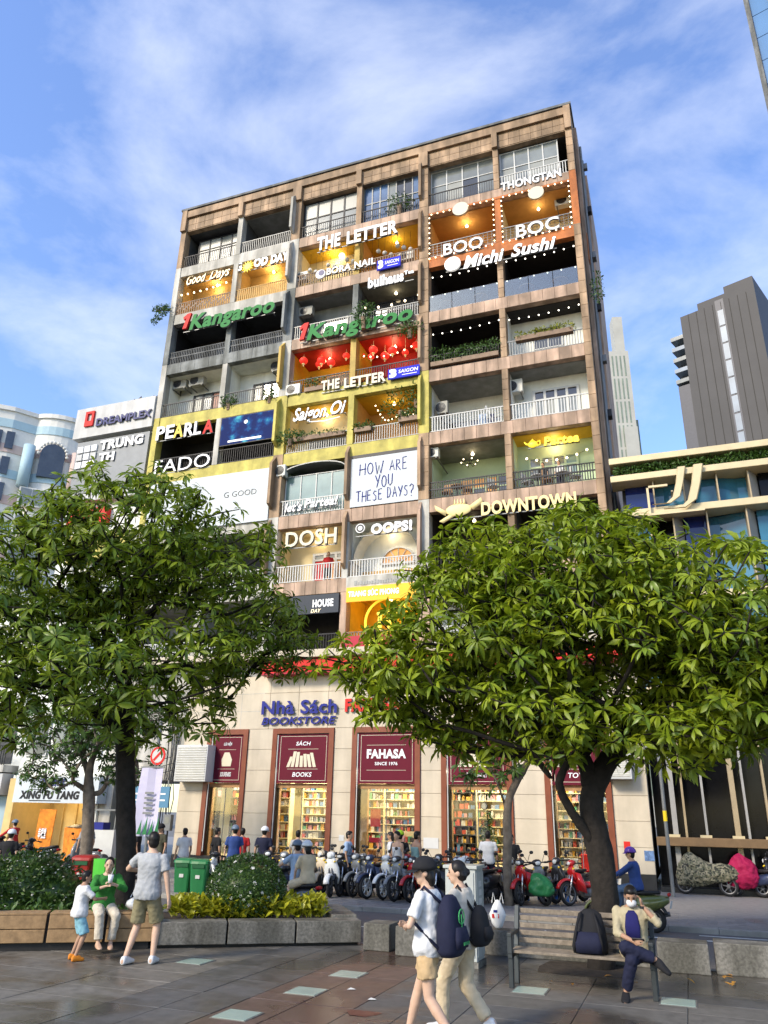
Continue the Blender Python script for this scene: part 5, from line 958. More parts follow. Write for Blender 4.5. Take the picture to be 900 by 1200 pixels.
mb = MB(); [mb.sph(PP(-1.1+1.75*math.cos(PI-PI*k/12), -2.3, z+3.2+1.85*math.sin(PI*k/12)), 0.22, 6, 4) for k in range(13)]; mb.build('arch_trim', 'pastel_white', pt)
for xx in (-4.0, 1.9): MB().cyl(PP(xx, -1.9, Ht-11), PP(xx, -1.9, Ht-5.2), 0.75, n=14).build('half_column', 'pastel_blue' if xx < 0 else 'pastel_pink', pt, True)
for k in range(6):
    z = Ht-13.6-3.7*k; w = pbox('window', 'pastel_white', pt, -4.2, 1.6, -2.35, -1.7, z, z+2.5)
    for j in range(4): pbox('pane', 'pane_grey', w, -4.0+1.4*j, -2.72+1.4*j, -2.40, -2.351, z+0.2, z+2.3)
for k in range(5):
    for xx in (-8.5, -7.0): pbox('window', 'pane_dark', pt, xx, xx+1.0, -1.72, -1.3, Ht-6-3.6*k, Ht-3.6-3.6*k)
    pbox('window', 'pane_dark', pt, 3.3, 4.3, -0.55+0.12, 0.9, Ht-7-3.6*k, Ht-4.6-3.6*k)
# ---------------------------------------------------------------- ground, road, pavements
mat('earth_grey', (0.16, 0.155, 0.145), 0.8, var=0.15)
def wet_mat(name, col, rough=0.6, var=0.3, wet=True):
    m = bpy.data.materials.new(name); m.use_nodes = True; t = m.node_tree; b = t.nodes['Principled BSDF']; g = N(t, 'ShaderNodeNewGeometry')
    n = N(t, 'ShaderNodeTexNoise'); n.inputs['Scale'].default_value = 6; n.inputs['Detail'].default_value = 8; n.inputs['Roughness'].default_value = 0.65; t.links.new(g.outputs['Position'], n.inputs['Vector'])
    rp = N(t, 'ShaderNodeValToRGB'); rp.color_ramp.elements[0].position = 0.3; rp.color_ramp.elements[1].position = 0.7; rp.color_ramp.elements[0].color = tuple(c*(1-var) for c in col)+(1,); rp.color_ramp.elements[1].color = tuple(c*(1+var) for c in col)+(1,); t.links.new(n.outputs['Fac'], rp.inputs[0])
    oi = N(t, 'ShaderNodeObjectInfo'); mr = N(t, 'ShaderNodeMapRange'); mr.inputs['To Min'].default_value = 0.88; mr.inputs['To Max'].default_value = 1.1; t.links.new(oi.outputs['Random'], mr.inputs[0])
    mx = N(t, 'ShaderNodeMixRGB', blend_type='MULTIPLY'); mx.inputs[0].default_value = 1; t.links.new(rp.outputs[0], mx.inputs[1]); t.links.new(mr.outputs[0], mx.inputs[2])
    nw = N(t, 'ShaderNodeTexNoise'); nw.inputs['Scale'].default_value = 0.55; nw.inputs['Detail'].default_value = 4; nw.inputs['Distortion'].default_value = 0.6; t.links.new(g.outputs['Position'], nw.inputs['Vector'])
    rw = N(t, 'ShaderNodeValToRGB'); rw.color_ramp.elements[0].position = 0.44 if wet else 0.62; rw.color_ramp.elements[1].position = 0.60 if wet else 0.8; t.links.new(nw.outputs['Fac'], rw.inputs[0])
    dk = N(t, 'ShaderNodeMixRGB', blend_type='MULTIPLY'); dk.inputs[2].default_value = (0.50, 0.48, 0.46, 1); t.links.new(rw.outputs[0], dk.inputs[0]); t.links.new(mx.outputs[0], dk.inputs[1]); t.links.new(dk.outputs[0], b.inputs['Base Color'])
    ro = N(t, 'ShaderNodeMapRange'); ro.inputs['To Min'].default_value = rough; ro.inputs['To Max'].default_value = 0.22; t.links.new(rw.outputs[0], ro.inputs[0]); t.links.new(ro.outputs[0], b.inputs['Roughness'])
    nb = N(t, 'ShaderNodeTexNoise'); nb.inputs['Scale'].default_value = 60; t.links.new(g.outputs['Position'], nb.inputs['Vector']); bn = N(t, 'ShaderNodeBump'); bn.inputs['Strength'].default_value = 0.12; bn.inputs['Distance'].default_value = 0.01; t.links.new(nb.outputs['Fac'], bn.inputs['Height']); t.links.new(bn.outputs[0], b.inputs['Normal'])
    MATS[name] = m; return m
wet_mat('slab_beige', (0.140, 0.128, 0.108)); wet_mat('slab_grey', (0.088, 0.086, 0.082)); wet_mat('slab_red', (0.105, 0.068, 0.054)); wet_mat('slab_mid', (0.118, 0.110, 0.096)); wet_mat('asphalt', (0.105, 0.10, 0.098), 0.7, 0.2, False); wet_mat('pave_grey', (0.20, 0.19, 0.18), 0.6, 0.2, False)
mat('granite', (0.17, 0.163, 0.145), 0.7, var=0.4, scale=25, streak=0.5, bump=0.1); mat('kerb_stone', (0.26, 0.25, 0.23), 0.6, var=0.2, streak=0.2); mat('road_paint', (0.62, 0.62, 0.58), 0.6, var=0.2, scale=8)
KERB_Y, PLAZA_Y = -8.9, -13.75
tag(MB().box(-400, 400, -400, 600, -1.0, -0.16).build('ground', 'earth_grey', None), kind='structure')
tag(MB().box(-120, 120, PLAZA_Y, KERB_Y, -0.3, -0.11).build('road', 'asphalt', None), kind='structure')
sw = tag(MB().box(-120, 120, KERB_Y+0.25, 30, -0.3, -0.006).build('pavement', 'pave_grey', None), kind='structure')
plaza = tag(MB().box(-120, 120, -80, PLAZA_Y-0.2, -0.3, -0.045).build('plaza', 'slab_grey', None), kind='structure')
# kerb stones along the far pavement and the plaza edge
for nm, par, y0, y1, zt, xs in (('kerb_stone', sw, KERB_Y, KERB_Y+0.25, 0.0, (-14, 14)), ('kerb_stone', plaza, PLAZA_Y-0.2, PLAZA_Y, -0.02, (3.4, 14))):
    me = MB().box(-0.497, 0.497, y0, y1, -0.25, zt).mesh(nm, 'kerb_stone'); x = xs[0]
    while x < xs[1]: link(me, nm, par, 0.012, loc=(x+0.5, 0, random.uniform(-0.006, 0.004))); x += 1.0
tag(MB().box(-120, -14.003, KERB_Y, KERB_Y+0.25, -0.3, -0.002).build('far_kerb', 'kerb_stone', sw), None); MB().box(14.003, 120, KERB_Y, KERB_Y+0.25, -0.3, -0.002).build('far_kerb', 'kerb_stone', sw); MB().box(14.5, 120, PLAZA_Y-0.2, PLAZA_Y, -0.3, -0.022).build('far_kerb', 'kerb_stone', plaza); MB().box(-120, 3.397, PLAZA_Y-0.2, PLAZA_Y, -0.3, -0.05).build('far_kerb', 'kerb_stone', plaza)
# lane marks
RZ = -0.106
def dash(x0, x1, y, w=0.1): MB().box(x0, x1, y-w/2, y+w/2, RZ-0.002, RZ).build('lane_mark', 'road_paint', bpy.data.objects['road'])
(xa, ya), (xb, yb) = gnd(402, 1087, RZ), gnd(482, 1087, RZ); dash(xa, xb+0.3, (ya+yb)/2); (xa, ya) = gnd(778, 1099, RZ); dash(xa-0.2, xa+1.3, ya); dash(-3.5, -2.0, ya-0.3); dash(xa+3, xa+4.6, ya); dash(-7, -5.4, ya)
dash(8.6, 13, KERB_Y-0.35, 0.08)
# plaza slabs: bands that run away from the camera, each slab its own stone
rs = random.Random(4); _sl = {}
def slab(x0, x1, y0, y1, m):
    k = (round(x1-x0, 2), round(y1-y0, 2), m)
    if k not in _sl:
        w, h, g, b = k[0]/2-0.003, k[1]/2-0.003, 0.0, 0.005; vs = [(-w,-h,-0.03),(w,-h,-0.03),(w,h,-0.03),(-w,h,-0.03),(-w,-h,-b),(w,-h,-b),(w,h,-b),(-w,h,-b),(-w+b,-h+b,0),(w-b,-h+b,0),(w-b,h-b,0),(-w+b,h-b,0)]
        _sl[k] = MB().add(vs, [(0,1,5,4),(1,2,6,5),(2,3,7,6),(3,0,4,7),(4,5,9,8),(5,6,10,9),(6,7,11,10),(7,4,8,11),(8,9,10,11)]).mesh('paving_slab', m)
    o = link(_sl[k], 'paving_slab', plaza, loc=((x0+x1)/2, (y0+y1)/2, rs.uniform(-0.002, 0.002))); o.rotation_euler = (rs.uniform(-0.002, 0.002), rs.uniform(-0.002, 0.002), 0)
bands = [(-3.9, 2.1, 'slab_beige', 1.2, 0.6), (2.1, 3.45, 'slab_grey', 0.675, 0.9), (3.45, 4.8, 'slab_red', 0.675, 0.9), (4.8, 6.0, 'slab_grey', 0.6, 0.9), (6.0, 13.2, 'slab_mid', 1.2, 0.6)]
for x0, x1, m, w, h in bands:
    y = -21.4; row = 0
    while y < PLAZA_Y-0.2-h+0.3:
        x = x0; y1 = min(y+h, PLAZA_Y-0.202)
        while x < x1-0.01:
            # skip slabs that lie under the slanting planter
            if (x+w < 3.2 and y > -17.6+(x+1.57)*0.66+1.6): x += w; continue
            slab(x, min(x+w, x1), y, y1, m if not (m == 'slab_mid' and rs.random() < 0.12) else 'slab_grey'); x += w
        y += h; row += 1
# pale glass light tiles set in the plaza
mat('light_tile', (0.27, 0.36, 0.31), 0.25, var=0.1, spec=0.6); mat('tile_rim', (0.2, 0.2, 0.19), 0.4, 0.5)
for k, (px, py, lab) in enumerate(((278, 1190, 'nearest pale green glass floor tile in the red paving band'), (359, 1162, 'second pale green glass floor tile in the red paving band'), (409, 1142, 'farthest pale green glass floor tile in the red paving band'), (229, 1127, 'pale green glass floor tile by the granite planter foot'), (622, 1161, 'pale green glass floor tile under left bench leg'), (795, 1175, 'pale green glass floor tile at right bench leg'))):
    x, y = gnd(px, py); t = thing('floor_light', lab, 'floor tile', (x, y, 0), group='glass floor tiles'); MB().box(x-0.22, x+0.22, y-0.22, y+0.22, -0.02, 0.006).build('rim', 'tile_rim', t); MB().box(x-0.20, x+0.20, y-0.20, y+0.20, -0.01, 0.010).build('glass', 'light_tile', t)
# puddle stains and litter
for px, py, rx, ry, lab in ((420, 1180, 0.3, 0.18, 'dark red stain on the wet grey paving'),):
    x, y = gnd(px+4, py+8); mat('stain_red', (0.06, 0.01, 0.01), 0.3); mb = MB(); mb.add([(x+rx*0.6*(1+0.3*math.sin(3*a))*math.cos(a), y+ry*(1+0.3*math.cos(2*a))*math.sin(a), 0.0045) for a in np.linspace(0, 2*PI, 18, endpoint=False)], [tuple(range(18))]); tag(mb.build('stain', 'stain_red', None), lab, 'stain')
# pavement flags in view on the right and middle of the far side
flag = {}
for j in range(6):
    for i in range(46):
        x = -5.0+0.4*i+(0.2 if j % 2 else 0); y = KERB_Y+0.26+0.4*j
        if 'm' not in flag: flag['m'] = MB().add([(-0.196,-0.196,-0.02),(0.196,-0.196,-0.02),(0.196,0.196,-0.02),(-0.196,0.196,-0.02),(-0.19,-0.19,0),(0.19,-0.19,0),(0.19,0.19,0),(-0.19,0.19,0)], [(4,5,6,7),(0,1,5,4),(1,2,6,5),(2,3,7,6),(3,0,4,7)]).mesh('paving_flag', 'pave_grey')
        link(flag['m'], 'paving_flag', sw, loc=(x, y+0.2, random.uniform(-0.003, 0.003)))
# ---------------------------------------------------------------- trees
mat('bark', (0.022, 0.018, 0.015), 0.9, var=0.4, scale=8, bump=0.8, bscale=14); mat('bark_light', (0.16, 0.13, 0.10), 0.85, var=0.35, scale=7, bump=0.5, bscale=18)
leaf_mat('leaf_a', (0.090, 0.155, 0.008), (0.360, 0.430, 0.020), 0.38, 0.45, 2.2); leaf_mat('leaf_b', (0.075, 0.135, 0.008), (0.280, 0.360, 0.020), 0.38, 0.45, 3.0); leaf_mat('leaf_small', (0.04, 0.09, 0.012), (0.10, 0.19, 0.03), 0.3, 0.45, 5.0); leaf_mat('leaf_new', (0.10, 0.17, 0.015), (0.20, 0.29, 0.03), 0.35, 0.38, 5.0)
BARK = bpy.data.textures.new('bark', 'CLOUDS'); BARK.noise_scale = 0.11; BARK.noise_depth = 3
def grow(base, mains, targets, rng, r_tip=0.012, r_base=0.25, step=0.45, power=2.3):
    """mains: list of polylines (first one is the trunk); every target is joined to its nearest node; pipe model gives the girth"""
    P, par = [], []
    def addp(p, q): P.append(V3(p)); par.append(q); return len(P)-1
    idx = {}
    for line in mains:
        prev = None
        for i, p in enumerate(line):
            p = V3(p)
            if i == 0 and P:
                d = np.linalg.norm(np.array(P)-p, axis=1); prev = int(d.argmin()); continue
            if prev is not None:
                L = np.linalg.norm(p-P[prev]); n = max(1, int(L/step)); a = P[prev].copy()
                for k in range(1, n+1): prev = addp(a+(p-a)*k/n+(rng.normal(0, 0.02, 3) if k < n else 0), prev)
            else: prev = addp(p, -1)
    n_main = len(P); order = np.argsort(np.linalg.norm(targets-targets.mean(0), axis=1)) if False else np.argsort(np.linalg.norm(targets-np.array(P[n_main//2]), axis=1))
    tips = []
    for ti in order:
        tg = targets[ti]; A = np.array(P); dv = A-tg; d = np.linalg.norm(dv, axis=1)+np.where(dv[:, 2] > 0.0, dv[:, 2]*1.2, 0); d[:max(2, n_main//6)] += 5; j = int(d.argmin())
        a = P[j].copy(); L = np.linalg.norm(tg-a); n = max(1, int(L/0.35)); prev = j
        for k in range(1, n+1):
            f = k/n; p = a+(tg-a)*f; p[2] += math.sin(f*PI)*L*0.10
            if k < n: p = p+rng.normal(0, 0.035, 3)
            prev = addp(p, prev)
        tips.append(prev)
    N_ = len(P); area = np.zeros(N_); ch = [0]*N_
    for i in range(N_-1, -1, -1):
        if area[i] == 0: area[i] = r_tip**power
        if par[i] >= 0: area[par[i]] += area[i]; ch[par[i]] += 1
    rad = area**(1/power); k = r_base/rad[0] if rad[0] > 0 else 1
    rad = np.where(rad > r_tip*2, rad*(1+(k-1)*np.clip((rad-r_tip*2)/(rad[0]-r_tip*2+1e-9), 0, 1)), rad)
    return np.array(P), par, rad, tips
def wood_mesh(P, par, rad, lo=0.0, hi=1e9, n=6):
    mb = MB(); kids = {}
    for i, p in enumerate(par): kids.setdefault(p, []).append(i)
    done = set()
    # follow chains, thickest child continues
    starts = [(i, -1) for i in kids.get(-1, [])]
    while starts:
        i, pr = starts.pop(); pts, rr = [], []
        if pr >= 0: pts.append(P[pr]); rr.append(min(rad[pr], rad[i]*1.25))
        cur = i
        while True:
            pts.append(P[cur]); rr.append(rad[cur]); ks = sorted(kids.get(cur, []), key=lambda q: -rad[q])
            for q in ks[1:]: starts.append((q, cur))
            if not ks: break
            cur = ks[0]
        if lo <= rr[0] < hi and len(pts) > 1: mb.tube(pts, rr, 10 if rr[0] > 0.07 else (6 if rr[0] > 0.03 else 4))
    return mb
def crown_targets(ells, n, rng, mind=0.3, shell=0.35):
    pts = []; tries = 0; vol = np.array([np.prod(e[1]) for e in ells]); pr = vol/vol.sum(); acc = np.zeros((0, 3))
    while len(pts) < n and tries < n*60:
        tries += 1; e = ells[rng.choice(len(ells), p=pr)]; d = rng.normal(0, 1, 3); d /= np.linalg.norm(d); q = (shell**3+(1-shell**3)*rng.random())**(1/3); p = V3(e[0])+d*V3(e[1])*q
        if len(pts) and np.min(np.sum((acc-p)**2, 1)) < mind*mind: continue
        pts.append(p); acc = np.array(pts)
    return np.array(pts)
def clump(k):
    return lambda p: math.sin(p[0]*2.3+1.3*p[2])+math.sin(p[1]*2.1-p[2]*1.7+1)+math.sin(p[2]*2.9+p[0]*1.1+2) > -1.25*k
def tree(name, label, base, mains, ells, n, seed, r_base, L, W, leafm, barkm='bark', n_obj=300, per=(9, 14), mind=0.3, shell=0.35, new=0.12, group=None, spread=(0.9, 1.75), keep=None):
    rng = np.random.default_rng(seed); T = crown_targets(ells, n, rng, mind, shell)
    if keep is not None: T = T[[bool(keep(p)) for p in T]]
    P, par, rad, tips = grow(base, mains, T, rng, r_base=r_base)
    t = thing(name, label, 'tree', tuple(base), group=group)
    to = wood_mesh(P, par, rad, 0.045).build('trunk', barkm, t, True); to.modifiers.new('sub', 'SUBSURF').render_levels = 2; dm = to.modifiers.new('bark', 'DISPLACE'); dm.texture = BARK; dm.strength = 0.05; dm.mid_level = 0.5
    c = bpy.data.objects.new('crown', wood_mesh(P, par, rad, 0.0, 0.045, 4).mesh('crown', barkm, True)); COL.objects.link(c); c.parent = t; c.location = -wloc(t)
    lead = np.array([P[i]-P[par[i]] for i in tips]); lead /= (np.linalg.norm(lead, axis=1, keepdims=True)+1e-9); pos = P[tips]
    ax = lead*0.55+np.array([0, 0, 0.75])+rng.normal(0, 0.22, lead.shape); outw = pos-pos.mean(0); outw /= np.linalg.norm(outw, axis=1, keepdims=True); ax += outw*0.22; ax /= np.linalg.norm(ax, axis=1, keepdims=True)
    dist = np.linalg.norm(pos-CAM, axis=1); vis = dist-1.2*np.einsum('ij,ij->i', outw, (CAM-pos)/dist[:, None]); near = set(np.argsort(vis)[:n_obj].tolist())
    # shared rosette shapes for the clusters that show largest
    protos = []
    for k in range(16):
        v, f = rosette(rng, int(rng.integers(*per)), L*rng.uniform(0.8, 1.15), W, (0, 0, 1), spread); protos.append(np_mesh('leaf_cluster', v, f, leafm if k % 16 >= 16*new else 'leaf_new'))
    rest = []
    for i in range(len(pos)):
        q = Vector((0, 0, 1)).rotation_difference(Vector(ax[i]))
        if i in near:
            o = bpy.data.objects.new('leaf_cluster', protos[int(rng.integers(16))]); COL.objects.link(o); o.parent = c; o.location = Vector(pos[i])-wloc(c); o.rotation_mode = 'QUATERNION'; o.rotation_quaternion = q @ Matrix.Rotation(rng.uniform(0, 6.28), 4, 'Z').to_quaternion(); s = rng.uniform(0.7, 1.2); o.scale = (s, s, s)
        else:
            v, f = rosette(rng, int(rng.integers(*per)), L*rng.uniform(0.8, 1.15), W, ax[i], spread); rest.append((v+pos[i], f))
    # leaves also strung along the outer twigs
    for i in tips:
        j = par[i]
        if j >= 0 and rng.random() < 0.6 and i not in near: v, f = rosette(rng, int(rng.integers(4, 8)), L*0.9, W, (rng.normal(0, 0.5), rng.normal(0, 0.5), 1), spread); rest.append((v+P[j], f))
    if rest: v, f = join_np(rest); o = link(np_mesh('foliage', v, f, leafm), 'foliage', c); tag(o, kind='stuff')
    return t
def R3(px, py, hd): return tuple(reach(px, py, hd))
def ell(px, py, hd, rx, rz, ry): return (R3(px, py, hd), (rx, ry, rz))
# right tree
bx_, by_ = 7.02, -14.75; hd = math.hypot(bx_-CAM[0], by_-CAM[1]); B0 = (bx_, by_, -0.6)
mains = [[B0, R3(711, 1060, hd), R3(704, 1000, hd), R3(695, 965, hd), R3(690, 930, hd), R3(688, 885, hd+0.1), R3(690, 830, hd), R3(700, 760, hd)],
         [R3(699, 985, hd), R3(668, 950, hd-0.3), R3(648, 915, hd-0.5), R3(622, 880, hd-0.7), R3(590, 840, hd-0.9), R3(540, 790, hd-0.8)],
         [R3(690, 925, hd), R3(712, 890, hd+0.3), R3(740, 855, hd+0.5), R3(790, 800, hd+0.6), R3(850, 750, hd+0.4)],
         [R3(688, 900, hd), R3(660, 850, hd+0.6), R3(640, 780, hd+1.0), R3(620, 700, hd+1.0)],
         [R3(690, 860, hd), R3(735, 790, hd-1.2), R3(760, 720, hd-1.6)], [R3(689, 870, hd), R3(640, 810, hd-1.5), R3(590, 760, hd-2.0)], [R3(622, 880, hd-0.7), R3(520, 850, hd-0.6), R3(450, 800, hd-0.4)]]
px1 = hd*1.04/900
ells = [ell(680, 728, hd, 2.35, 1.75, 2.3), ell(560, 775, hd-0.3, 2.0, 1.55, 2.0), ell(800, 745, hd, 2.3, 1.7, 2.3), ell(465, 800, hd, 1.25, 0.85, 1.2), ell(905, 770, hd, 1.5, 1.5, 1.8), ell(600, 848, hd-0.8, 1.7, 0.7, 1.4), ell(790, 838, hd-0.4, 1.7, 0.85, 1.6), ell(600, 690, hd+0.4, 1.2, 1.0, 1.4), ell(690, 640, hd+0.2, 1.3, 0.75, 1.3), ell(640, 625, hd, 0.6, 0.5, 0.6), ell(735, 622, hd, 0.6, 0.45, 0.6), ell(430, 760, hd, 0.6, 0.5, 0.6), ell(515, 690, hd, 0.9, 0.7, 0.9), ell(565, 655, hd, 1.2, 0.75, 1.0), ell(410, 785, hd, 0.7, 0.45, 0.7), ell(850, 660, hd, 0.8, 0.5, 0.8)]
tree('street_tree', 'large leafy tree with forked dark trunk behind the bench, right side', B0, mains, ells, 2900, 11, 0.215, 0.21, 0.066, 'leaf_a', mind=0.185, shell=0.3, per=(9, 15), keep=clump(1.0), spread=(0.8, 1.95))
# left tree
lx, ly = gnd(149, 1093); hd = math.hypot(lx-CAM[0], ly-CAM[1]); B0 = (lx, ly, -0.5)
mains = [[B0, R3(148, 1000, hd), R3(147, 920, hd), R3(146, 860, hd), R3(147, 800, hd), R3(150, 740, hd), R3(160, 660, hd)],
         [R3(146, 848, hd), R3(112, 838, hd-0.3), R3(82, 812, hd-0.4), R3(62, 770, hd-0.5), R3(30, 720, hd-0.5)], [R3(147, 800, hd), R3(125, 740, hd+0.8), R3(110, 660, hd+1.0), R3(90, 600, hd+1)], [R3(147, 780, hd), R3(190, 700, hd-0.4), R3(230, 640, hd-0.4)],
         [R3(147, 820, hd), R3(200, 770, hd+0.6), R3(270, 740, hd+1.0), R3(330, 720, hd+1)], [R3(82, 812, hd-0.4), R3(20, 800, hd-1.0), R3(-40, 770, hd-1.2)], [R3(147, 840, hd), R3(210, 820, hd-1.2), R3(270, 800, hd-1.8)]]
ells = [ell(150, 640, hd, 2.3, 1.75, 2.3), ell(250, 700, hd, 1.9, 2.0, 2.0), ell(60, 690, hd, 2.2, 1.9, 2.2), ell(290, 790, hd-0.5, 1.25, 1.1, 1.5), ell(-30, 760, hd-0.5, 2.0, 1.9, 2.0), ell(190, 800, hd-1.0, 2.0, 1.2, 1.5), ell(60, 790, hd-1.5, 1.8, 0.9, 1.4), ell(330, 740, hd, 0.7, 0.9, 1.0), ell(255, 830, hd-0.8, 0.8, 0.5, 0.8), ell(340, 690, hd, 0.5, 0.5, 0.6), ell(215, 580, hd, 0.6, 0.5, 0.6), ell(90, 590, hd, 0.6, 0.5, 0.6), ell(350, 770, hd, 0.5, 0.45, 0.5)]
tree('street_tree', 'large open-crowned tree rising from the planter behind the family, left side', B0, mains, ells, 2200, 23, 0.19, 0.205, 0.064, 'leaf_b', mind=0.20, shell=0.3, keep=lambda p: clump(1.0)(p) and not (p[0] > 0.3 and p[2] < 4.7), spread=(0.8, 1.95))
# slim tree across the road, in the middle
sx, sy = gnd(596, 1061); hd = math.hypot(sx-CAM[0], sy-CAM[1]); B0 = (sx, sy, -0.5)
mains = [[B0, R3(595, 1000, hd), R3(594, 950, hd), R3(597, 930, hd), R3(612, 905, hd), R3(625, 880, hd), R3(640, 850, hd)], [R3(595, 945, hd), R3(584, 920, hd), R3(572, 895, hd), R3(560, 870, hd)], [R3(612, 905, hd), R3(604, 885, hd), R3(600, 860, hd)]]
tree('street_tree', 'slim light-barked tree across the road in front of stationery window', B0, mains, [ell(565, 905, hd, 1.0, 0.5, 0.8), ell(600, 855, hd, 1.6, 0.9, 1.2), ell(650, 860, hd, 1.2, 0.8, 1.0)], 120, 31, 0.12, 0.22, 0.08, 'leaf_small', 'bark_light', n_obj=60, mind=0.22)
# older leaning tree across the road on the left
sx, sy = gnd(96, 1040); sx, sy = -9.3, -6.6; hd = math.hypot(sx-CAM[0], sy-CAM[1]); B0 = (sx, sy, -0.5)
mains = [[B0, R3(101, 1000, hd), R3(104, 950, hd), R3(103, 910, hd), R3(96, 890, hd), R3(86, 870, hd), R3(70, 850, hd)], [R3(104, 940, hd), R3(120, 930, hd), R3(128, 900, hd)], [R3(103, 912, hd), R3(108, 885, hd), R3(122, 865, hd), R3(135, 845, hd)], [R3(101, 900, hd), R3(90, 860, hd+0.4), R3(85, 820, hd+0.5)]]
tree('street_tree', 'shorter bright green tree by the bubble tea shop, seen behind dark trunk', B0, mains, [ell(75, 855, hd, 1.9, 1.1, 1.6), ell(130, 845, hd, 1.7, 1.2, 1.6), ell(175, 830, hd, 1.4, 1.1, 1.4), ell(60, 905, hd, 1.2, 0.6, 1.0), ell(115, 800, hd, 1.9, 1.0, 1.6), ell(150, 900, hd, 1.2, 0.6, 1.0)], 820, 37, 0.20, 0.16, 0.07, 'leaf_small', 'bark_light', n_obj=100, mind=0.19, shell=0.3, per=(8, 12))

mat('soil0', (0.045, 0.036, 0.028), 0.9, var=0.4, scale=9, bump=0.5)
# square of bare earth around the right tree
tag(MB().prism([(6.35, -15.45), (7.0, -15.5), (7.6, -15.42), (7.66, -14.9), (7.6, -14.42), (6.9, -14.4), (6.38, -14.45), (6.3, -15.0)], lambda a, b, d: (a, b, d), -0.04, 0.008).build('tree_pit', 'soil0', None), kind='structure')
# ---------------------------------------------------------------- planter, shrubs, bench, bins, posts
mat('bench_wood', (0.30, 0.19, 0.095), 0.55, var=0.3, scale=9, bump=0.15); mat('old_wood', (0.20, 0.165, 0.125), 0.75, var=0.35, scale=12, bump=0.3, bscale=60); mat('cast_iron', (0.045, 0.052, 0.055), 0.5, 0.4, var=0.3); mat('soil', (0.05, 0.038, 0.028), 0.9, var=0.3)
leaf_mat('shrub_dark', (0.020, 0.055, 0.008), (0.070, 0.130, 0.020), 0.2, 0.4, 9.0); leaf_mat('shrub_lime', (0.24, 0.26, 0.015), (0.48, 0.46, 0.03), 0.3, 0.4, 8.0); mat('petal', (0.75, 0.73, 0.68), 0.6, var=0)
# frame of the planter: origin a at the far left of its front edge, u along the edge, w towards the road
pa = np.array([-1.57, -17.60]); pb = np.array([3.2, -14.45]); pu = (pb-pa)/np.linalg.norm(pb-pa); pw = np.array([-pu[1], pu[0]]); PL = np.linalg.norm(pb-pa)
def PW(s, d, z): q = pa+pu*s+pw*d; return (q[0], q[1], z)
def pl_box(name, m, par, s0, s1, d0, d1, z0, z1, bevel=0.01): return MB().add([PW(s0,d0,z0),PW(s1,d0,z0),PW(s1,d1,z0),PW(s0,d1,z0),PW(s0,d0,z1),PW(s1,d0,z1),PW(s1,d1,z1),PW(s0,d1,z1)], [(0,3,2,1),(4,5,6,7),(0,1,5,4),(1,2,6,5),(2,3,7,6),(3,0,4,7)]).build(name, m, par, bevel=bevel)
pln = thing('planter', 'long low granite planter slanting beside the plaza, wood bench at its left', 'planter', PW(PL/2, 0.6, 0))
wend = 2.30
pl_box('soil_bed', 'soil', pln, -4.0, PL-0.45, 0.3, 2.2, 0.0, 0.30, 0)
for k in range(4): s0 = wend+0.02+(PL-wend)*k/3.0*0.999; s1 = wend+(PL-wend)*(k+1)/3.0-0.012; (pl_box('granite_block', 'granite', pln, s0, s1, 0.0, 0.45, 0.05, 0.38) if k < 3 else None)
pl_box('granite_block', 'granite', pln, PL-0.45, PL, 0.46, 2.2, 0.05, 0.42); pl_box('granite_block', 'granite', pln, wend+0.5, PL-0.46, 2.21, 2.5, 0.0, 0.34)
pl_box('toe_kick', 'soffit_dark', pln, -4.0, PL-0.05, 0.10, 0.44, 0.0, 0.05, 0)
wb = thing('wooden_bench', 'long backless wooden bench along planter where woman in green sits', 'bench', PW(0, 0.2, 0))
for s0, s1 in ((-4.0, -2.7), (-2.68, -0.35), (-0.33, 0.62), (0.64, 1.5), (1.52, wend)):
    pl_box('plank', 'bench_wood', wb, s0+0.012, s1-0.012, -0.06, -0.02, 0.31, 0.50, 0.008); pl_box('plank', 'bench_wood', wb, s0+0.012, s1-0.012, -0.055, -0.015, 0.115, 0.30, 0.008)
    for q in range(3): pl_box('plank', 'bench_wood', wb, s0+0.012, s1-0.012, -0.06+0.135*q, -0.06+0.135*q+0.125, 0.505, 0.535, 0.005)
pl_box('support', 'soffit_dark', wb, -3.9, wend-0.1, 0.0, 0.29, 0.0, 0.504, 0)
def shrub(name, label, c, r, n, L, W, m, shell=0.8, flowers=0, seed=1, cat='shrub', core='shrub_dark'):
    rng = np.random.default_rng(seed); t = thing(name, label, cat, (c[0], c[1], 0.3)); v, f = ball_leaves(rng, c, r, n, L, W, shell, 0.25); tag(link(np_mesh('foliage', v, f, m), 'foliage', t), kind='stuff')
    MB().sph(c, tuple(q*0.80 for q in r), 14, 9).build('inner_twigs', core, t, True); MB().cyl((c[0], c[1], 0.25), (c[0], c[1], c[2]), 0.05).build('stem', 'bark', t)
    if flowers:
        d = rng.normal(0, 1, (flowers, 3)); d /= np.linalg.norm(d, axis=1, keepdims=True); mb = MB()
        for q in d:
            p = V3(c)+q*V3(r)*1.04; a = np.cross(q, (0.1, 0.2, 1)); a /= np.linalg.norm(a); b = np.cross(q, a)
            for k in range(5): t0 = k*1.2566; e1, e2 = a*math.cos(t0)+b*math.sin(t0), a*math.cos(t0+0.7)+b*math.sin(t0+0.7); mb.add([p, p+e1*0.022, p+(e1+e2)*0.017+q*0.004, p+e2*0.022], [(0, 1, 2, 3)])
        tag(mb.build('blossom', 'petal', t), kind='stuff')
    return t
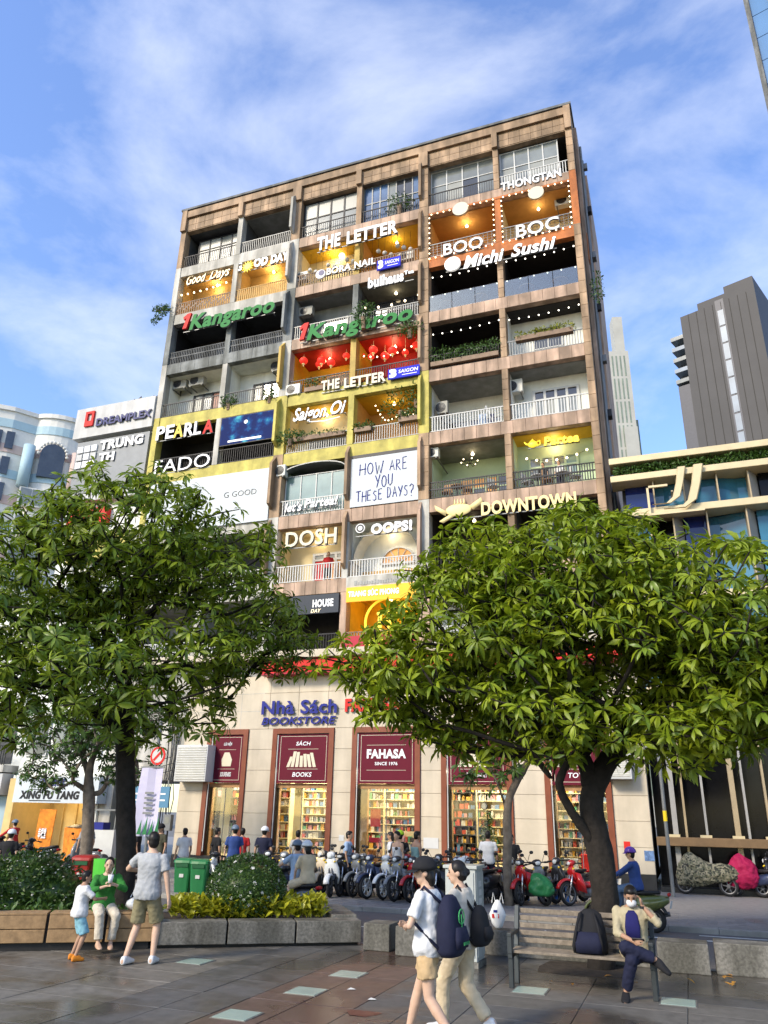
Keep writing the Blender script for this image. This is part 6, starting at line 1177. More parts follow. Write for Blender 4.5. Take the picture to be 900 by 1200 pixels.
x, y = gnd(288, 1083); q = np.array([1.15, -14.55]); c = reach(289, 1041, math.hypot(q[0]-CAM[0], q[1]-CAM[1])); shrub('round_shrub', 'clipped round dark green shrub with tiny white flowers in the planter', (c[0], c[1], c[2]), (0.67, 0.67, 0.55), 8500, 0.055, 0.028, 'shrub_dark', 0.93, 130, 2)
hd_ = math.hypot(-3.6-CAM[0], -16.3-CAM[1])
hl = thing('flowering_hedge', 'large dark hedge dotted with white flowers behind the wooden bench', 'hedge', tuple(reach(35, 1078, hd_)*np.array([1, 1, 0])+np.array([0, 0, 0.3]))); rng = np.random.default_rng(8); parts = []; mb = MB(); core_ = MB()
for px, py, rx, rz in ((25, 1040, 0.75, 0.55), (60, 1045, 0.72, 0.50), (-10, 1040, 0.7, 0.55), (40, 1025, 0.55, 0.40), (75, 1058, 0.55, 0.40), (5, 1060, 0.7, 0.45), (-45, 1040, 0.8, 0.6)):
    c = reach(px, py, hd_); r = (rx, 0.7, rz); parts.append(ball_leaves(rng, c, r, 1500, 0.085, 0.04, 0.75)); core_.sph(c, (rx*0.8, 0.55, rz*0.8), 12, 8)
    d = rng.normal(0, 1, (45, 3)); d /= np.linalg.norm(d, axis=1, keepdims=True)
    for q in d: p = c+q*V3(r)*1.03; mb.sph(p, (0.02, 0.02, 0.008), 5, 3)
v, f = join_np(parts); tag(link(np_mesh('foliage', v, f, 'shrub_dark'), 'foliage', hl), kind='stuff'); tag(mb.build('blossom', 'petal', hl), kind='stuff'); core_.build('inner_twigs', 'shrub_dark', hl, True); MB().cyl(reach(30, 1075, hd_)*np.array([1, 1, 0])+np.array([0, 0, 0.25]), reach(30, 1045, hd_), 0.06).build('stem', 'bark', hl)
def ground_cover(name, label, s0, s1, d0, d1, n, m, L, seed, z=0.32, h=0.12):
    rng = np.random.default_rng(seed); s = rng.uniform(s0, s1, n); d = rng.uniform(d0, d1, n); pos = pa[None]+pu[None]*s[:, None]+pw[None]*d[:, None]; pos = np.column_stack([pos, z+rng.random(n)*h]); di = rng.normal(0, 0.8, (n, 3)); di[:, 2] = np.abs(di[:, 2])+0.5; l = L*rng.uniform(0.6, 1.2, n)
    v, f = leaves_np(pos, di, np.tile((0, 0, 1.0), (n, 1))+rng.normal(0, 0.5, (n, 3)), l, l*0.5, 0.25, 0.4, 3); return tag(link(np_mesh(name, v, f, m), name), label, 'ground cover', kind='stuff')
ground_cover('lime_ground_cover', 'bright yellow-green leafy ground cover in front of the round shrub', wend+0.2, PL-0.55, 0.46, 1.3, 2200, 'shrub_lime', 0.16, 4, 0.36, 0.26)
ground_cover('green_ground_cover', 'low green ground cover under the flowering hedge', -3.5, wend, 0.36, 1.2, 900, 'plant_leaf', 0.13, 6, 0.36, 0.16)
# loose granite blocks that edge the plaza
def block(label, x0, x1, y0, y1, z1, grp='granite blocks edging the plaza'): return tag(MB().box(x0, x1, y0, y1, 0.0, z1).build('granite_block', 'granite', None, bevel=0.015), label, 'granite block', grp)
block('short granite block just right of the planter end', 3.38, 3.84, -14.85, -14.35, 0.40); block('granite block left of the walking women, with pale chip at its foot', 4.03, 5.0, -15.1, -14.7, 0.42); block('long granite block behind the bench back', 5.3, 7.9, -14.35, -13.97, 0.36); block('granite block right of the bench end', 8.0, 8.72, -14.6, -14.1, 0.40); block('granite block at right edge of the photo', 8.80, 11.0, -14.45, -13.97, 0.42)
# slatted bench
bn = thing('slatted_bench', 'weathered wooden slatted bench with grey metal ends', 'bench', (7.12, -16.5, 0)); X0, X1 = 6.2, 8.06
(sx0, sz0) = (0, 0)
for k in range(5): z = 0.46+0.088*k+0.02; yy = -16.28+0.03*k; bx('back_slat', 'old_wood', bn, X0+0.03, X1-0.03, yy, yy+0.035, z, z+0.062, 0.006)
for k in range(4): yy = -16.72+0.105*k; bx('seat_slat', 'old_wood', bn, X0+0.03, X1-0.03, yy, yy+0.09, 0.405, 0.44, 0.006)
for x in (X0, X1-0.06):
    mb = MB(); mb.prism([(-16.74, 0.0), (-16.67, 0.0), (-16.67, 0.40), (-16.74, 0.40)], lambda a, b, d: (d, a, b), x, x+0.06); mb.prism([(-16.38, 0.0), (-16.30, 0.0), (-16.255, 0.46), (-16.125, 0.93), (-16.19, 0.93), (-16.33, 0.46)], lambda a, b, d: (d, a, b), x, x+0.06); mb.box(x, x+0.06, -16.76, -16.30, 0.345, 0.403); mb.box(x, x+0.06, -16.78, -16.22, 0.60, 0.645); mb.box(x, x+0.06, -16.77, -16.70, 0.40, 0.60); mb.build('end_frame', 'cast_iron', bn, bevel=0.006)
# electrical cabinet with a plastic bag
cabm = mat('cabinet_grey', (0.40, 0.42, 0.40), 0.5, var=0.08, streak=0.15); cx0, cx1, cy0, cy1 = 5.02, 5.50, -15.62, -15.14
cb = thing('utility_cabinet', 'grey metal utility cabinet behind the walking women', 'cabinet', ((cx0+cx1)/2, (cy0+cy1)/2, 0)); bx('housing', 'cabinet_grey', cb, cx0, cx1, cy0, cy1, 0.08, 1.33, 0.01); bx('base', 'granite', cb, cx0-0.02, cx1+0.02, cy0-0.02, cy1+0.02, 0.0, 0.079); bx('lid', 'cabinet_grey', cb, cx0-0.03, cx1+0.03, cy0-0.03, cy1+0.03, 1.331, 1.38, 0.008); bx('door', 'cabinet_grey', cb, cx0+0.03, cx1-0.03, cy0-0.015, cy0-0.001, 0.14, 1.28, 0.004); bx('handle', 'metal_black', cb, cx1-0.10, cx1-0.07, cy0-0.03, cy0-0.016, 0.66, 0.80); bx('door', 'cabinet_grey', cb, cx1+0.001, cx1+0.014, cy0+0.03, cy1-0.03, 0.14, 1.28, 0.004)
for k in range(4): bx('sticker', 'metal_white', cb, cx1+0.015, cx1+0.017, cy0+0.12, cy0+0.3, 0.72+0.12*k, 0.8+0.12*k)
def plastic_bag(c, r, label, seed=1, logo=False):
    rng = random.Random(seed); mb = MB(); mb.sph((0, 0, 0), (1, 1, 1), 14, 10); vs = []
    for v in mb.v: k = 1+0.10*math.sin(v[0]*7+seed)*math.cos(v[2]*6)+0.06*math.sin(v[1]*11); zz = v[2]; sq = 1-0.35*max(0, zz); vs.append((c[0]+v[0]*r[0]*k*sq, c[1]+v[1]*r[1]*k*sq, c[2]+zz*r[2]))
    mb.v = vs; t = thing('plastic_bag', label, 'plastic bag', (c[0], c[1], c[2]-r[2])); mat('bag_plastic', (0.72, 0.73, 0.74), 0.35, var=0.06); mb.build('bag', 'bag_plastic', t, True)
    for s in (-1, 1): MB().tube([(c[0]+s*r[0]*0.25, c[1], c[2]+r[2]*0.8), (c[0]+s*r[0]*0.55, c[1], c[2]+r[2]*1.45), (c[0]+s*r[0]*0.75, c[1], c[2]+r[2]*0.75)], 0.008, 5).build('handle', 'bag_plastic', t)
    if logo: bx('print', 'letter_red', t, c[0]-r[0]*0.6, c[0]+r[0]*0.3, c[1]-r[1]*0.99, c[1]-r[1]*0.95, c[2]-0.05, c[2]+0.01); bx('print', 'letter_blue', t, c[0]-r[0]*0.4, c[0]+r[0]*0.1, c[1]-r[1]*0.99, c[1]-r[1]*0.95, c[2]+0.03, c[2]+0.07)
x, z = fac(583, 1084, -14.2); plastic_bag((x, -14.15, 0.36+0.22), (0.13, 0.10, 0.22), 'white plastic carrier bag with red print on granite behind bench', 2, True)
x, z = fac(540, 1082, -16.2); q = PW(1.95, 0.14, 0.535); plastic_bag((q[0], q[1], 0.535+0.11), (0.20, 0.15, 0.11), 'crumpled white bag on the wooden bench by the tree trunk', 5)
q = PW(-0.45, 0.15, 0.535); cb2 = thing('cloth_bag', 'pale blue patterned cloth bag on the bench left of the boy', 'bag', (q[0], q[1], 0.535)); mat('bag_denim', (0.22, 0.32, 0.42), 0.8, var=0.5, scale=14); MB().loft([((q[0], q[1], 0.535), pu.tolist()+[0], pw.tolist()+[0], 0.13, 0.08), ((q[0], q[1], 0.62), pu.tolist()+[0], pw.tolist()+[0], 0.155, 0.10), ((q[0], q[1], 0.82), pu.tolist()+[0], pw.tolist()+[0], 0.14, 0.07), ((q[0], q[1], 0.90), pu.tolist()+[0], pw.tolist()+[0], 0.13, 0.04)], 14, 3).build('bag_body', 'bag_denim', cb2, True); MB().tube([PW(-0.53, 0.15, 0.89), PW(-0.5, 0.13, 1.02), PW(-0.42, 0.13, 1.02), PW(-0.38, 0.15, 0.89)], 0.012, 6).build('handle', 'bag_denim', cb2)
# wheelie bins
mat('bin_green', (0.02, 0.15, 0.05), 0.4, var=0.12); mat('bin_dark', (0.012, 0.08, 0.03), 0.45); mat('bin_red', (0.28, 0.02, 0.015), 0.45, var=0.1)
def wheelie(x, y, label, rz=0.0, m='bin_green', s=1.0):
    t = thing('litter_bin', label, 'litter bin', (x, y, 0), rz, group='bins at the road edge'); kw = dict(local=True)
    MB().loft([((0, 0, 0.06*s), (1, 0, 0), (0, 1, 0), 0.24*s, 0.26*s), ((0, 0, 0.92*s), (1, 0, 0), (0, 1, 0), 0.30*s, 0.34*s)], 16, 6).build('body', m, t, **kw); MB().loft([((0, 0, 0.92*s), (1, 0, 0), (0, 1, 0), 0.325*s, 0.36*s), ((0, 0.02, 0.99*s), (1, 0, 0), (0, 1, 0), 0.32*s, 0.355*s), ((0, 0.03, 1.04*s), (1, 0, 0), (0, 1, 0), 0.25*s, 0.28*s)], 16, 6).build('lid', m, t, **kw)
    MB().box(-0.22*s, 0.22*s, 0.36*s, 0.40*s, 0.93*s, 0.97*s).build('handle', 'bin_dark', t, **kw); MB().box(-0.07*s, 0.07*s, -0.322*s, -0.29*s, 0.50*s, 0.60*s).build('label', 'metal_white', t, **kw); MB().box(-0.2*s, 0.2*s, -0.352*s, -0.30*s, 0.80*s, 0.90*s).build('slot', 'bin_dark', t, **kw)
    for sx in (-0.2, 0.2): MB().cyl((sx*s-0.03, 0.22*s, 0.09*s), (sx*s+0.03, 0.22*s, 0.09*s), 0.09*s, n=14).build('wheel', 'black_plastic', t, **kw)
    return t
x, y = gnd(212, 1048); wheelie(x, y+0.1, 'left of the two green wheelie bins by the road', 0.2, s=0.84); x, y = gnd(231, 1050); wheelie(x, y+0.1, 'right of the two green wheelie bins by the road', 0.2, s=0.84)
x, y = gnd(97, 1042, -0.1); wheelie(-7.0, -9.4, 'red bin at road edge behind the bench, near bright green bag', 0.3, 'bin_red', 0.95); bpy.data.objects['litter_bin.002'].location.z = -0.11
mat('bag_green', (0.07, 0.42, 0.04), 0.5, var=0.1); t = thing('refuse_bag', 'bright green refuse bag hanging on a stand beside red bin', 'bag', (-6.25, -9.5, -0.11)); MB().loft([((-6.25, -9.5, 0.05), (1, 0, 0), (0, 1, 0), 0.2, 0.2), ((-6.25, -9.5, 0.4), (1, 0, 0), (0, 1, 0), 0.27, 0.25), ((-6.25, -9.5, 0.82), (1, 0, 0), (0, 1, 0), 0.29, 0.27)], 12, 3).build('bag', 'bag_green', t); MB().tube([(-6.52, -9.5, -0.11), (-6.52, -9.5, 0.83), (-5.98, -9.5, 0.83), (-5.98, -9.5, -0.11)], 0.012, 5).build('stand', 'metal_grey', t)
x, y = gnd(899, 1062); t = wheelie(10.55, -9.6, 'green bin cut by the right edge of the photo', 0.1, 'bin_green', 0.9); t.location.z = -0.11
# posts and banner
lp = thing('sign_post', 'slim grey post with yellow band on the right pavement', 'post', (8.0, -1.8, 0)); zt = 4.3; MB().cyl((8.0, -1.8, 0), (8.0, -1.8, zt), 0.055, n=12).build('pole', 'metal_grey', lp); MB().cyl((8.0, -1.8, 2.05), (8.0, -1.8, 2.35), 0.058, n=12).build('yellow_band', 'letter_yellow', lp)
tx, ty = -6.7, -7.8; hdp = math.hypot(tx-CAM[0], ty-CAM[1]); top = reach(189, 845, hdp); base = reach(186, 1040, hdp); lp = thing('street_post', 'thin grey street post holding banner and round traffic sign', 'post', (top[0], top[1], 0)); MB().cyl((top[0], top[1], 0), (top[0], top[1], top[2]), 0.05, n=10).build('pole', 'metal_grey', lp)
nz_ = reach(187, 886, hdp); t = thing('traffic_sign', 'round red and white no-parking sign on the banner post', 'sign', (nz_[0], nz_[1]-0.07, nz_[2])); MB().cyl((nz_[0], nz_[1]-0.07, nz_[2]), (nz_[0], nz_[1]-0.09, nz_[2]), 0.27, n=24).build('plate', 'letter_red', t); MB().cyl((nz_[0], nz_[1]-0.092, nz_[2]), (nz_[0], nz_[1]-0.095, nz_[2]), 0.20, n=24).build('face', 'metal_white', t); MB().obox((nz_[0], nz_[1]-0.098, nz_[2]), ((0.7, 0, 0.7), (0, 1, 0), (-0.7, 0, 0.7)), (0.19, 0.002, 0.04)).build('bar', 'letter_red', t); MB().box(nz_[0]-0.03, nz_[0]+0.03, nz_[1]-0.07, nz_[1], nz_[2]-0.03, nz_[2]+0.03).build('clamp', 'metal_grey', t)
bt, bb = reach(182, 900, hdp), reach(172, 980, hdp); t = thing('banner', 'lilac street banner with green leaf print, hanging from thin post', 'banner', (bb[0], bb[1], bb[2])); mat('banner_lilac', (0.48, 0.46, 0.60), 0.6, var=0.05); w = 0.42; yb = bt[1]-0.12; mb = MB(); n = 8; vs = []; fs = []
for k in range(n+1):
    f_ = k/n; cx_ = bt[0]+(bb[0]-bt[0])*f_; z_ = bt[2]+(bb[2]-bt[2])*f_
    for s in (-1, -0.3, 0.3, 1): vs.append((cx_+s*w*(0.9+0.15*f_), yb+0.05*math.sin(s*3+f_*2), z_))
for k in range(n):
    for j in range(3): a = k*4+j; fs.append((a, a+1, a+5, a+4))
bo = mb.add(vs, fs).build('cloth', 'banner_lilac', t); sm = bo.modifiers.new('thick', 'SOLIDIFY'); sm.thickness = 0.006
MB().box(bt[0]-w, bt[0]+w, yb-0.02, yb+0.02, bt[2], bt[2]+0.04).box(bt[0]-0.02, bt[0]+0.02, yb, bt[1], bt[2]+0.001, bt[2]+0.03).build('arm', 'metal_grey', t); mb = MB()
for k in range(4): mb.prism([(bb[0]-0.25+0.2*k, bb[2]+0.05), (bb[0]-0.12+0.2*k, bb[2]+0.45+0.1*(k % 2)), (bb[0]-0.1+0.2*k, bb[2]+0.05)], lambda a, b, d: (a, d, b), yb-0.07, yb-0.064)
mb.build('leaf_print', 'bin_green', t); mb = MB()
for k in range(5): mb.box(bt[0]-0.12, bt[0]+0.2, yb-0.07, yb-0.064, bt[2]-0.75-0.14*k, bt[2]-0.69-0.14*k)
mb.build('print_lines', 'metal_grey', t)
# shop stands in front of the bubble tea shop
t = thing('standing_banner', 'orange standing banner beside the bubble tea counter', 'banner', (-16.0, -1.4, 0)); mat('orange_print', (0.62, 0.20, 0.02), 0.5, var=0.4, scale=5); MB().obox((-15.9, -1.4, 1.05), ((1, 0, 0), (0, 1, 0.08), (0.12, -0.08, 1)), (0.42, 0.015, 0.95)).build('sheet', 'orange_print', t); MB().box(-16.3, -15.6, -1.6, -1.2, 0.0, 0.05).build('foot', 'metal_black', t); letter(t, '幸福堂', 'letter_white', -16.15, 0.9, -15.75, 1.3, -1.46, 0.01, 0.02)
t = thing('tea_counter', 'red-orange octagonal counter with dark top outside the tea shop', 'counter', (-14.2, -1.0, 0)); MB().loft([((-14.2, -1.0, 0.1), (1, 0, 0), (0, 1, 0), 0.75, 0.5), ((-14.2, -1.0, 1.35), (1, 0, 0), (0, 1, 0), 0.85, 0.55)], 8, 3).build('tub', 'orange_print', t); MB().loft([((-14.2, -1.0, 1.351), (1, 0, 0), (0, 1, 0), 0.9, 0.6), ((-14.2, -1.0, 1.45), (1, 0, 0), (0, 1, 0), 0.5, 0.3)], 12, 2).build('top', 'metal_black', t); MB().box(-14.8, -13.6, -1.4, -0.6, 0.0, 0.099).build('base', 'metal_black', t)
t = thing('trade_cart', 'pale street vendor cart right of the tea counter', 'cart', (-11.6, -3.0, 0)); bx('cabinet', 'metal_white', t, -12.3, -10.9, -3.4, -2.7, 0.35, 1.35); bx('roof', 'metal_grey', t, -12.4, -10.8, -3.5, -2.6, 2.0, 2.06); [bx('post', 'metal_grey', t, xx, xx+0.04, yy, yy+0.04, 1.35, 2.0) for xx in (-12.25, -10.98) for yy in (-3.35, -2.8)]; [MB().cyl((xx, -3.45, 0.28), (xx, -3.40, 0.28), 0.28, n=18).build('wheel', 'black_plastic', t) for xx in (-12.0, -11.2)]; bx('tray', 'letter_blue', t, -12.1, -11.5, -3.3, -2.9, 1.351, 1.6)
# things lying about on the paving
rr = random.Random(6)
for k in range(14):
    x, y = gnd(rr.uniform(790, 880), rr.uniform(1140, 1158)) if k < 9 else gnd(rr.uniform(620, 760), rr.uniform(1145, 1160)); mat('dry_leaf', (0.42, 0.20, 0.03), 0.7, var=0.4, scale=20); L = np.array([rr.uniform(0.07, 0.13)]); v, f = leaves_np(np.array([[x, y, 0.02]]), np.array([[rr.uniform(-1, 1), rr.uniform(-1, 1), 0.15]]), np.array([[0, 0, 1.0]]), L, L*0.45); tag(link(np_mesh('fallen_leaf', v, f, 'dry_leaf'), 'fallen_leaf'), 'dry orange-brown leaf on wet paving beside and under the bench', 'fallen leaf', 'dry leaves near the bench')
# ---------------------------------------------------------------- motorbikes
mat('rubber', (0.018, 0.018, 0.019), 0.75, var=0.2); mat('chrome', (0.55, 0.55, 0.56), 0.2, 0.9, var=0.05); mat('engine', (0.12, 0.12, 0.125), 0.45, 0.6, var=0.2); mat('seat_vinyl', (0.015, 0.014, 0.015), 0.5, var=0.1); mat('lamp_glass', (0.6, 0.62, 0.62), 0.1, var=0.1); mat('tail_red', (0.35, 0.01, 0.01), 0.2)
PAINT = {'red': (0.40, 0.012, 0.015), 'white': (0.68, 0.68, 0.66), 'black': (0.02, 0.02, 0.023), 'blue': (0.02, 0.035, 0.12), 'cream': (0.60, 0.50, 0.36), 'grey': (0.16, 0.17, 0.18), 'olive': (0.10, 0.115, 0.035), 'navy': (0.02, 0.03, 0.07)}
for k, c in PAINT.items(): mat('paint_'+k, c, 0.28, var=0.05, coat=0.6)
_wm = {}
def wheel(t, x, r, w, rimm='engine', steer=0.0):
    key = (r, w, rimm)
    if key not in _wm:
        ty = MB(); n, m = 22, 8; vs = []; fs = []
        for i in range(n):
            a = 2*PI*i/n
            for j in range(m): b = 2*PI*j/m; q = r-w*0.55+w*0.55*math.cos(b); vs.append((q*math.cos(a), w*0.5*math.sin(b), q*math.sin(a)))
        for i in range(n):
            for j in range(m): fs.append((i*m+j, i*m+(j+1) % m, ((i+1) % n)*m+(j+1) % m, ((i+1) % n)*m+j))
        ty.add(vs, fs); rim = MB(); vs = []; fs = []
        for i in range(n):
            a = 2*PI*i/n
            for q, y in ((r-w*1.05, -w*0.35), (r-w*0.8, -w*0.42), (r-w*0.8, w*0.42), (r-w*1.05, w*0.35)): vs.append((q*math.cos(a), y, q*math.sin(a)))
        for i in range(n):
            for j in range(4): fs.append((i*4+j, i*4+(j+1) % 4, ((i+1) % n)*4+(j+1) % 4, ((i+1) % n)*4+j))
        rim.add(vs, fs); rim.cyl((0, -w*0.5, 0), (0, w*0.5, 0), r*0.20, n=12)
        for k in range(6): a = 2*PI*k/6; rim.cyl((r*0.15*math.cos(a), 0, r*0.15*math.sin(a)), ((r-w)*math.cos(a+0.15), 0, (r-w)*math.sin(a+0.15)), 0.02, 0.014, 5)
        _wm[key] = (ty.mesh('tyre', 'rubber', True), rim.mesh('rim', rimm))
    o = bpy.data.objects.new('wheel', _wm[key][1]); COL.objects.link(o); o.parent = t; o.location = (x, 0, r); o.rotation_euler = (0, 0, steer)
    o2 = bpy.data.objects.new('tyre', _wm[key][0]); COL.objects.link(o2); o2.parent = o
def fender(x, r, a0, a1, w, m, t, name='fender'):
    vs, fs = [], []; n = 10
    for i in range(n+1):
        a = a0+(a1-a0)*i/n
        for y, dr in ((-w, -0.03), (-w*0.8, 0.012), (0, 0.028), (w*0.8, 0.012), (w, -0.03)): vs.append((x+(r+dr)*math.cos(a), y, 0.29+(r+dr)*math.sin(a)))
    for i in range(n):
        for j in range(4): k = i*5+j; fs.append((k, k+1, k+6, k+5))
    o = MB().add(vs, fs).build(name, m, t, True, local=True); s = o.modifiers.new('thick', 'SOLIDIFY'); s.thickness = 0.008
Yv, Xv, Zv = (0, 1, 0), (1, 0, 0), (0, 0, 1)
def bike(label, x, y, rz, paint='red', kind='underbone', z=0.0, steer=0.0, accent=None, lean=0.10, wheelc='engine', stand=True, group='motorbikes parked on the pavement'):
    t = thing('motorbike', label, 'motorbike', (x, y, z), rz, group=group); t.rotation_euler = (lean if stand else 0, 0, rz); K = dict(local=True); P_ = 'paint_'+paint; A_ = 'paint_'+(accent or paint); B = lambda mb, n, m, s=True: mb.build(n, m, t, s, **K)
    if kind == 'underbone':
        wheel(t, 0.63, 0.29, 0.085, wheelc, steer); wheel(t, -0.61, 0.29, 0.09, wheelc)
        f = MB()
        for s in (-1, 1): f.cyl((0.63, s*0.075, 0.29), (0.42, s*0.06, 0.86), 0.022, n=8)
        B(f, 'fork', 'chrome'); fender(0.63, 0.33, 0.35, 2.5, 0.065, P_, t); fender(-0.61, 0.33, 0.9, 2.9, 0.06, 'black_plastic', t)
        B(MB().loft([((0.43, 0, 0.62), Yv, (0.5, 0, 0.85), 0.13, 0.09), ((0.47, 0, 0.74), Yv, (0.5, 0, 0.85), 0.17, 0.10), ((0.45, 0, 0.86), Yv, (0.5, 0, 0.85), 0.14, 0.08), ((0.42, 0, 0.93), Yv, (0.5, 0, 0.85), 0.07, 0.05)], 14, 2.4), 'front_cowl', P_)
        for s in (-1, 1): B(MB().add([(0.50, s*0.10, 0.80), (0.36, s*0.24, 0.74), (0.24, s*0.22, 0.48), (0.20, s*0.20, 0.28), (0.36, s*0.08, 0.36), (0.42, s*0.09, 0.62), (0.42, s*0.05, 0.80), (0.30, s*0.20, 0.72), (0.18, s*0.18, 0.46), (0.15, s*0.16, 0.28), (0.28, s*0.05, 0.36), (0.34, s*0.05, 0.62)], [(0,1,2,5),(5,2,3,4),(6,11,8,7),(11,10,9,8),(0,6,7,1),(1,7,8,2),(2,8,9,3),(3,9,10,4),(4,10,11,5),(0,5,11,6)]), 'leg_shield', P_)
        B(MB().loft([((0.40, 0, 0.66), Yv, Zv, 0.06, 0.08), ((0.20, 0, 0.50), Yv, Zv, 0.07, 0.07), ((-0.05, 0, 0.48), Yv, Zv, 0.09, 0.08), ((-0.25, 0, 0.60), Yv, Zv, 0.11, 0.11), ((-0.60, 0, 0.68), Yv, Zv, 0.12, 0.09), ((-0.90, 0, 0.76), Yv, Zv, 0.06, 0.05)], 12, 2.6), 'body', A_)
        B(MB().loft([((0.02, 0, 0.70), Yv, Zv, 0.06, 0.03), ((-0.12, 0, 0.75), Yv, Zv, 0.12, 0.05), ((-0.38, 0, 0.755), Yv, Zv, 0.125, 0.05), ((-0.62, 0, 0.81), Yv, Zv, 0.12, 0.05), ((-0.82, 0, 0.84), Yv, Zv, 0.08, 0.04)], 12, 2.8), 'seat', 'seat_vinyl')
        B(MB().loft([((0.20, 0, 0.30), Yv, Zv, 0.10, 0.09), ((0.02, 0, 0.30), Yv, Zv, 0.15, 0.12), ((-0.2, 0, 0.32), Yv, Zv, 0.13, 0.11)], 10, 3), 'engine', 'engine', False)
        hb = MB(); hb.tube([(0.36, -0.34, 0.97), (0.40, -0.12, 0.99), (0.42, 0, 0.93), (0.40, 0.12, 0.99), (0.36, 0.34, 0.97)], 0.016, 7); hb.cyl((0.36, -0.36, 0.97), (0.37, -0.24, 0.98), 0.024, n=8); hb.cyl((0.36, 0.36, 0.97), (0.37, 0.24, 0.98), 0.024, n=8); B(hb, 'handlebar', 'black_plastic')
        B(MB().loft([((0.52, 0, 0.99), Yv, Zv, 0.09, 0.06), ((0.44, 0, 1.0), Yv, Zv, 0.13, 0.085), ((0.34, 0, 1.01), Yv, Zv, 0.09, 0.05)], 12, 2.4), 'headlight_cowl', A_); B(MB().sph((0.515, 0, 0.99), (0.03, 0.08, 0.05)), 'headlight', 'lamp_glass')
    else:
        wheel(t, 0.60, 0.25, 0.105, wheelc, steer); wheel(t, -0.58, 0.25, 0.11, wheelc)
        f = MB(); f.cyl((0.60, 0.07, 0.25), (0.42, 0.03, 0.80), 0.026, n=8); f.cyl((0.60, -0.07, 0.25), (0.42, -0.03, 0.80), 0.026, n=8); B(f, 'fork', 'engine'); fender(0.60, 0.27, 0.2, 2.6, 0.085, P_, t)
        B(MB().loft([((0.34, 0, 0.30), Yv, (1, 0, 0.2), 0.16, 0.05), ((0.36, 0, 0.48), Yv, (1, 0, 0.2), 0.23, 0.07), ((0.40, 0, 0.70), Yv, (1, 0, 0.3), 0.22, 0.08), ((0.40, 0, 0.88), Yv, (1, 0, 0.3), 0.15, 0.07), ((0.39, 0, 0.98), Yv, (1, 0, 0.2), 0.09, 0.05)], 14, 2.4), 'front_shield', P_)
        B(MB().loft([((0.36, 0, 0.30), Yv, Zv, 0.16, 0.035), ((0.05, 0, 0.28), Yv, Zv, 0.17, 0.04), ((-0.12, 0, 0.32), Yv, Zv, 0.16, 0.06)], 10, 4), 'floorboard', 'black_plastic')
        B(MB().loft([((-0.05, 0, 0.46), Yv, Zv, 0.10, 0.16), ((-0.20, 0, 0.52), Yv, Zv, 0.19, 0.19), ((-0.50, 0, 0.54), Yv, Zv, 0.22, 0.18), ((-0.78, 0, 0.60), Yv, Zv, 0.15, 0.12), ((-0.92, 0, 0.64), Yv, Zv, 0.06, 0.06)], 14, 2.3), 'body', A_)
        B(MB().loft([((-0.02, 0, 0.70), Yv, Zv, 0.09, 0.03), ((-0.15, 0, 0.745), Yv, Zv, 0.145, 0.05), ((-0.45, 0, 0.75), Yv, Zv, 0.15, 0.05), ((-0.75, 0, 0.77), Yv, Zv, 0.10, 0.04)], 12, 2.8), 'seat', 'seat_vinyl')
        B(MB().loft([((-0.15, 0, 0.24), Yv, Zv, 0.10, 0.09), ((-0.45, 0.06, 0.26), Yv, Zv, 0.09, 0.10), ((-0.62, 0.08, 0.27), Yv, Zv, 0.05, 0.07)], 10, 3), 'engine', 'engine', False); fender(-0.58, 0.28, 1.2, 2.9, 0.07, 'black_plastic', t)
        hb = MB(); hb.tube([(0.30, -0.34, 1.02), (0.34, -0.12, 1.03), (0.38, 0, 0.98), (0.34, 0.12, 1.03), (0.30, 0.34, 1.02)], 0.017, 7); hb.cyl((0.29, -0.36, 1.02), (0.31, -0.24, 1.02), 0.025, n=8); hb.cyl((0.29, 0.36, 1.02), (0.31, 0.24, 1.02), 0.025, n=8); B(hb, 'handlebar', 'black_plastic')
        B(MB().loft([((0.47, 0, 1.0), Yv, Zv, 0.08, 0.07), ((0.40, 0, 1.03), Yv, Zv, 0.12, 0.09), ((0.30, 0, 1.04), Yv, Zv, 0.10, 0.05)], 12, 2.3), 'headlight_cowl', P_); B(MB().sph((0.47, 0, 1.0), (0.03, 0.065, 0.06)), 'headlight', 'lamp_glass')
    for s in (-1, 1):
        mr = MB(); mr.tube([(0.36, s*0.20, 1.0), (0.36, s*0.27, 1.14), (0.35, s*0.31, 1.19)], 0.007, 5); mr.sph((0.35, s*0.34, 1.21), (0.018, 0.062, 0.042), 10, 6); B(mr, 'mirror', 'black_plastic')
        B(MB().sph((0.47, s*0.13, 0.86), (0.03, 0.035, 0.025), 8, 5), 'indicator', 'letter_yellow')
    B(MB().sph((-0.93, 0, 0.74), (0.04, 0.09, 0.04), 10, 6), 'tail_light', 'tail_red'); B(MB().obox((-0.95, 0, 0.55), ((1, 0, 0.25), Yv, (-0.25, 0, 1)), (0.004, 0.10, 0.07)), 'number_plate', 'metal_white', False); B(MB().box(0.56, 0.57, -0.0, 0.0, 0, 0) if False else MB().tube([(-0.05, -0.12, 0.22), (-0.35, -0.16, 0.22), (-0.55, -0.17, 0.30)], [0.025, 0.035, 0.045], 8).cyl((-0.55, -0.17, 0.30), (-0.88, -0.17, 0.36), 0.048, n=10), 'exhaust', 'engine')
    if stand: B(MB().tube([(-0.02, 0.10, 0.25), (0.0, 0.20, 0.02)], 0.014, 6), 'side_stand', 'metal_black')
    return t
HB = math.radians
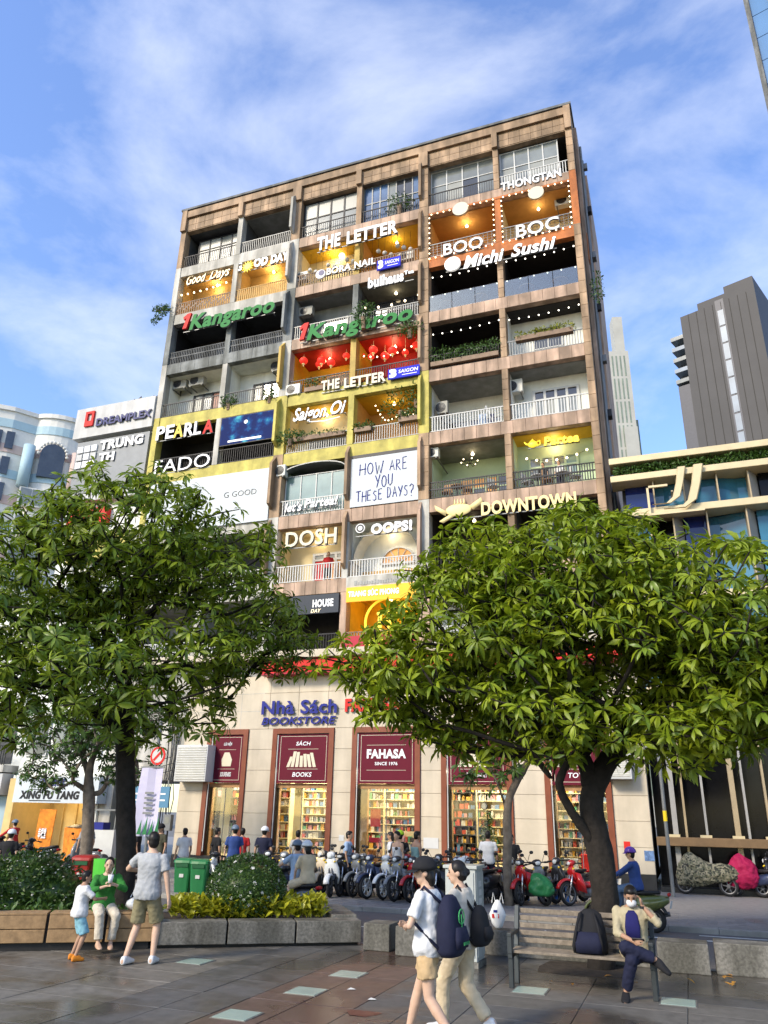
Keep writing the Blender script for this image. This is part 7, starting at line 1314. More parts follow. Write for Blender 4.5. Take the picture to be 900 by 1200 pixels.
# the row of parked bikes, nose to the road
row = [(374, 1049, 'cream', 'scooter', -95, 'cream scooter with broad front shield at left of the parked row', None, 'engine'), (398, 1051, 'black', 'underbone', -100, 'black motorbike with pale number plate beside the cream scooter', None, 'engine'), (414, 1052, 'grey', 'underbone', -112, 'dark grey motorbike fourth in the parked row', None, 'engine'),
       (430, 1054, 'navy', 'underbone', -118, 'dark blue motorbike with white wheel in the parked row', None, 'metal_white'), (449, 1055, 'white', 'underbone', -115, 'white motorbike with white wheel in the parked row', 'white', 'metal_white'), (462, 1057, 'grey', 'underbone', -116, 'silver and black motorbike beside the white one', 'black', 'engine'), (481, 1058, 'red', 'underbone', -116, 'red motorbike behind the woman in the black cap', 'black', 'engine')]
for px, py, c, k, h, lab, acc, wc in row:
    x, y = gnd(px, py); d = HB(h); bike(lab, x-0.62*math.cos(d), y-0.62*math.sin(d), d, c, k, 0.0, 0.25, acc, 0.12, wc)
for px, py, c, k, h, lab, acc, wc in ((611, 1062, 'red', 'underbone', -112, 'red motorbike left of two, behind the slim tree', 'black', 'engine'), (640, 1062, 'grey', 'underbone', -55, 'grey motorbike with green cloth, behind the bench', 'black', 'engine'), (668, 1062, 'red', 'underbone', -140, 'red and white motorbike left of the big forked trunk', 'red', 'engine')):
    x, y = gnd(px, py); d = HB(h); bike(lab, x-0.62*math.cos(d), y-0.62*math.sin(d), d, c, k, 0.0, 0.2, acc, 0.12, wc)
x, y = gnd(239, 1050); bike('white motorbike right of the green bins, half behind round shrub', x+0.6, y, HB(178), 'white', 'underbone', 0, 0.1, 'black', 0.1, 'chrome')
for k, (xx, yy, c, h, kd, lab) in enumerate(((-1.3, -7.3, 'black', -85, 'scooter', 'black scooter at left of row, behind the pillion rider'), (-1.9, -7.0, 'grey', -80, 'underbone', 'grey motorbike above the right side of round shrub'), (2.75, -7.4, 'black', -112, 'underbone', 'black motorbike right of the red one, behind capped woman'), (3.3, -7.2, 'white', -100, 'scooter', 'white scooter behind the utility cabinet'), (3.0, -6.2, 'navy', -110, 'underbone', 'navy motorbike half behind utility cabinet'), (4.0, -5.9, 'cream', -60, 'scooter', 'cream scooter by stationery window right side'), (5.5, -5.3, 'black', -120, 'scooter', 'black scooter left of the red and white motorbike'), (0.35, -6.4, 'grey', -100, 'underbone', 'grey motorbike in the second rank of the row'), (1.5, -6.0, 'red', -105, 'underbone', 'red motorbike in the second rank of the row'), (-2.6, -6.7, 'black', -75, 'underbone', 'black motorbike behind the top of round shrub'), (-0.5, -6.9, 'white', -88, 'scooter', 'white scooter between two black bikes at left of row'))): bike(lab, xx, yy, HB(h), c, kd, 0, 0.15*(k % 3))
for k, (xx, yy, c, h) in enumerate(((-0.9, -6.3, 'black', -100), (-0.2, -6.0, 'navy', -95), (2.3, -5.9, 'black', -95), (3.0, -5.6, 'white', -100), (3.5, -6.9, 'black', -110), (-9.6, -9.0, 'black', 170), (-11.2, -4.6, 'grey', 165), (-12.6, -5.2, 'black', 175), (11.1, -0.6, 'black', 180))): bike(['black motorbike behind the cream scooter', 'navy motorbike at the shop front behind the dark grey one', 'black motorbike behind the red one near FAHASA window', 'white motorbike near the stationery door', 'black motorbike beside the slim tree', 'black motorbike by the red bin, left', 'grey motorbike in front of the vendor cart', 'black motorbike left of the vendor cart', 'black motorbike at right edge by the showroom'][k], xx, yy, HB(h), c, 'underbone' if k % 2 else 'scooter')
# bikes that are being ridden
CO = gnd(352, 1083, -0.11); bike('black motorbike carrying two women past the round shrub', CO[0]-0.25, CO[1]+0.1, HB(150), 'black', 'scooter', -0.11, 0, None, 0, 'engine', False, 'motorbikes on the road')
SB = gnd(770, 1093, -0.11); SBx, SBy = SB[0]-0.60, SB[1]; bike('olive green scooter ridden by person in blue jacket behind the bench', SBx, SBy, HB(172), 'olive', 'scooter', -0.11, 0, None, 0, 'engine', False, 'motorbikes on the road')
# covered bikes by the showroom
def camo():
    m = bpy.data.materials.new('camo_cover'); m.use_nodes = True; t = m.node_tree; b = t.nodes['Principled BSDF']; g = N(t, 'ShaderNodeNewGeometry'); n = N(t, 'ShaderNodeTexVoronoi'); n.inputs['Scale'].default_value = 22; t.links.new(g.outputs['Position'], n.inputs['Vector']); r = N(t, 'ShaderNodeValToRGB'); r.color_ramp.interpolation = 'CONSTANT'; e = r.color_ramp.elements
    e[0].color = (0.02, 0.022, 0.014, 1); e[1].position = 0.35; e[1].color = (0.10, 0.10, 0.06, 1); k = e.new(0.6); k.color = (0.20, 0.18, 0.12, 1); t.links.new(n.outputs['Color'], r.inputs[0]); t.links.new(r.outputs[0], b.inputs['Base Color']); b.inputs['Roughness'].default_value = 0.8; MATS['camo_cover'] = m
camo(); mat('cover_magenta', (0.30, 0.008, 0.055), 0.7, var=0.12)
CRUMP = bpy.data.textures.new('crumple', 'CLOUDS'); CRUMP.noise_scale = 0.16; CRUMP.noise_depth = 2
def covered(x, y, rz, m, label, full=True):
    t = thing('covered_motorbike', label, 'motorbike', (x, y, 0), rz); wheel(t, 0.62, 0.28, 0.09); wheel(t, -0.62, 0.28, 0.09); rg = random.Random(3); secs = []
    for xx, w, zt, zb in ((0.85, 0.05, 0.55, 0.25), (0.70, 0.2, 0.95, 0.22), (0.42, 0.36, 1.28, 0.2), (0.15, 0.30, 1.05, 0.22), (-0.10, 0.22, 0.88, 0.30), (-0.45, 0.22, 0.92, 0.38), (-0.80, 0.18, 0.90, 0.40), (-0.98, 0.05, 0.75, 0.5)): secs.append(((xx, 0, (zt+zb)/2), Yv, Zv, w*rg.uniform(0.92, 1.08), (zt-zb)/2))
    if not full: secs = secs[:5]
    o = MB().loft(secs, 16, 2.2).build('cover', m, t, True, local=True); s = o.modifiers.new('sub', 'SUBSURF'); s.levels = s.render_levels = 3; d_ = o.modifiers.new('folds', 'DISPLACE'); d_.texture = CRUMP; d_.strength = 0.11
    if not full: MB().loft([((-0.1, 0, 0.72), Yv, Zv, 0.12, 0.05), ((-0.5, 0, 0.74), Yv, Zv, 0.13, 0.06), ((-0.85, 0, 0.8), Yv, Zv, 0.08, 0.05)], 12, 2.6).build('seat', 'seat_vinyl', t, True, local=True); MB().loft([((0, 0, 0.45), Yv, Zv, 0.12, 0.15), ((-0.5, 0, 0.55), Yv, Zv, 0.14, 0.15), ((-0.9, 0, 0.65), Yv, Zv, 0.05, 0.05)], 12, 2.4).build('body', 'paint_navy', t, True, local=True)
covered(8.95, -0.75, HB(172), 'camo_cover', 'motorbike under a camouflage cover by the showroom'); covered(10.35, -0.7, HB(175), 'cover_magenta', 'motorbike with magenta cover over its front, by the showroom', False)
# little extras on the bikes: green cloth
x, y = gnd(632, 1036, 0.9); t = thing('green_cloth', 'bright green plastic sheet draped over grey motorbike', 'cloth', (5.05, -6.6, 0.8)); p = reach(634, 1030, math.hypot(5.05-CAM[0], -6.7-CAM[1])); MB().loft([((p[0], p[1], p[2]-0.42), Xv, Yv, 0.38, 0.2), ((p[0], p[1], p[2]-0.1), Xv, Yv, 0.34, 0.2), ((p[0]-0.1, p[1], p[2]+0.12), Xv, Yv, 0.15, 0.12)], 10, 2).build('sheet', 'bin_green', t, True); gs = t.children[0]; gs.modifiers.new('sub', 'SUBSURF').render_levels = 3; gd = gs.modifiers.new('folds', 'DISPLACE'); gd.texture = CRUMP; gd.strength = 0.12
# ---------------------------------------------------------------- people
SKIN = {'a': (0.44, 0.27, 0.18), 'b': (0.36, 0.21, 0.135), 'c': (0.52, 0.34, 0.24)}
for k, c in SKIN.items(): mat('skin_'+k, c, 0.5, var=0.08, scale=20)
mat('hair_black', (0.012, 0.010, 0.009), 0.4, var=0.3, scale=60); mat('eye_dark', (0.01, 0.01, 0.01), 0.2, var=0); mat('lips', (0.30, 0.10, 0.08), 0.5, var=0)
def cloth(name, col, rough=0.85): return mat('cloth_'+name, col, rough, var=0.14, scale=9, bump=0.35, bscale=12)
for nm, c in dict(grey=(0.33, 0.34, 0.35), khaki=(0.20, 0.175, 0.10), white=(0.58, 0.58, 0.58), green=(0.03, 0.17, 0.03), cream=(0.50, 0.45, 0.37), tan=(0.46, 0.32, 0.17), navy=(0.012, 0.014, 0.035), royal=(0.012, 0.012, 0.085), beige=(0.36, 0.31, 0.20), black=(0.014, 0.014, 0.016), blue=(0.03, 0.06, 0.20), red=(0.38, 0.02, 0.02), teal=(0.20, 0.34, 0.34), lightblue=(0.30, 0.40, 0.55), sand=(0.52, 0.42, 0.28), denim=(0.08, 0.13, 0.22), camo=(0.06, 0.06, 0.04), aqua=(0.20, 0.40, 0.48), purple=(0.08, 0.03, 0.22), orange=(0.6, 0.2, 0.02), lime=(0.35, 0.5, 0.03)).items(): cloth(nm, c)
mat('helmet_purple', (0.10, 0.03, 0.30), 0.25, coat=0.5, var=0); mat('helmet_white', (0.62, 0.64, 0.68), 0.3, var=0.1); mat('helmet_grey', (0.12, 0.16, 0.22), 0.3, var=0.05); mat('helmet_lime', (0.32, 0.55, 0.02), 0.3, var=0); mat('helmet_orange', (0.65, 0.20, 0.01), 0.3, var=0); mat('helmet_black', (0.015, 0.015, 0.017), 0.25, var=0)
def voxel(mb, vox, smooth=4):
    me = mb.mesh('tmp'); o = bpy.data.objects.new('tmp', me); COL.objects.link(o); r = o.modifiers.new('r', 'REMESH'); r.mode = 'VOXEL'; r.voxel_size = vox; r.use_smooth_shade = True
    s = o.modifiers.new('s', 'SMOOTH'); s.factor = 0.5; s.iterations = smooth; dg = bpy.context.evaluated_depsgraph_get(); m2 = bpy.data.meshes.new_from_object(o.evaluated_get(dg)); bpy.data.objects.remove(o); bpy.data.meshes.remove(me); m2.materials.clear(); return m2
FOLDS = bpy.data.textures.new('folds', 'CLOUDS'); FOLDS.noise_scale = 0.06; FOLDS.noise_depth = 1
def unit(v): v = V3(v); return v/(np.linalg.norm(v)+1e-12)
def ik(a, b, l1, l2, pole):
    a, b = V3(a), V3(b); d = b-a; L = np.linalg.norm(d); u = d/L
    if L > (l1+l2)*0.999: b = a+u*(l1+l2)*0.999; L = (l1+l2)*0.999
    x = (l1*l1-l2*l2+L*L)/(2*L); h = math.sqrt(max(0, l1*l1-x*x)); p = V3(pole); p = p-u*np.dot(p, u); p = unit(p); return a+u*x+p*h, b
def bone(mb, a, b, r0, r1, n=12, hem=False):
    mb.sph(a, r0, n, 8); mb.cyl(a, b, r0, r1, n)
    if not hem: mb.sph(b, r1, n, 8)
def person(label, loc, rz, h=1.68, pel=None, spine=(0, 0.02, 1), twist=0.0, la=None, ra=None, lk=(0, 1, 0), rk=(0, 1, 0), lh=None, rh=None, le=(-0.6, -1, 0), re=(0.6, -1, 0), skin='a', top='white', bottom='navy', sleeve=0.55, leg=0.5, hair='short', head_dir=(0, 1, 0), face=True, vox=0.011, lod=1, shoe='black', female=False, loose=1.0, hands=True, hdirs=(None, None), barefoot=False, open_jacket=None, group=None, skirt=False, hat=None, toe=((0.1, 1, 0), (-0.1, 1, 0)), soles=True, tank=False, top_len=0.0, curl=0.5, long_hair=0.0):
    """local frame: x to the right, y forward, z up. la/ra ankles, lh/rh wrists; None gives a plain standing pose"""
    k = h/1.70; t = thing('person', label, 'person', loc, rz, group); S_ = unit(spine); pel = V3(pel if pel is not None else (0, 0, 0.90*k)); rt = np.array([math.cos(twist), math.sin(twist), 0.0]); rt = unit(rt-S_*np.dot(rt, S_)); fw = np.cross(S_, rt); fw = unit(fw) if np.dot(fw, (0, 1, 0)) > -0.99 else fw
    fw = np.cross(S_, rt); rt0 = np.array([1.0, 0, 0])
    sw = (0.175 if female else 0.19)*k; hw = 0.088*k; chest = pel+S_*0.36*k; neck = pel+S_*0.50*k; hd = unit(head_dir); hup = unit(S_*0.5+np.array([0, 0, 0.5])+hd*0.0); hup = unit(hup-hd*np.dot(hup, hd)*0.6); hdx = unit(np.cross(hd, hup)); hup = np.cross(hdx, hd); headc = neck+S_*0.058*k+hup*0.095*k+hd*0.025*k
    ls, rs_ = neck-S_*0.06*k-rt*sw, neck-S_*0.06*k+rt*sw; lhip, rhip = pel-rt0*hw-S_*0.02*k, pel+rt0*hw-S_*0.02*k
    la = V3(la if la is not None else (-0.10*k, 0.02, 0.075*k)); ra = V3(ra if ra is not None else (0.10*k, -0.04, 0.075*k)); lh = V3(lh if lh is not None else ls+np.array([-0.06, 0.06, -0.52*k])); rh = V3(rh if rh is not None else rs_+np.array([0.06, 0.06, -0.52*k]))
    lkn, la = ik(lhip, la, 0.425*k, 0.415*k, lk); rkn, ra = ik(rhip, ra, 0.425*k, 0.415*k, rk); lel, lh = ik(ls, lh, 0.285*k, 0.25*k, le); rel, rh = ik(rs_, rh, 0.285*k, 0.25*k, re)
    f_ = 0.9 if female else 1.0
    def torso(mb, g=0.0, low=-0.07, up=0.47, flare=0.0):
        secs = []
        for s, ra_, rb_ in ((-0.10, 0.135, 0.10), (-0.03, 0.168, 0.118), (0.06, 0.158 if not female else 0.155, 0.112), (0.16, 0.142*f_, 0.102), (0.27, 0.158*f_, 0.113), (0.38, 0.178*f_, 0.115), (0.45, 0.165*f_, 0.095), (0.50, 0.09, 0.07), (0.53, 0.058, 0.056)):
            if s < low-0.001 or s > up+0.001: continue
            a = rt0*(1-max(0, min(1, s/0.4)))+rt*max(0, min(1, s/0.4)); a = unit(a-S_*np.dot(a, S_)); b = np.cross(S_, a); gg = g*(1+0.5*max(0, 0.2-s)/0.2*flare); secs.append((pel+S_*s*k, a, b, ra_*k+gg, rb_*k+gg))
        mb.loft(secs, 18, 2.3)
    # ---- the body, one surface
    mb = MB(); torso(mb, 0.0, -0.10, 0.53)
    for a, b, c in ((ls, lel, lh), (rs_, rel, rh)): bone(mb, a, b, 0.050*k*f_, 0.038*k*f_); bone(mb, b, c, 0.038*k*f_, 0.026*k*f_)
    for a, b, c in ((lhip, lkn, la), (rhip, rkn, ra)): bone(mb, a, b, 0.082*k, 0.053*k); bone(mb, b, b+(c-b)*0.32+0, 0.052*k, 0.055*k); bone(mb, b+(c-b)*0.3, c, 0.054*k, 0.033*k)
    mb.cyl(neck-S_*0.03*k, headc-hup*0.03*k, 0.058*k, 0.052*k, 12)
    A3 = (hdx, hd, hup); mb.sph(headc+hup*0.02*k, (0.076*k, 0.096*k, 0.100*k), 16, 12, A3); mb.sph(headc-hup*0.055*k+hd*0.028*k, (0.056*k, 0.060*k, 0.062*k), 14, 10, A3); mb.sph(headc-hup*0.095*k+hd*0.055*k, (0.026*k, 0.024*k, 0.020*k), 10, 7, A3)
    mb.cyl(headc+hup*0.01*k+hd*0.082*k, headc-hup*0.030*k+hd*0.112*k, 0.010*k, 0.017*k, 8); mb.sph(headc-hup*0.032*k+hd*0.104*k, 0.017*k, 8, 6)
    for s in (-1, 1): mb.sph(headc+hdx*s*0.077*k-hup*0.012*k-hd*0.01*k, (0.012*k, 0.022*k, 0.033*k), 8, 6, A3)
    if barefoot or not soles: feet_in_body = True
    else: feet_in_body = False
    fms = []
    for c, td, kn in ((la, toe[0], lkn), (ra, toe[1], rkn)):
        td = unit(td); sd_ = unit(np.cross(td, (0, 0, 1))); up_ = np.cross(sd_, td); fm = MB(); fms.append(fm)
        for q in ([mb] if feet_in_body else [mb, fm]): 
            e_ = 0 if q is mb else 0.010
            q.loft([(c-td*0.065*k-up_*0.035*k, sd_, up_, 0.022*k+e_, 0.026*k+e_), (c-td*0.045*k-up_*0.02*k, sd_, up_, 0.036*k+e_, 0.050*k+e_), (c+td*0.03*k-up_*0.02*k, sd_, up_, 0.040*k+e_, 0.050*k+e_), (c+td*0.11*k-up_*0.042*k, sd_, up_, 0.048*k+e_, 0.028*k+e_), (c+td*0.165*k-up_*0.048*k, sd_, up_, 0.040*k+e_, 0.021*k+e_), (c+td*0.195*k-up_*0.052*k, sd_, up_, 0.018*k+e_, 0.012*k+e_)], 12, 2.4)
    if hands and lod:
        for wr, el, s, hdv in ((lh, lel, -1, hdirs[0]), (rh, rel, 1, hdirs[1])):
            d = unit(hdv) if hdv is not None else unit(wr-el); nrm = unit(np.cross(d, rt*s+fw*0.3)); nrm = unit(V3((-s, 0.3, 0))-d*np.dot(V3((-s, 0.3, 0)), d)); w = unit(np.cross(nrm, d)); q = 0.95*k
            mb.loft([(wr, w, nrm, 0.025*q, 0.020*q), (wr+d*0.03*q, w, nrm, 0.034*q, 0.018*q), (wr+d*0.085*q, w, nrm, 0.040*q, 0.016*q), (wr+d*0.097*q, w, nrm, 0.036*q, 0.012*q)], 10, 2.6)
            for fi, (o_, L) in enumerate(((-0.030, 0.070), (-0.010, 0.080), (0.011, 0.075), (0.030, 0.058))):
                b0 = wr+d*0.088*q+w*o_*q; d1 = unit(d+nrm*curl*0.6); b1 = b0+d1*L*0.45*q; d2 = unit(d*(1-curl*0.5)+nrm*curl*1.2); b2 = b1+d2*L*0.35*q; d3 = unit(d*(1-curl)+nrm*curl*1.4); b3 = b2+d3*L*0.25*q
                mb.tube([b0-d*0.015, b1, b2, b3], [0.0095*q, 0.0088*q, 0.0082*q, 0.0065*q], 8)
            th = wr+d*0.03*q-w*0.026*q*(1 if np.dot(w, fw) < 0 else -1); td_ = unit(d*0.8+(-w if np.dot(w, fw) < 0 else w)*0.6+nrm*0.35); mb.tube([th, th+td_*0.035*q, th+unit(td_+d*0.5)*0.065*q], [0.014*q, 0.011*q, 0.008*q], 8)
    elif not lod:
        for wr, el in ((lh, lel), (rh, rel)): mb.sph(wr+unit(wr-el)*0.05*k, (0.035*k, 0.035*k, 0.05*k), 8, 6)
    me = voxel(mb, vox, 3); me.name = 'body'; me.materials.append(MATS['skin_'+skin]); link(me, 'body', t, local=True)
    # ---- face
    if face:
        for s in (-1, 1):
            MB().sph(headc+hdx*s*0.031*k+hup*0.006*k+hd*0.086*k, (0.013*k, 0.010*k, 0.0065*k), 8, 6, A3).build('eye', 'eye_dark', t, True, local=True); MB().sph(headc+hdx*s*0.032*k+hup*0.026*k+hd*0.090*k, (0.020*k, 0.008*k, 0.004*k), 8, 5, A3).build('eyebrow', 'hair_black', t, True, local=True)
        MB().sph(headc-hup*0.062*k+hd*0.090*k, (0.022*k, 0.008*k, 0.007*k), 8, 5, A3).build('mouth', 'lips', t, True, local=True)
    # ---- hair
    hm = MB(); hc = headc+hup*0.034*k-hd*0.014*k
    if hair:
        hm.sph(hc, (0.086*k, 0.098*k, 0.098*k), 14, 10, A3); hm.sph(headc-hd*0.038*k-hup*0.02*k, (0.078*k, 0.064*k, 0.085*k), 12, 8, A3)
        if hair == 'short': hm.sph(headc+hup*0.085*k+hd*0.03*k, (0.062*k, 0.065*k, 0.045*k), 10, 7, A3)
        if long_hair: hm.loft([(headc-hd*0.05*k+hup*0.0, hdx, hd, 0.080*k, 0.055*k), (headc-hd*0.065*k-hup*(0.4*long_hair), hdx, hd, 0.085*k, 0.05*k), (headc-hd*0.07*k-hup*long_hair, hdx, hd, 0.06*k, 0.03*k)], 12, 2.2)
        if hair == 'bun': hm.sph(headc-hd*0.11*k+hup*0.0, 0.042*k, 10, 7)
        m2 = voxel(hm, max(vox, 0.012), 2); m2.name = 'hair'; m2.materials.append(MATS['hair_black']); link(m2, 'hair', t, local=True)
    # ---- clothes
    def add_cloth(name, mb, m, sm=3):
        m2 = voxel(mb, max(vox*1.15, 0.012), sm); m2.name = name; m2.materials.append(MATS['cloth_'+m]); o = link(m2, name, t, local=True)
        if lod: d_ = o.modifiers.new('folds', 'DISPLACE'); d_.texture = FOLDS; d_.strength = 0.020; d_.mid_level = 0.5; d_.texture_coords = 'GLOBAL'
        return o
    if top:
        mb = MB(); torso(mb, 0.014*loose+0.002, -0.10 if top_len > 0 else -0.03, 0.505 if not tank else 0.40, 1.0)
        if sleeve > 0:
            for a, b, c in ((ls, lel, lh), (rs_, rel, rh)):
                if sleeve <= 1: bone(mb, a, a+(b-a)*sleeve, 0.056*k*(0.9+0.1*loose), 0.064*k*(0.9+0.1*loose), hem=True)
                else: bone(mb, a, b, 0.066*k, 0.052*k); bone(mb, b, b+(c-b)*(sleeve-1), 0.052*k, 0.044*k, hem=True)
        add_cloth('shirt', mb, top)
    if bottom:
        mb = MB(); torso(mb, 0.014, -0.10, 0.10)
        if skirt:
            kc = (lkn+rkn)/2; e = pel+(kc-pel)*leg*1.6; mb.loft([(pel, rt0, (0, 1, 0), 0.175*k, 0.135*k), (pel+(e-pel)*0.5, rt0, (0, 1, 0), 0.20*k, 0.155*k), (e, rt0, (0, 1, 0), 0.225*k, 0.175*k)], 16, 2.2)
        else:
            for a, b, c in ((lhip, lkn, la), (rhip, rkn, ra)):
                if leg <= 1: bone(mb, a, a+(b-a)*leg, 0.095*k, 0.098*k*(0.9+0.1*loose), 16, True)
                else: bone(mb, a, b, 0.104*k, 0.078*k); bone(mb, b, b+(c-b)*(leg-1), 0.076*k, 0.070*k, hem=True)
        add_cloth('trousers' if leg > 1 else ('skirt' if skirt else 'shorts'), mb, bottom)
    if not feet_in_body:
        for fm in fms: m2 = fm.mesh('shoe', 'cloth_'+shoe, True); link(m2, 'shoe', t, local=True).modifiers.new('sub', 'SUBSURF')
    if hat:
        kind, hm_ = hat; c = headc+hup*0.035*k; mb = MB(); R_ = 0.112*k; vs, fs = [], []
        rows_ = 6; n_ = 18
        for j in range(rows_+1):
            ph = (PI*0.52)*j/rows_
            for i in range(n_): a = 2*PI*i/n_; vs.append(c-hd*0.005*k+hdx*R_*0.98*math.sin(ph)*math.cos(a)+hd*R_*1.12*math.sin(ph)*math.sin(a)+hup*R_*1.02*math.cos(ph))
        for j in range(rows_):
            for i in range(n_): fs.append((j*n_+i, (j+1)*n_+i, (j+1)*n_+(i+1) % n_, j*n_+(i+1) % n_))
        mb.add(vs, fs); o = mb.build('cap' if kind == 'cap' else 'helmet', hm_, t, True, local=True); s_ = o.modifiers.new('thick', 'SOLIDIFY'); s_.thickness = 0.01; s_.offset = 1
        br = MB(); vs, fs = [], []; n_ = 10; out_ = 0.085*k if kind == 'cap' else 0.05*k
        for i in range(n_+1):
            a = PI*0.12+PI*0.76*i/n_; q = c+hdx*R_*math.cos(a)+hd*R_*1.1*math.sin(a)-hup*0.004*k; vs += [q, q+hd*out_*(0.5+0.5*math.sin(a))+hdx*0.01*math.cos(a)-hup*0.025*k]
        for i in range(n_): fs.append((2*i, 2*i+1, 2*i+3, 2*i+2))
        o = br.add(vs, fs).build('brim' if kind == 'cap' else 'visor', hm_, t, True, local=True); s_ = o.modifiers.new('thick', 'SOLIDIFY'); s_.thickness = 0.006
    return t, dict(neck=neck, pel=pel, S=S_, rt=rt, fw=fw, ls=ls, rs=rs_, lh=lh, rh=rh, headc=headc, hd=hd, hup=hup, hdx=hdx, k=k, chest=chest, lkn=lkn, rkn=rkn, la=la, ra=ra)
def face_to(a, b): return math.atan2(b[1]-a[1], b[0]-a[0])-PI/2      # heading so that local +y points from a to b
# man in grey T-shirt, back to us, one hand raised with a phone
mx, my = gnd(163, 1130)
t, J = person('man seen from behind in grey T-shirt and khaki shorts, holding up a phone', (mx, my, 0), HB(8), 1.80, spine=(0.02, -0.02, 1), la=(-0.17, -0.12, 0.085), ra=(0.17, 0.05, 0.085), lh=(-0.34, 0.34, 1.20), le=(-1, -0.2, -0.6), rh=(0.36, 0.02, 0.80), re=(0.8, -0.6, 0), skin='c', top='grey', bottom='khaki', sleeve=0.62, leg=0.9, head_dir=(-0.75, 0.75, -0.05), shoe='white', loose=1.5, hdirs=((0, 0.35, 1), None), curl=0.6, top_len=1)
ph = thing('phone', 'dark phone in the raised hand of man in grey T-shirt', 'phone', (0, 0, 0)); c = Matrix.Rotation(HB(8), 4, 'Z') @ Vector(tuple(J['lh']+np.array([0.02, 0.05, 0.10]))); ph.location = Vector((mx, my, 0))+c; MB().box(-0.038, 0.038, -0.005, 0.005, -0.06, 0.09).build('case', 'metal_black', ph, local=True, bevel=0.004); MB().box(-0.034, 0.034, -0.0065, -0.0052, -0.055, 0.085).build('screen', 'pane_dark', ph, local=True)
# boy in white T-shirt drinking
cx, cy = gnd(85, 1126)
boy = person('small boy in white T-shirt, pale blue shorts and orange sandals', (cx, cy, 0), HB(-35), 1.22, spine=(0, 0.03, 1), la=(-0.09, 0.0, 0.06), ra=(0.09, 0.0, 0.06), rh=(0.10, 0.30, 0.82), re=(0.8, -0.3, -0.6), lh=(-0.20, 0.05, 0.55), skin='b', top='white', bottom='aqua', sleeve=0.8, leg=0.95, head_dir=(0.1, 1, 0.0), shoe='orange', loose=1.6, top_len=1)
# woman in green sitting on the wooden bench
q = PW(1.42, 0.17, 0.535); hz = math.atan2(pu[1], pu[0]) + PI + 0.25
wom, J = person('woman in green shirt and white trousers seated on the wooden bench', (q[0], q[1], 0), hz, 1.62, pel=(0, 0.0, 0.62), spine=(0.02, 0.22, 1), la=(-0.12, 0.36, 0.10), ra=(0.08, 0.44, 0.12), lh=(-0.04, 0.36, 0.96), rh=(0.06, 0.36, 0.93), le=(-1, 0.0, -0.6), re=(1, 0.0, -0.6), lk=(-0.25, 1, 0.6), rk=(0.1, 1, 0.6), skin='c', top='green', bottom='cream', sleeve=1.6, leg=1.85, hair='bun', head_dir=(0.25, 1, -0.12), barefoot=True, female=True, loose=1.3, soles=False, top_len=1, curl=0.8)
cp = thing('drink_cup', 'clear cup with straw held between the woman in green and the boy', 'cup', (0, 0, 0)); m_ = Matrix.Rotation(hz, 4, 'Z') @ Vector((0.02, 0.44, 0.98)); cp.location = Vector((q[0], q[1], 0))+m_; MB().cyl((0, 0, 0), (0, 0, 0.12), 0.032, 0.045, 14).build('cup', 'bag_plastic', cp, True, local=True); MB().cyl((0, 0, 0.1), (0.02, 0.03, 0.22), 0.005, n=6).build('straw', 'metal_white', cp, local=True)
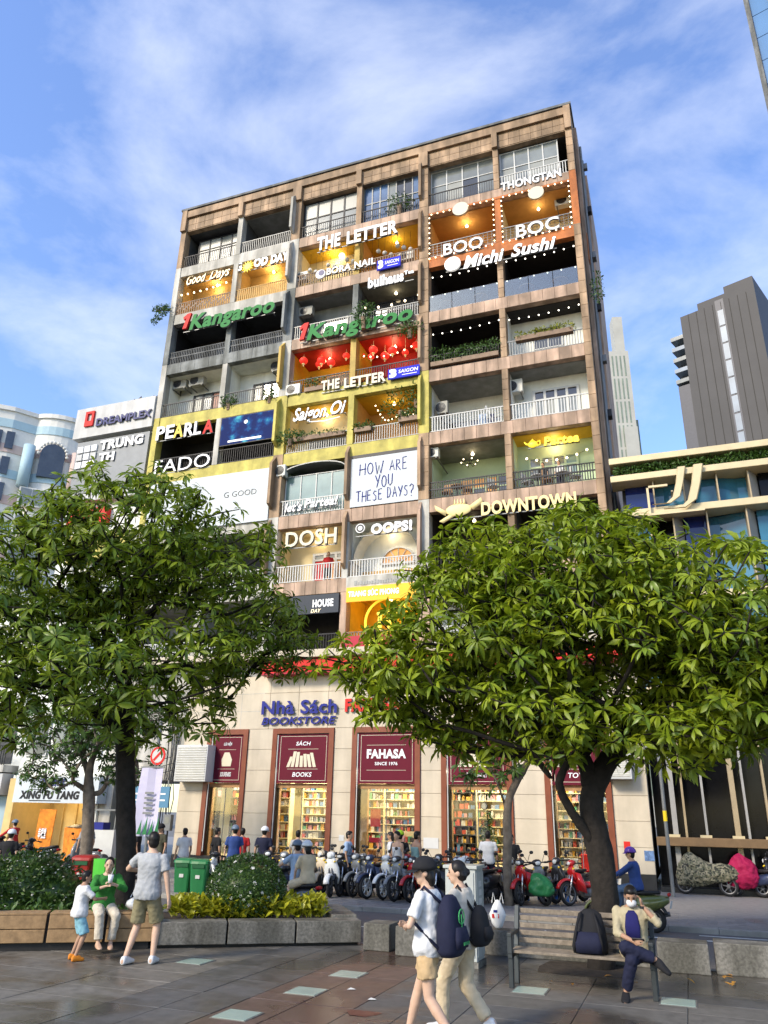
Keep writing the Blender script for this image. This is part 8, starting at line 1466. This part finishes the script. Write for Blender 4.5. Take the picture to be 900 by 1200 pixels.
# two women walking to the left
w1 = gnd(512, 1204); w1 = (6.10, -19.98); hdg = HB(82)
t, J = person('young woman in black cap, white T-shirt and tan shorts with navy backpack', (w1[0], w1[1], 0), hdg, 1.69, spine=(0, 0.04, 1), pel=(0, 0, 0.90), la=(-0.09, -0.30, 0.14), ra=(0.09, 0.28, 0.08), lh=(-0.10, 0.22, 1.05), rh=(0.02, 0.24, 1.07), le=(-1, -0.4, -0.5), re=(1, -0.4, -0.5), skin='c', top='white', bottom='tan', sleeve=0.75, leg=0.62, hair='straight', long_hair=0.13, head_dir=(-0.5, 1, -0.03), female=True, shoe='sand', loose=1.5, hat=('cap', 'cloth_black'), top_len=1, hdirs=((1, 0.3, 0), (-1, 0.3, 0)), toe=((0.05, 1, -0.5), (-0.05, 1, 0.1)))
def backpack(par_loc, rz, J, m, label, w=0.17, hgt=0.24, dpt=0.09, low=0.0, logo=None, side=0.0):
    b = thing('backpack', label, 'backpack', par_loc, rz); c = J['neck']-J['S']*(0.26+low)-J['fw']*(0.12+dpt)+J['rt']*side; S_, R_, F_ = J['S'], J['rt'], J['fw']
    MB().loft([(c-S_*hgt, R_, F_, w*0.80, dpt*0.7), (c-S_*hgt*0.8, R_, F_, w*0.98, dpt*1.1), (c-S_*hgt*0.1, R_, F_, w, dpt*1.05), (c+S_*hgt*0.55, R_, F_, w*0.86, dpt*0.85), (c+S_*hgt*0.9, R_, F_, w*0.55, dpt*0.5), (c+S_*hgt, R_, F_, w*0.25, dpt*0.25)], 18, 2.8).build('bag_body', m, b, True, local=True)
    MB().loft([(c-S_*hgt*0.72-F_*dpt*1.05, R_, F_, w*0.66, dpt*0.3), (c-S_*hgt*0.4-F_*dpt*1.1, R_, F_, w*0.70, dpt*0.42), (c-S_*hgt*0.05-F_*dpt*1.0, R_, F_, w*0.6, dpt*0.25)], 14, 3).build('front_pocket', m, b, True, local=True)
    for s, sh in ((-1, J['ls']), (1, J['rs'])): MB().tube([c+R_*s*w*0.5+S_*hgt*0.75+F_*dpt*0.5, sh+S_*0.085-R_*s*0.055-F_*0.02, sh+F_*0.105-S_*0.06-R_*s*0.05, sh+F_*0.10-S_*0.22-R_*s*0.02, c+R_*s*w*0.9-S_*hgt*0.7+F_*dpt*0.6], 0.017, 6).build('strap', m, b, True, local=True)
    if logo:
        mk = MB(); r_ = w*0.36; cc = c+S_*hgt*0.28-F_*dpt*1.12
        for i in range(16): a0, a1 = 2*PI*i/16, 2*PI*(i+1)/16; mk.cyl(cc+R_*r_*math.cos(a0)+S_*r_*math.sin(a0), cc+R_*r_*math.cos(a1)+S_*r_*math.sin(a1), 0.006, n=5)
        mk.cyl(cc+S_*r_*0.3, cc-S_*r_*1.6, 0.006, n=5); mk.cyl(cc-R_*r_*0.5-S_*r_*1.5, cc+R_*r_*0.5-S_*r_*1.5, 0.006, n=5); mk.build('emblem', logo, b, local=True)
        ln = MB(); cc = c-S_*hgt*0.62-F_*dpt*1.5
        for i in range(5): ln.cyl(cc+R_*(-0.06+0.03*i), cc+R_*(-0.06+0.03*i)+S_*0.028, 0.005, n=5)
        ln.build('print', logo, b, local=True)
    return b
mat('print_green', (0.05, 0.32, 0.10), 0.5, var=0); backpack((w1[0], w1[1], 0), hdg, J, 'cloth_navy', 'navy backpack with green emblem on the woman in black cap', 0.185, 0.27, 0.11, 0.06, 'print_green', 0.02)
MB().sph(tuple(J['headc']+J['hd']*0.105+J['hup']*0.10), (0.03, 0.012, 0.016), 8, 5, (J['hdx'], J['hd'], J['hup'])).build('cap_patch', 'metal_white', t, True, local=True)
w2 = (6.26, -19.28)
t, J = person('second woman walking behind the capped one, in cream jacket and beige trousers', (w2[0], w2[1], 0), hdg, 1.66, spine=(0, 0.05, 1), pel=(0, 0, 0.88), la=(-0.09, 0.2, 0.09), ra=(0.09, -0.24, 0.13), lh=(-0.15, 0.26, 1.02), rh=(0.22, 0.12, 0.80), le=(-0.8, -0.5, -0.5), re=(0.9, -0.6, 0), skin='c', top='cream', bottom='sand', sleeve=1.85, leg=1.9, hair='bun', long_hair=0.08, head_dir=(-0.45, 1, -0.05), female=True, shoe='white', loose=1.3, top_len=1, toe=((0.05, 1, 0.1), (0, 1, -0.6)))
backpack((w2[0], w2[1], 0), hdg, J, 'cloth_black', 'small black backpack on the woman in cream jacket', 0.14, 0.19, 0.085, 0.10, None)
# man on the slatted bench, leg crossed, mask, phone
bmx = fac(742, 1085, -16.55)[0]
t, J = person('man seated on the slatted bench with face mask, khaki overshirt and crossed legs', (bmx, -16.52, 0), HB(180), 1.70, pel=(0, 0.0, 0.53), spine=(0.0, 0.07, 1), la=(0.14, 0.30, 0.075), ra=(-0.28, 0.30, 0.46), lh=(-0.15, 0.26, 1.06), rh=(0.0, 0.32, 0.66), le=(-0.9, 0.3, -0.9), re=(1, -0.2, -0.5), lk=(0.1, 1, 0.4), rk=(0.9, 1, 0.5), skin='b', top='beige', bottom='navy', sleeve=1.35, leg=1.85, head_dir=(-0.1, 1, -0.5), shoe='black', loose=1.5, top_len=1, hdirs=((0.2, 0.1, 1), (-0.6, 0.6, 0)), toe=((0.0, 1, -0.1), (-0.9, 0.3, -0.5)), curl=0.7)
k = J['k']; MB().loft([(J['pel']+J['S']*0.10+J['fw']*0.135, J['rt'], J['fw'], 0.085, 0.012), (J['pel']+J['S']*0.28+J['fw']*0.142, J['rt'], J['fw'], 0.095, 0.012), (J['pel']+J['S']*0.42+J['fw']*0.125, J['rt'], J['fw'], 0.075, 0.012), (J['pel']+J['S']*0.47+J['fw']*0.10, J['rt'], J['fw'], 0.04, 0.01)], 12, 2.5).build('undershirt', 'cloth_royal', t, True, local=True)
MB().sph(tuple(J['headc']-J['hup']*0.055*k+J['hd']*0.072*k), (0.066*k, 0.062*k, 0.054*k), 12, 8, (J['hdx'], J['hd'], J['hup'])).build('face_mask', 'cloth_white', t, True, local=True)
MB().cyl(J['lh']-np.array([0, 0, 0.03]), J['lh']+np.array([0, 0, 0.0]), 0.034, n=12).build('watch', 'metal_black', t, local=True)
ph = thing('phone', 'dark phone in the lap hand of the masked man on the bench', 'phone', (bmx, -16.52, 0), HB(180)); p = J['rh']+np.array([-0.07, 0.06, 0.03]); MB().obox(p, ((1, 0, 0), (0, 0.9, 0.4), (0, -0.4, 0.9)), (0.075, 0.038, 0.005)).build('case', 'metal_black', ph, local=True)
# his black backpack on the seat
bp = thing('backpack', 'black backpack standing on the bench seat beside the masked man', 'backpack', (7.25, -16.5, 0.44)); c0 = (7.25, -16.48); MB().loft([((c0[0], c0[1], 0.441), Xv, Yv, 0.22, 0.15), ((c0[0], c0[1], 0.52), Xv, Yv, 0.235, 0.17), ((c0[0]+0.01, c0[1]+0.02, 0.72), Xv, Yv, 0.20, 0.13), ((c0[0]+0.015, c0[1]+0.05, 0.90), Xv, Yv, 0.15, 0.09), ((c0[0]+0.015, c0[1]+0.06, 0.955), Xv, Yv, 0.07, 0.04)], 18, 2.8).build('bag_body', 'cloth_black', bp, True); MB().loft([((c0[0], c0[1]-0.15, 0.46), Xv, Yv, 0.17, 0.05), ((c0[0], c0[1]-0.16, 0.58), Xv, Yv, 0.18, 0.06), ((c0[0], c0[1]-0.13, 0.70), Xv, Yv, 0.15, 0.04)], 14, 3).build('front_pocket', 'cloth_navy', bp, True)
for s in (-1, 1): MB().tube([(c0[0]+s*0.08, c0[1]-0.06, 0.92), (c0[0]+s*0.13, c0[1]-0.17, 0.80), (c0[0]+s*0.17, c0[1]-0.19, 0.60), (c0[0]+s*0.18, c0[1]-0.15, 0.47)], 0.016, 6).build('strap', 'cloth_black', bp, True)
# rider in blue on the olive scooter
def rider(label, bx0, by0, rz, z0, dx, top, bottom, hat, sleeve=1.85, leg=1.85, skin='a', pillion=False, face=False, vox=0.018, long_hair=0.0, h=1.62, hair='short', female=True):
    f = np.array([math.cos(rz), math.sin(rz)]); x, y = bx0+f[0]*dx, by0+f[1]*dx
    hp = ((-0.30, 0.50, 0.98+0.02), (0.30, 0.50, 1.0)) if not pillion else ((-0.16, 0.26, 0.86), (0.16, 0.26, 0.86)); la = ((-0.14, 0.40, 0.40), (0.14, 0.40, 0.40)) if not pillion else ((-0.2, 0.24, 0.36), (0.2, 0.24, 0.36))
    return person(label, (x, y, z0), rz-PI/2, h, pel=(0, 0, 0.88), spine=(0, 0.10, 1), la=la[0], ra=la[1], lh=hp[0], rh=hp[1], le=(-1, -0.3, -0.6), re=(1, -0.3, -0.6), lk=(-0.3, 1, 0.7), rk=(0.3, 1, 0.7), skin=skin, top=top, bottom=bottom, sleeve=sleeve, leg=leg, hair=hair, hat=hat, face=face, vox=vox, lod=0, female=female, long_hair=long_hair, loose=1.4, top_len=1)
rider('rider in blue jacket and purple helmet on the olive scooter', SBx, SBy, HB(172), -0.11, -0.28, 'blue', 'denim', ('helmet', 'helmet_purple'), face=True, vox=0.014)
rider('front rider in grey T-shirt and dark helmet, passing the round shrub', CO[0]-0.25, CO[1]+0.1, HB(150), -0.11, -0.12, 'lightblue', 'navy', ('helmet', 'helmet_grey'), 0.8, 1.8, vox=0.014); rider('pillion rider in sand dress and pale helmet, passing the round shrub', CO[0]-0.25, CO[1]+0.1, HB(150), -0.11, -0.50, 'sand', 'sand', ('helmet', 'helmet_white'), 0.8, 0.9, 'c', True, vox=0.014, long_hair=0.15)
# people on the far pavement
def passer(label, px, py_head, hd_ground, rz, h=1.65, **k_):
    """standing figure: sighted head position fixes the spot once the height is known"""
    d = ray(px, py_head); t_ = (h-0.02-CAM[2])/d[2] if abs(d[2]) > 1e-4 else 20; p = reach(px, py_head, hd_ground); return person(label, (p[0], p[1], 0), rz, h, vox=0.02, lod=0, face=False, hands=False, group='people on the far pavement', **k_)
G_ = lambda X, Y: None
crowd = [('man in dark patterned shirt and black cap left of souvenirs window', -6.9, -6.2, 170, 'camo', 'black', ('cap', 'cloth_black'), {}), ('person in white T-shirt behind the green bins', -5.75, -6.6, 60, 'white', 'denim', None, {}), ('person in black carrying red bag by souvenirs window', -4.9, -6.2, -30, 'black', 'black', None, {}), ('person in red top beside the person in black', -4.35, -5.6, 20, 'red', 'black', None, {}), ('person in blue shirt with helmet, left of round shrub', -3.85, -6.9, 40, 'blue', 'denim', ('helmet', 'helmet_grey'), {}), ('person in dark jacket and white cap above the round shrub', -3.05, -6.6, 10, 'navy', 'black', ('cap', 'helmet_white'), {}), ('person in grey T-shirt seen from behind above round shrub', -2.45, -5.6, 0, 'grey', 'black', None, {}),
         ('person in light blue shirt behind the pillion rider', -0.35, -6.7, -80, 'lightblue', 'navy', None, {}), ('woman with pale top beside the cream scooter', 0.45, -5.3, 100, 'white', 'sand', None, dict(female=True, long_hair=0.2)), ('person in black jacket with lime helmet amid parked bikes', 1.05, -6.3, 20, 'black', 'black', ('helmet', 'helmet_lime'), {}), ('woman in white dress half hidden by woman in teal top', 1.2, -6.9, 150, 'white', 'white', None, dict(female=True, tank=True, sleeve=0)), ('woman in teal tank top among parked bikes by FAHASA window', 1.62, -6.6, -40, 'teal', 'black', None, dict(female=True, sleeve=0, tank=True, leg=1.8)),
         ('person in white T-shirt with dark shoulder strap at stationery door', 3.15, -4.6, 0, 'white', 'navy', None, {}), ('person in black sitting low by the slim tree', 3.75, -4.2, 180, 'black', 'black', None, {}), ('person in cap and black T-shirt behind flowering hedge', -8.6, -10.6, 20, 'black', 'navy', ('cap', 'helmet_white'), {}), ('person in grey near the vendor cart', -9.9, -6.0, 60, 'grey', 'black', None, {}), ('person in dark clothes beside the thin banner post', -8.2, -5.6, -60, 'black', 'black', ('cap', 'helmet_white'), {})]
for lab, X, Y, rz, top, bot, hat, kw in crowd:
    kw = dict(kw); kw.setdefault('sleeve', 0.7); kw.setdefault('leg', 1.8)
    person(lab, (X, Y, 0 if Y > KERB_Y else -0.11), HB(rz), 1.60+0.12*((X*7.3) % 1), skin='abc'[int(abs(X*10)) % 3], top=top, bottom=bot, hat=hat, vox=0.02, lod=0, face=False, hands=False, group='people on the far pavement', top_len=1, **kw)
bike('red-jacket rider\'s dark motorbike at far left by the tea shop', -14.9, -4.2, HB(170), 'black', 'underbone', 0, 0, None, 0, 'engine', False, 'motorbikes on the road'); rider('rider in red jacket at the far left by the tea shop', -14.9, -4.2, HB(170), 0.0, -0.25, 'red', 'black', ('helmet', 'helmet_grey'), vox=0.02)
# ---------------------------------------------------------------- smaller things on balconies and pavement
def chair(x, y, z, rz, m, label, s=1.0, grp='cafe chairs on the balconies'):
    t = thing('chair', label, 'chair', (x, y, z), rz, group=grp); K = dict(local=True); MB().box(-0.2*s, 0.2*s, -0.2*s, 0.2*s, 0.42*s, 0.46*s).build('seat', m, t, **K); MB().box(-0.2*s, 0.2*s, 0.17*s, 0.2*s, 0.55*s, 0.88*s).build('backrest', m, t, **K)
    for sx in (-1, 1):
        for sy in (-1, 1): MB().box(sx*0.18*s-0.018, sx*0.18*s+0.018, sy*0.18*s-0.018, sy*0.18*s+0.018, 0, (0.42 if sy < 0 else 0.88)*s).build('leg', m, t, **K)
def table(x, y, z, m, label, r=0.3, h=0.7, grp='cafe tables on the balconies'):
    t = thing('table', label, 'table', (x, y, z), 0, group=grp); K = dict(local=True); MB().cyl((0, 0, h-0.03), (0, 0, h), r, n=18).build('table_top', m, t, **K); MB().cyl((0, 0, 0.02), (0, 0, h-0.03), 0.03).build('stem', 'metal_black', t, **K); MB().cyl((0, 0, 0), (0, 0, 0.02), 0.2, n=16).build('foot', 'metal_black', t, **K)
z = floor_z(6)
for k, (b, dx, m, lab) in enumerate(((4, 0.6, 'wood', 'wooden chair left in chandelier balcony'), (4, 1.5, 'wood', 'wooden chair middle of chandelier balcony'), (4, 2.6, 'metal_white', 'white chair right in chandelier balcony'), (5, 0.5, 'metal_white', 'white chair left behind Partea rail'), (5, 1.3, 'wood', 'wooden chair behind Partea rail'), (5, 2.4, 'metal_white', 'white chair right behind Partea rail'))): chair(BAY[b][0]+dx, 0.55, z, 0.4*k, m, lab)
table(BAY[4][0]+1.05, 0.6, z, 'wood', 'round wooden table in chandelier balcony'); table(BAY[5][0]+0.9, 0.6, z, 'metal_white', 'round white table left behind Partea rail'); table(BAY[5][0]+1.9, 0.6, z, 'metal_white', 'round white table right behind Partea rail')
z = floor_z(3)
for k, (b, dx) in enumerate(((4, 0.7), (4, 2.3), (5, 0.9), (5, 2.4))): table(BAY[b][0]+dx, 0.6, z, 'wood', ['left', 'second', 'third', 'right'][k]+' wooden table behind the Michi Sushi glass balustrade', 0.35)
# clothes frame on the bare balcony
z = floor_z(5); x = BAY[4][0]+2.45; t = thing('clothes_frame', 'blue and white folding clothes frame on the bare balcony', 'clothes frame', (x, 0.5, z)); mb = MB()
for s in (-1, 1):
    for yy in (0.3, 0.7): mb.tube([(x+s*0.35, yy, z), (x, yy, z+1.05)], 0.02, 6)
for q in (0.35, 0.7, 1.0): mb.tube([(x-0.35*(1-q/1.05), 0.3, z+q), (x-0.35*(1-q/1.05), 0.7, z+q)], 0.012, 5)
mb.build('poles', 'metal_white', t); bx('towel', 'cloth_lightblue', t, x-0.34, x-0.05, 0.44, 0.46, z+0.15, z+0.75); bx('towel', 'cloth_royal', t, x+0.1, x+0.3, 0.44, 0.46, z+0.1, z+0.7)
# cables on the alley wall and across to the post
rc = random.Random(9)
for k in range(7):
    x = -10.9-0.07*k; pts = [(x+rc.uniform(-0.08, 0.08), -0.05-0.02*k, zz) for zz in (0.2, 0.9, 1.7, 2.5, 3.3, 4.2, 5.2)]; tag(MB().tube(pts, 0.018, 5).build('wall_cable', 'metal_black', None), 'dark cable hanging on the wall edge left of the louvred box', 'cable', 'cables by the alley')
for k in range(3):
    pts = [(-10.8-3.6*f, -0.3-0.1*k, 3.6+0.25*k-0.9*f*(1-f)) for f in np.linspace(0, 1, 9)]; tag(MB().tube(pts, 0.015, 5).build('wall_cable', 'metal_black', None), 'dark cable slung across the alley head, %s of three' % ['lowest', 'middle', 'highest'][k], 'cable', 'cables by the alley')
bx_m = thing('meter_box', 'grey electric meter box among cables by the alley', 'meter box', (-10.95, -0.2, 1.3)); bx('case', 'metal_grey', bx_m, -11.1, -10.75, -0.22, -0.02, 1.3, 1.9, 0.01); bx('window', 'pane_grey', bx_m, -11.03, -10.82, -0.226, -0.221, 1.55, 1.8)
# low stools and goods in front of the shop
mat('plastic_blue', (0.03, 0.12, 0.42), 0.45, var=0.05); mat('plastic_yellow', (0.6, 0.42, 0.02), 0.45, var=0.05)
def stool(x, y, m, label):
    t = thing('plastic_stool', label, 'stool', (x, y, 0), 0.3, group='plastic stools on the pavement'); K = dict(local=True); MB().loft([((0, 0, 0.40), Xv, Yv, 0.15, 0.15), ((0, 0, 0.44), Xv, Yv, 0.14, 0.14)], 16, 4).build('seat', m, t, **K)
    for sx in (-1, 1):
        for sy in (-1, 1): MB().loft([((sx*0.16, sy*0.16, 0), Xv, Yv, 0.03, 0.03), ((sx*0.12, sy*0.12, 0.41), Xv, Yv, 0.035, 0.035)], 6, 4).build('leg', m, t, **K)
stool(4.5, -5.2, 'plastic_blue', 'blue plastic stool behind the red motorbike'); stool(5.3, -5.6, 'plastic_blue', 'blue plastic stool beside the grey motorbike'); stool(6.2, -5.0, 'plastic_yellow', 'yellow plastic stool near the forked trunk'); stool(-1.6, -5.4, 'plastic_yellow', 'yellow plastic stool by the book window')
for k, (x, w, h, m) in enumerate(((4.5, 0.5, 0.35, 'metal_white'), (5.1, 0.35, 0.5, 'letter_red'), (5.6, 0.5, 0.3, 'metal_white'), (-2.6, 0.4, 0.4, 'wood'))): tag(bx('carton', m, None, x, x+w, 0.75, 1.1, 0.44, 0.44+h, 0.01), ['white carton on shop floor at left of rightmost window', 'red carton on shop floor in rightmost window', 'white carton on shop floor at right of rightmost window', 'brown carton on shop floor in FAHASA window'][k], 'carton', 'cartons inside the shop windows')
# little christmas tree behind the stationery glass
t = thing('christmas_tree', 'small dark green christmas tree behind the stationery window', 'tree', (1.9, 0.8, 0.44)); rg = np.random.default_rng(3); parts = [ball_leaves(rg, (1.9, 0.8, 0.75+0.26*k), (0.48-0.065*k, 0.4-0.055*k, 0.2), 160, 0.12, 0.03, 0.2) for k in range(6)]; v, f = join_np(parts); tag(link(np_mesh('foliage', v, f, 'shrub_dark'), 'foliage', t), kind='stuff'); MB().cyl((1.9, 0.8, 0.44), (1.9, 0.8, 2.2), 0.03).build('stem', 'bark', t)
# pavement clutter on the plaza: pale paper scraps and a bottle cap or two
mat('paper', (0.6, 0.6, 0.56), 0.8, var=0.1)
for k, (px, py) in enumerate(((412, 1160), (436, 1172), (520, 1128), (640, 1092), (705, 1113))):
    x, y = gnd(px, py); tag(MB().add([(x-0.05, y-0.03, 0.006), (x+0.04, y-0.04, 0.014), (x+0.05, y+0.03, 0.006), (x-0.03, y+0.04, 0.018)], [(0, 1, 2, 3)]).build('paper_scrap', 'paper', None), ['pale paper scrap near the farthest red-band tile', 'pale paper scrap on wet paving right of the stain', 'pale scrap at foot of the granite block', 'pale scrap behind the bench slats, left', 'pale scrap behind the bench slats, right'][k], 'litter', 'litter on the plaza')

for dx, top, lab in ((1.1, 'black', 'guest in black behind the Partea rail'), (1.75, 'white', 'guest in white behind the Partea rail')): person(lab, (BAY[5][0]+dx, 0.95, floor_z(6)), HB(160), 1.45, top=top, bottom='navy', sleeve=0.7, leg=1.8, vox=0.025, lod=0, face=False, hands=False, group='guests on the balconies', top_len=1)
person('guest in red top behind the DOSH rail', (BAY[2][0]+2.2, 0.7, floor_z(7)), HB(200), 1.5, top='red', bottom='black', sleeve=0.7, leg=1.8, vox=0.025, lod=0, face=False, hands=False, group='guests on the balconies', top_len=1)
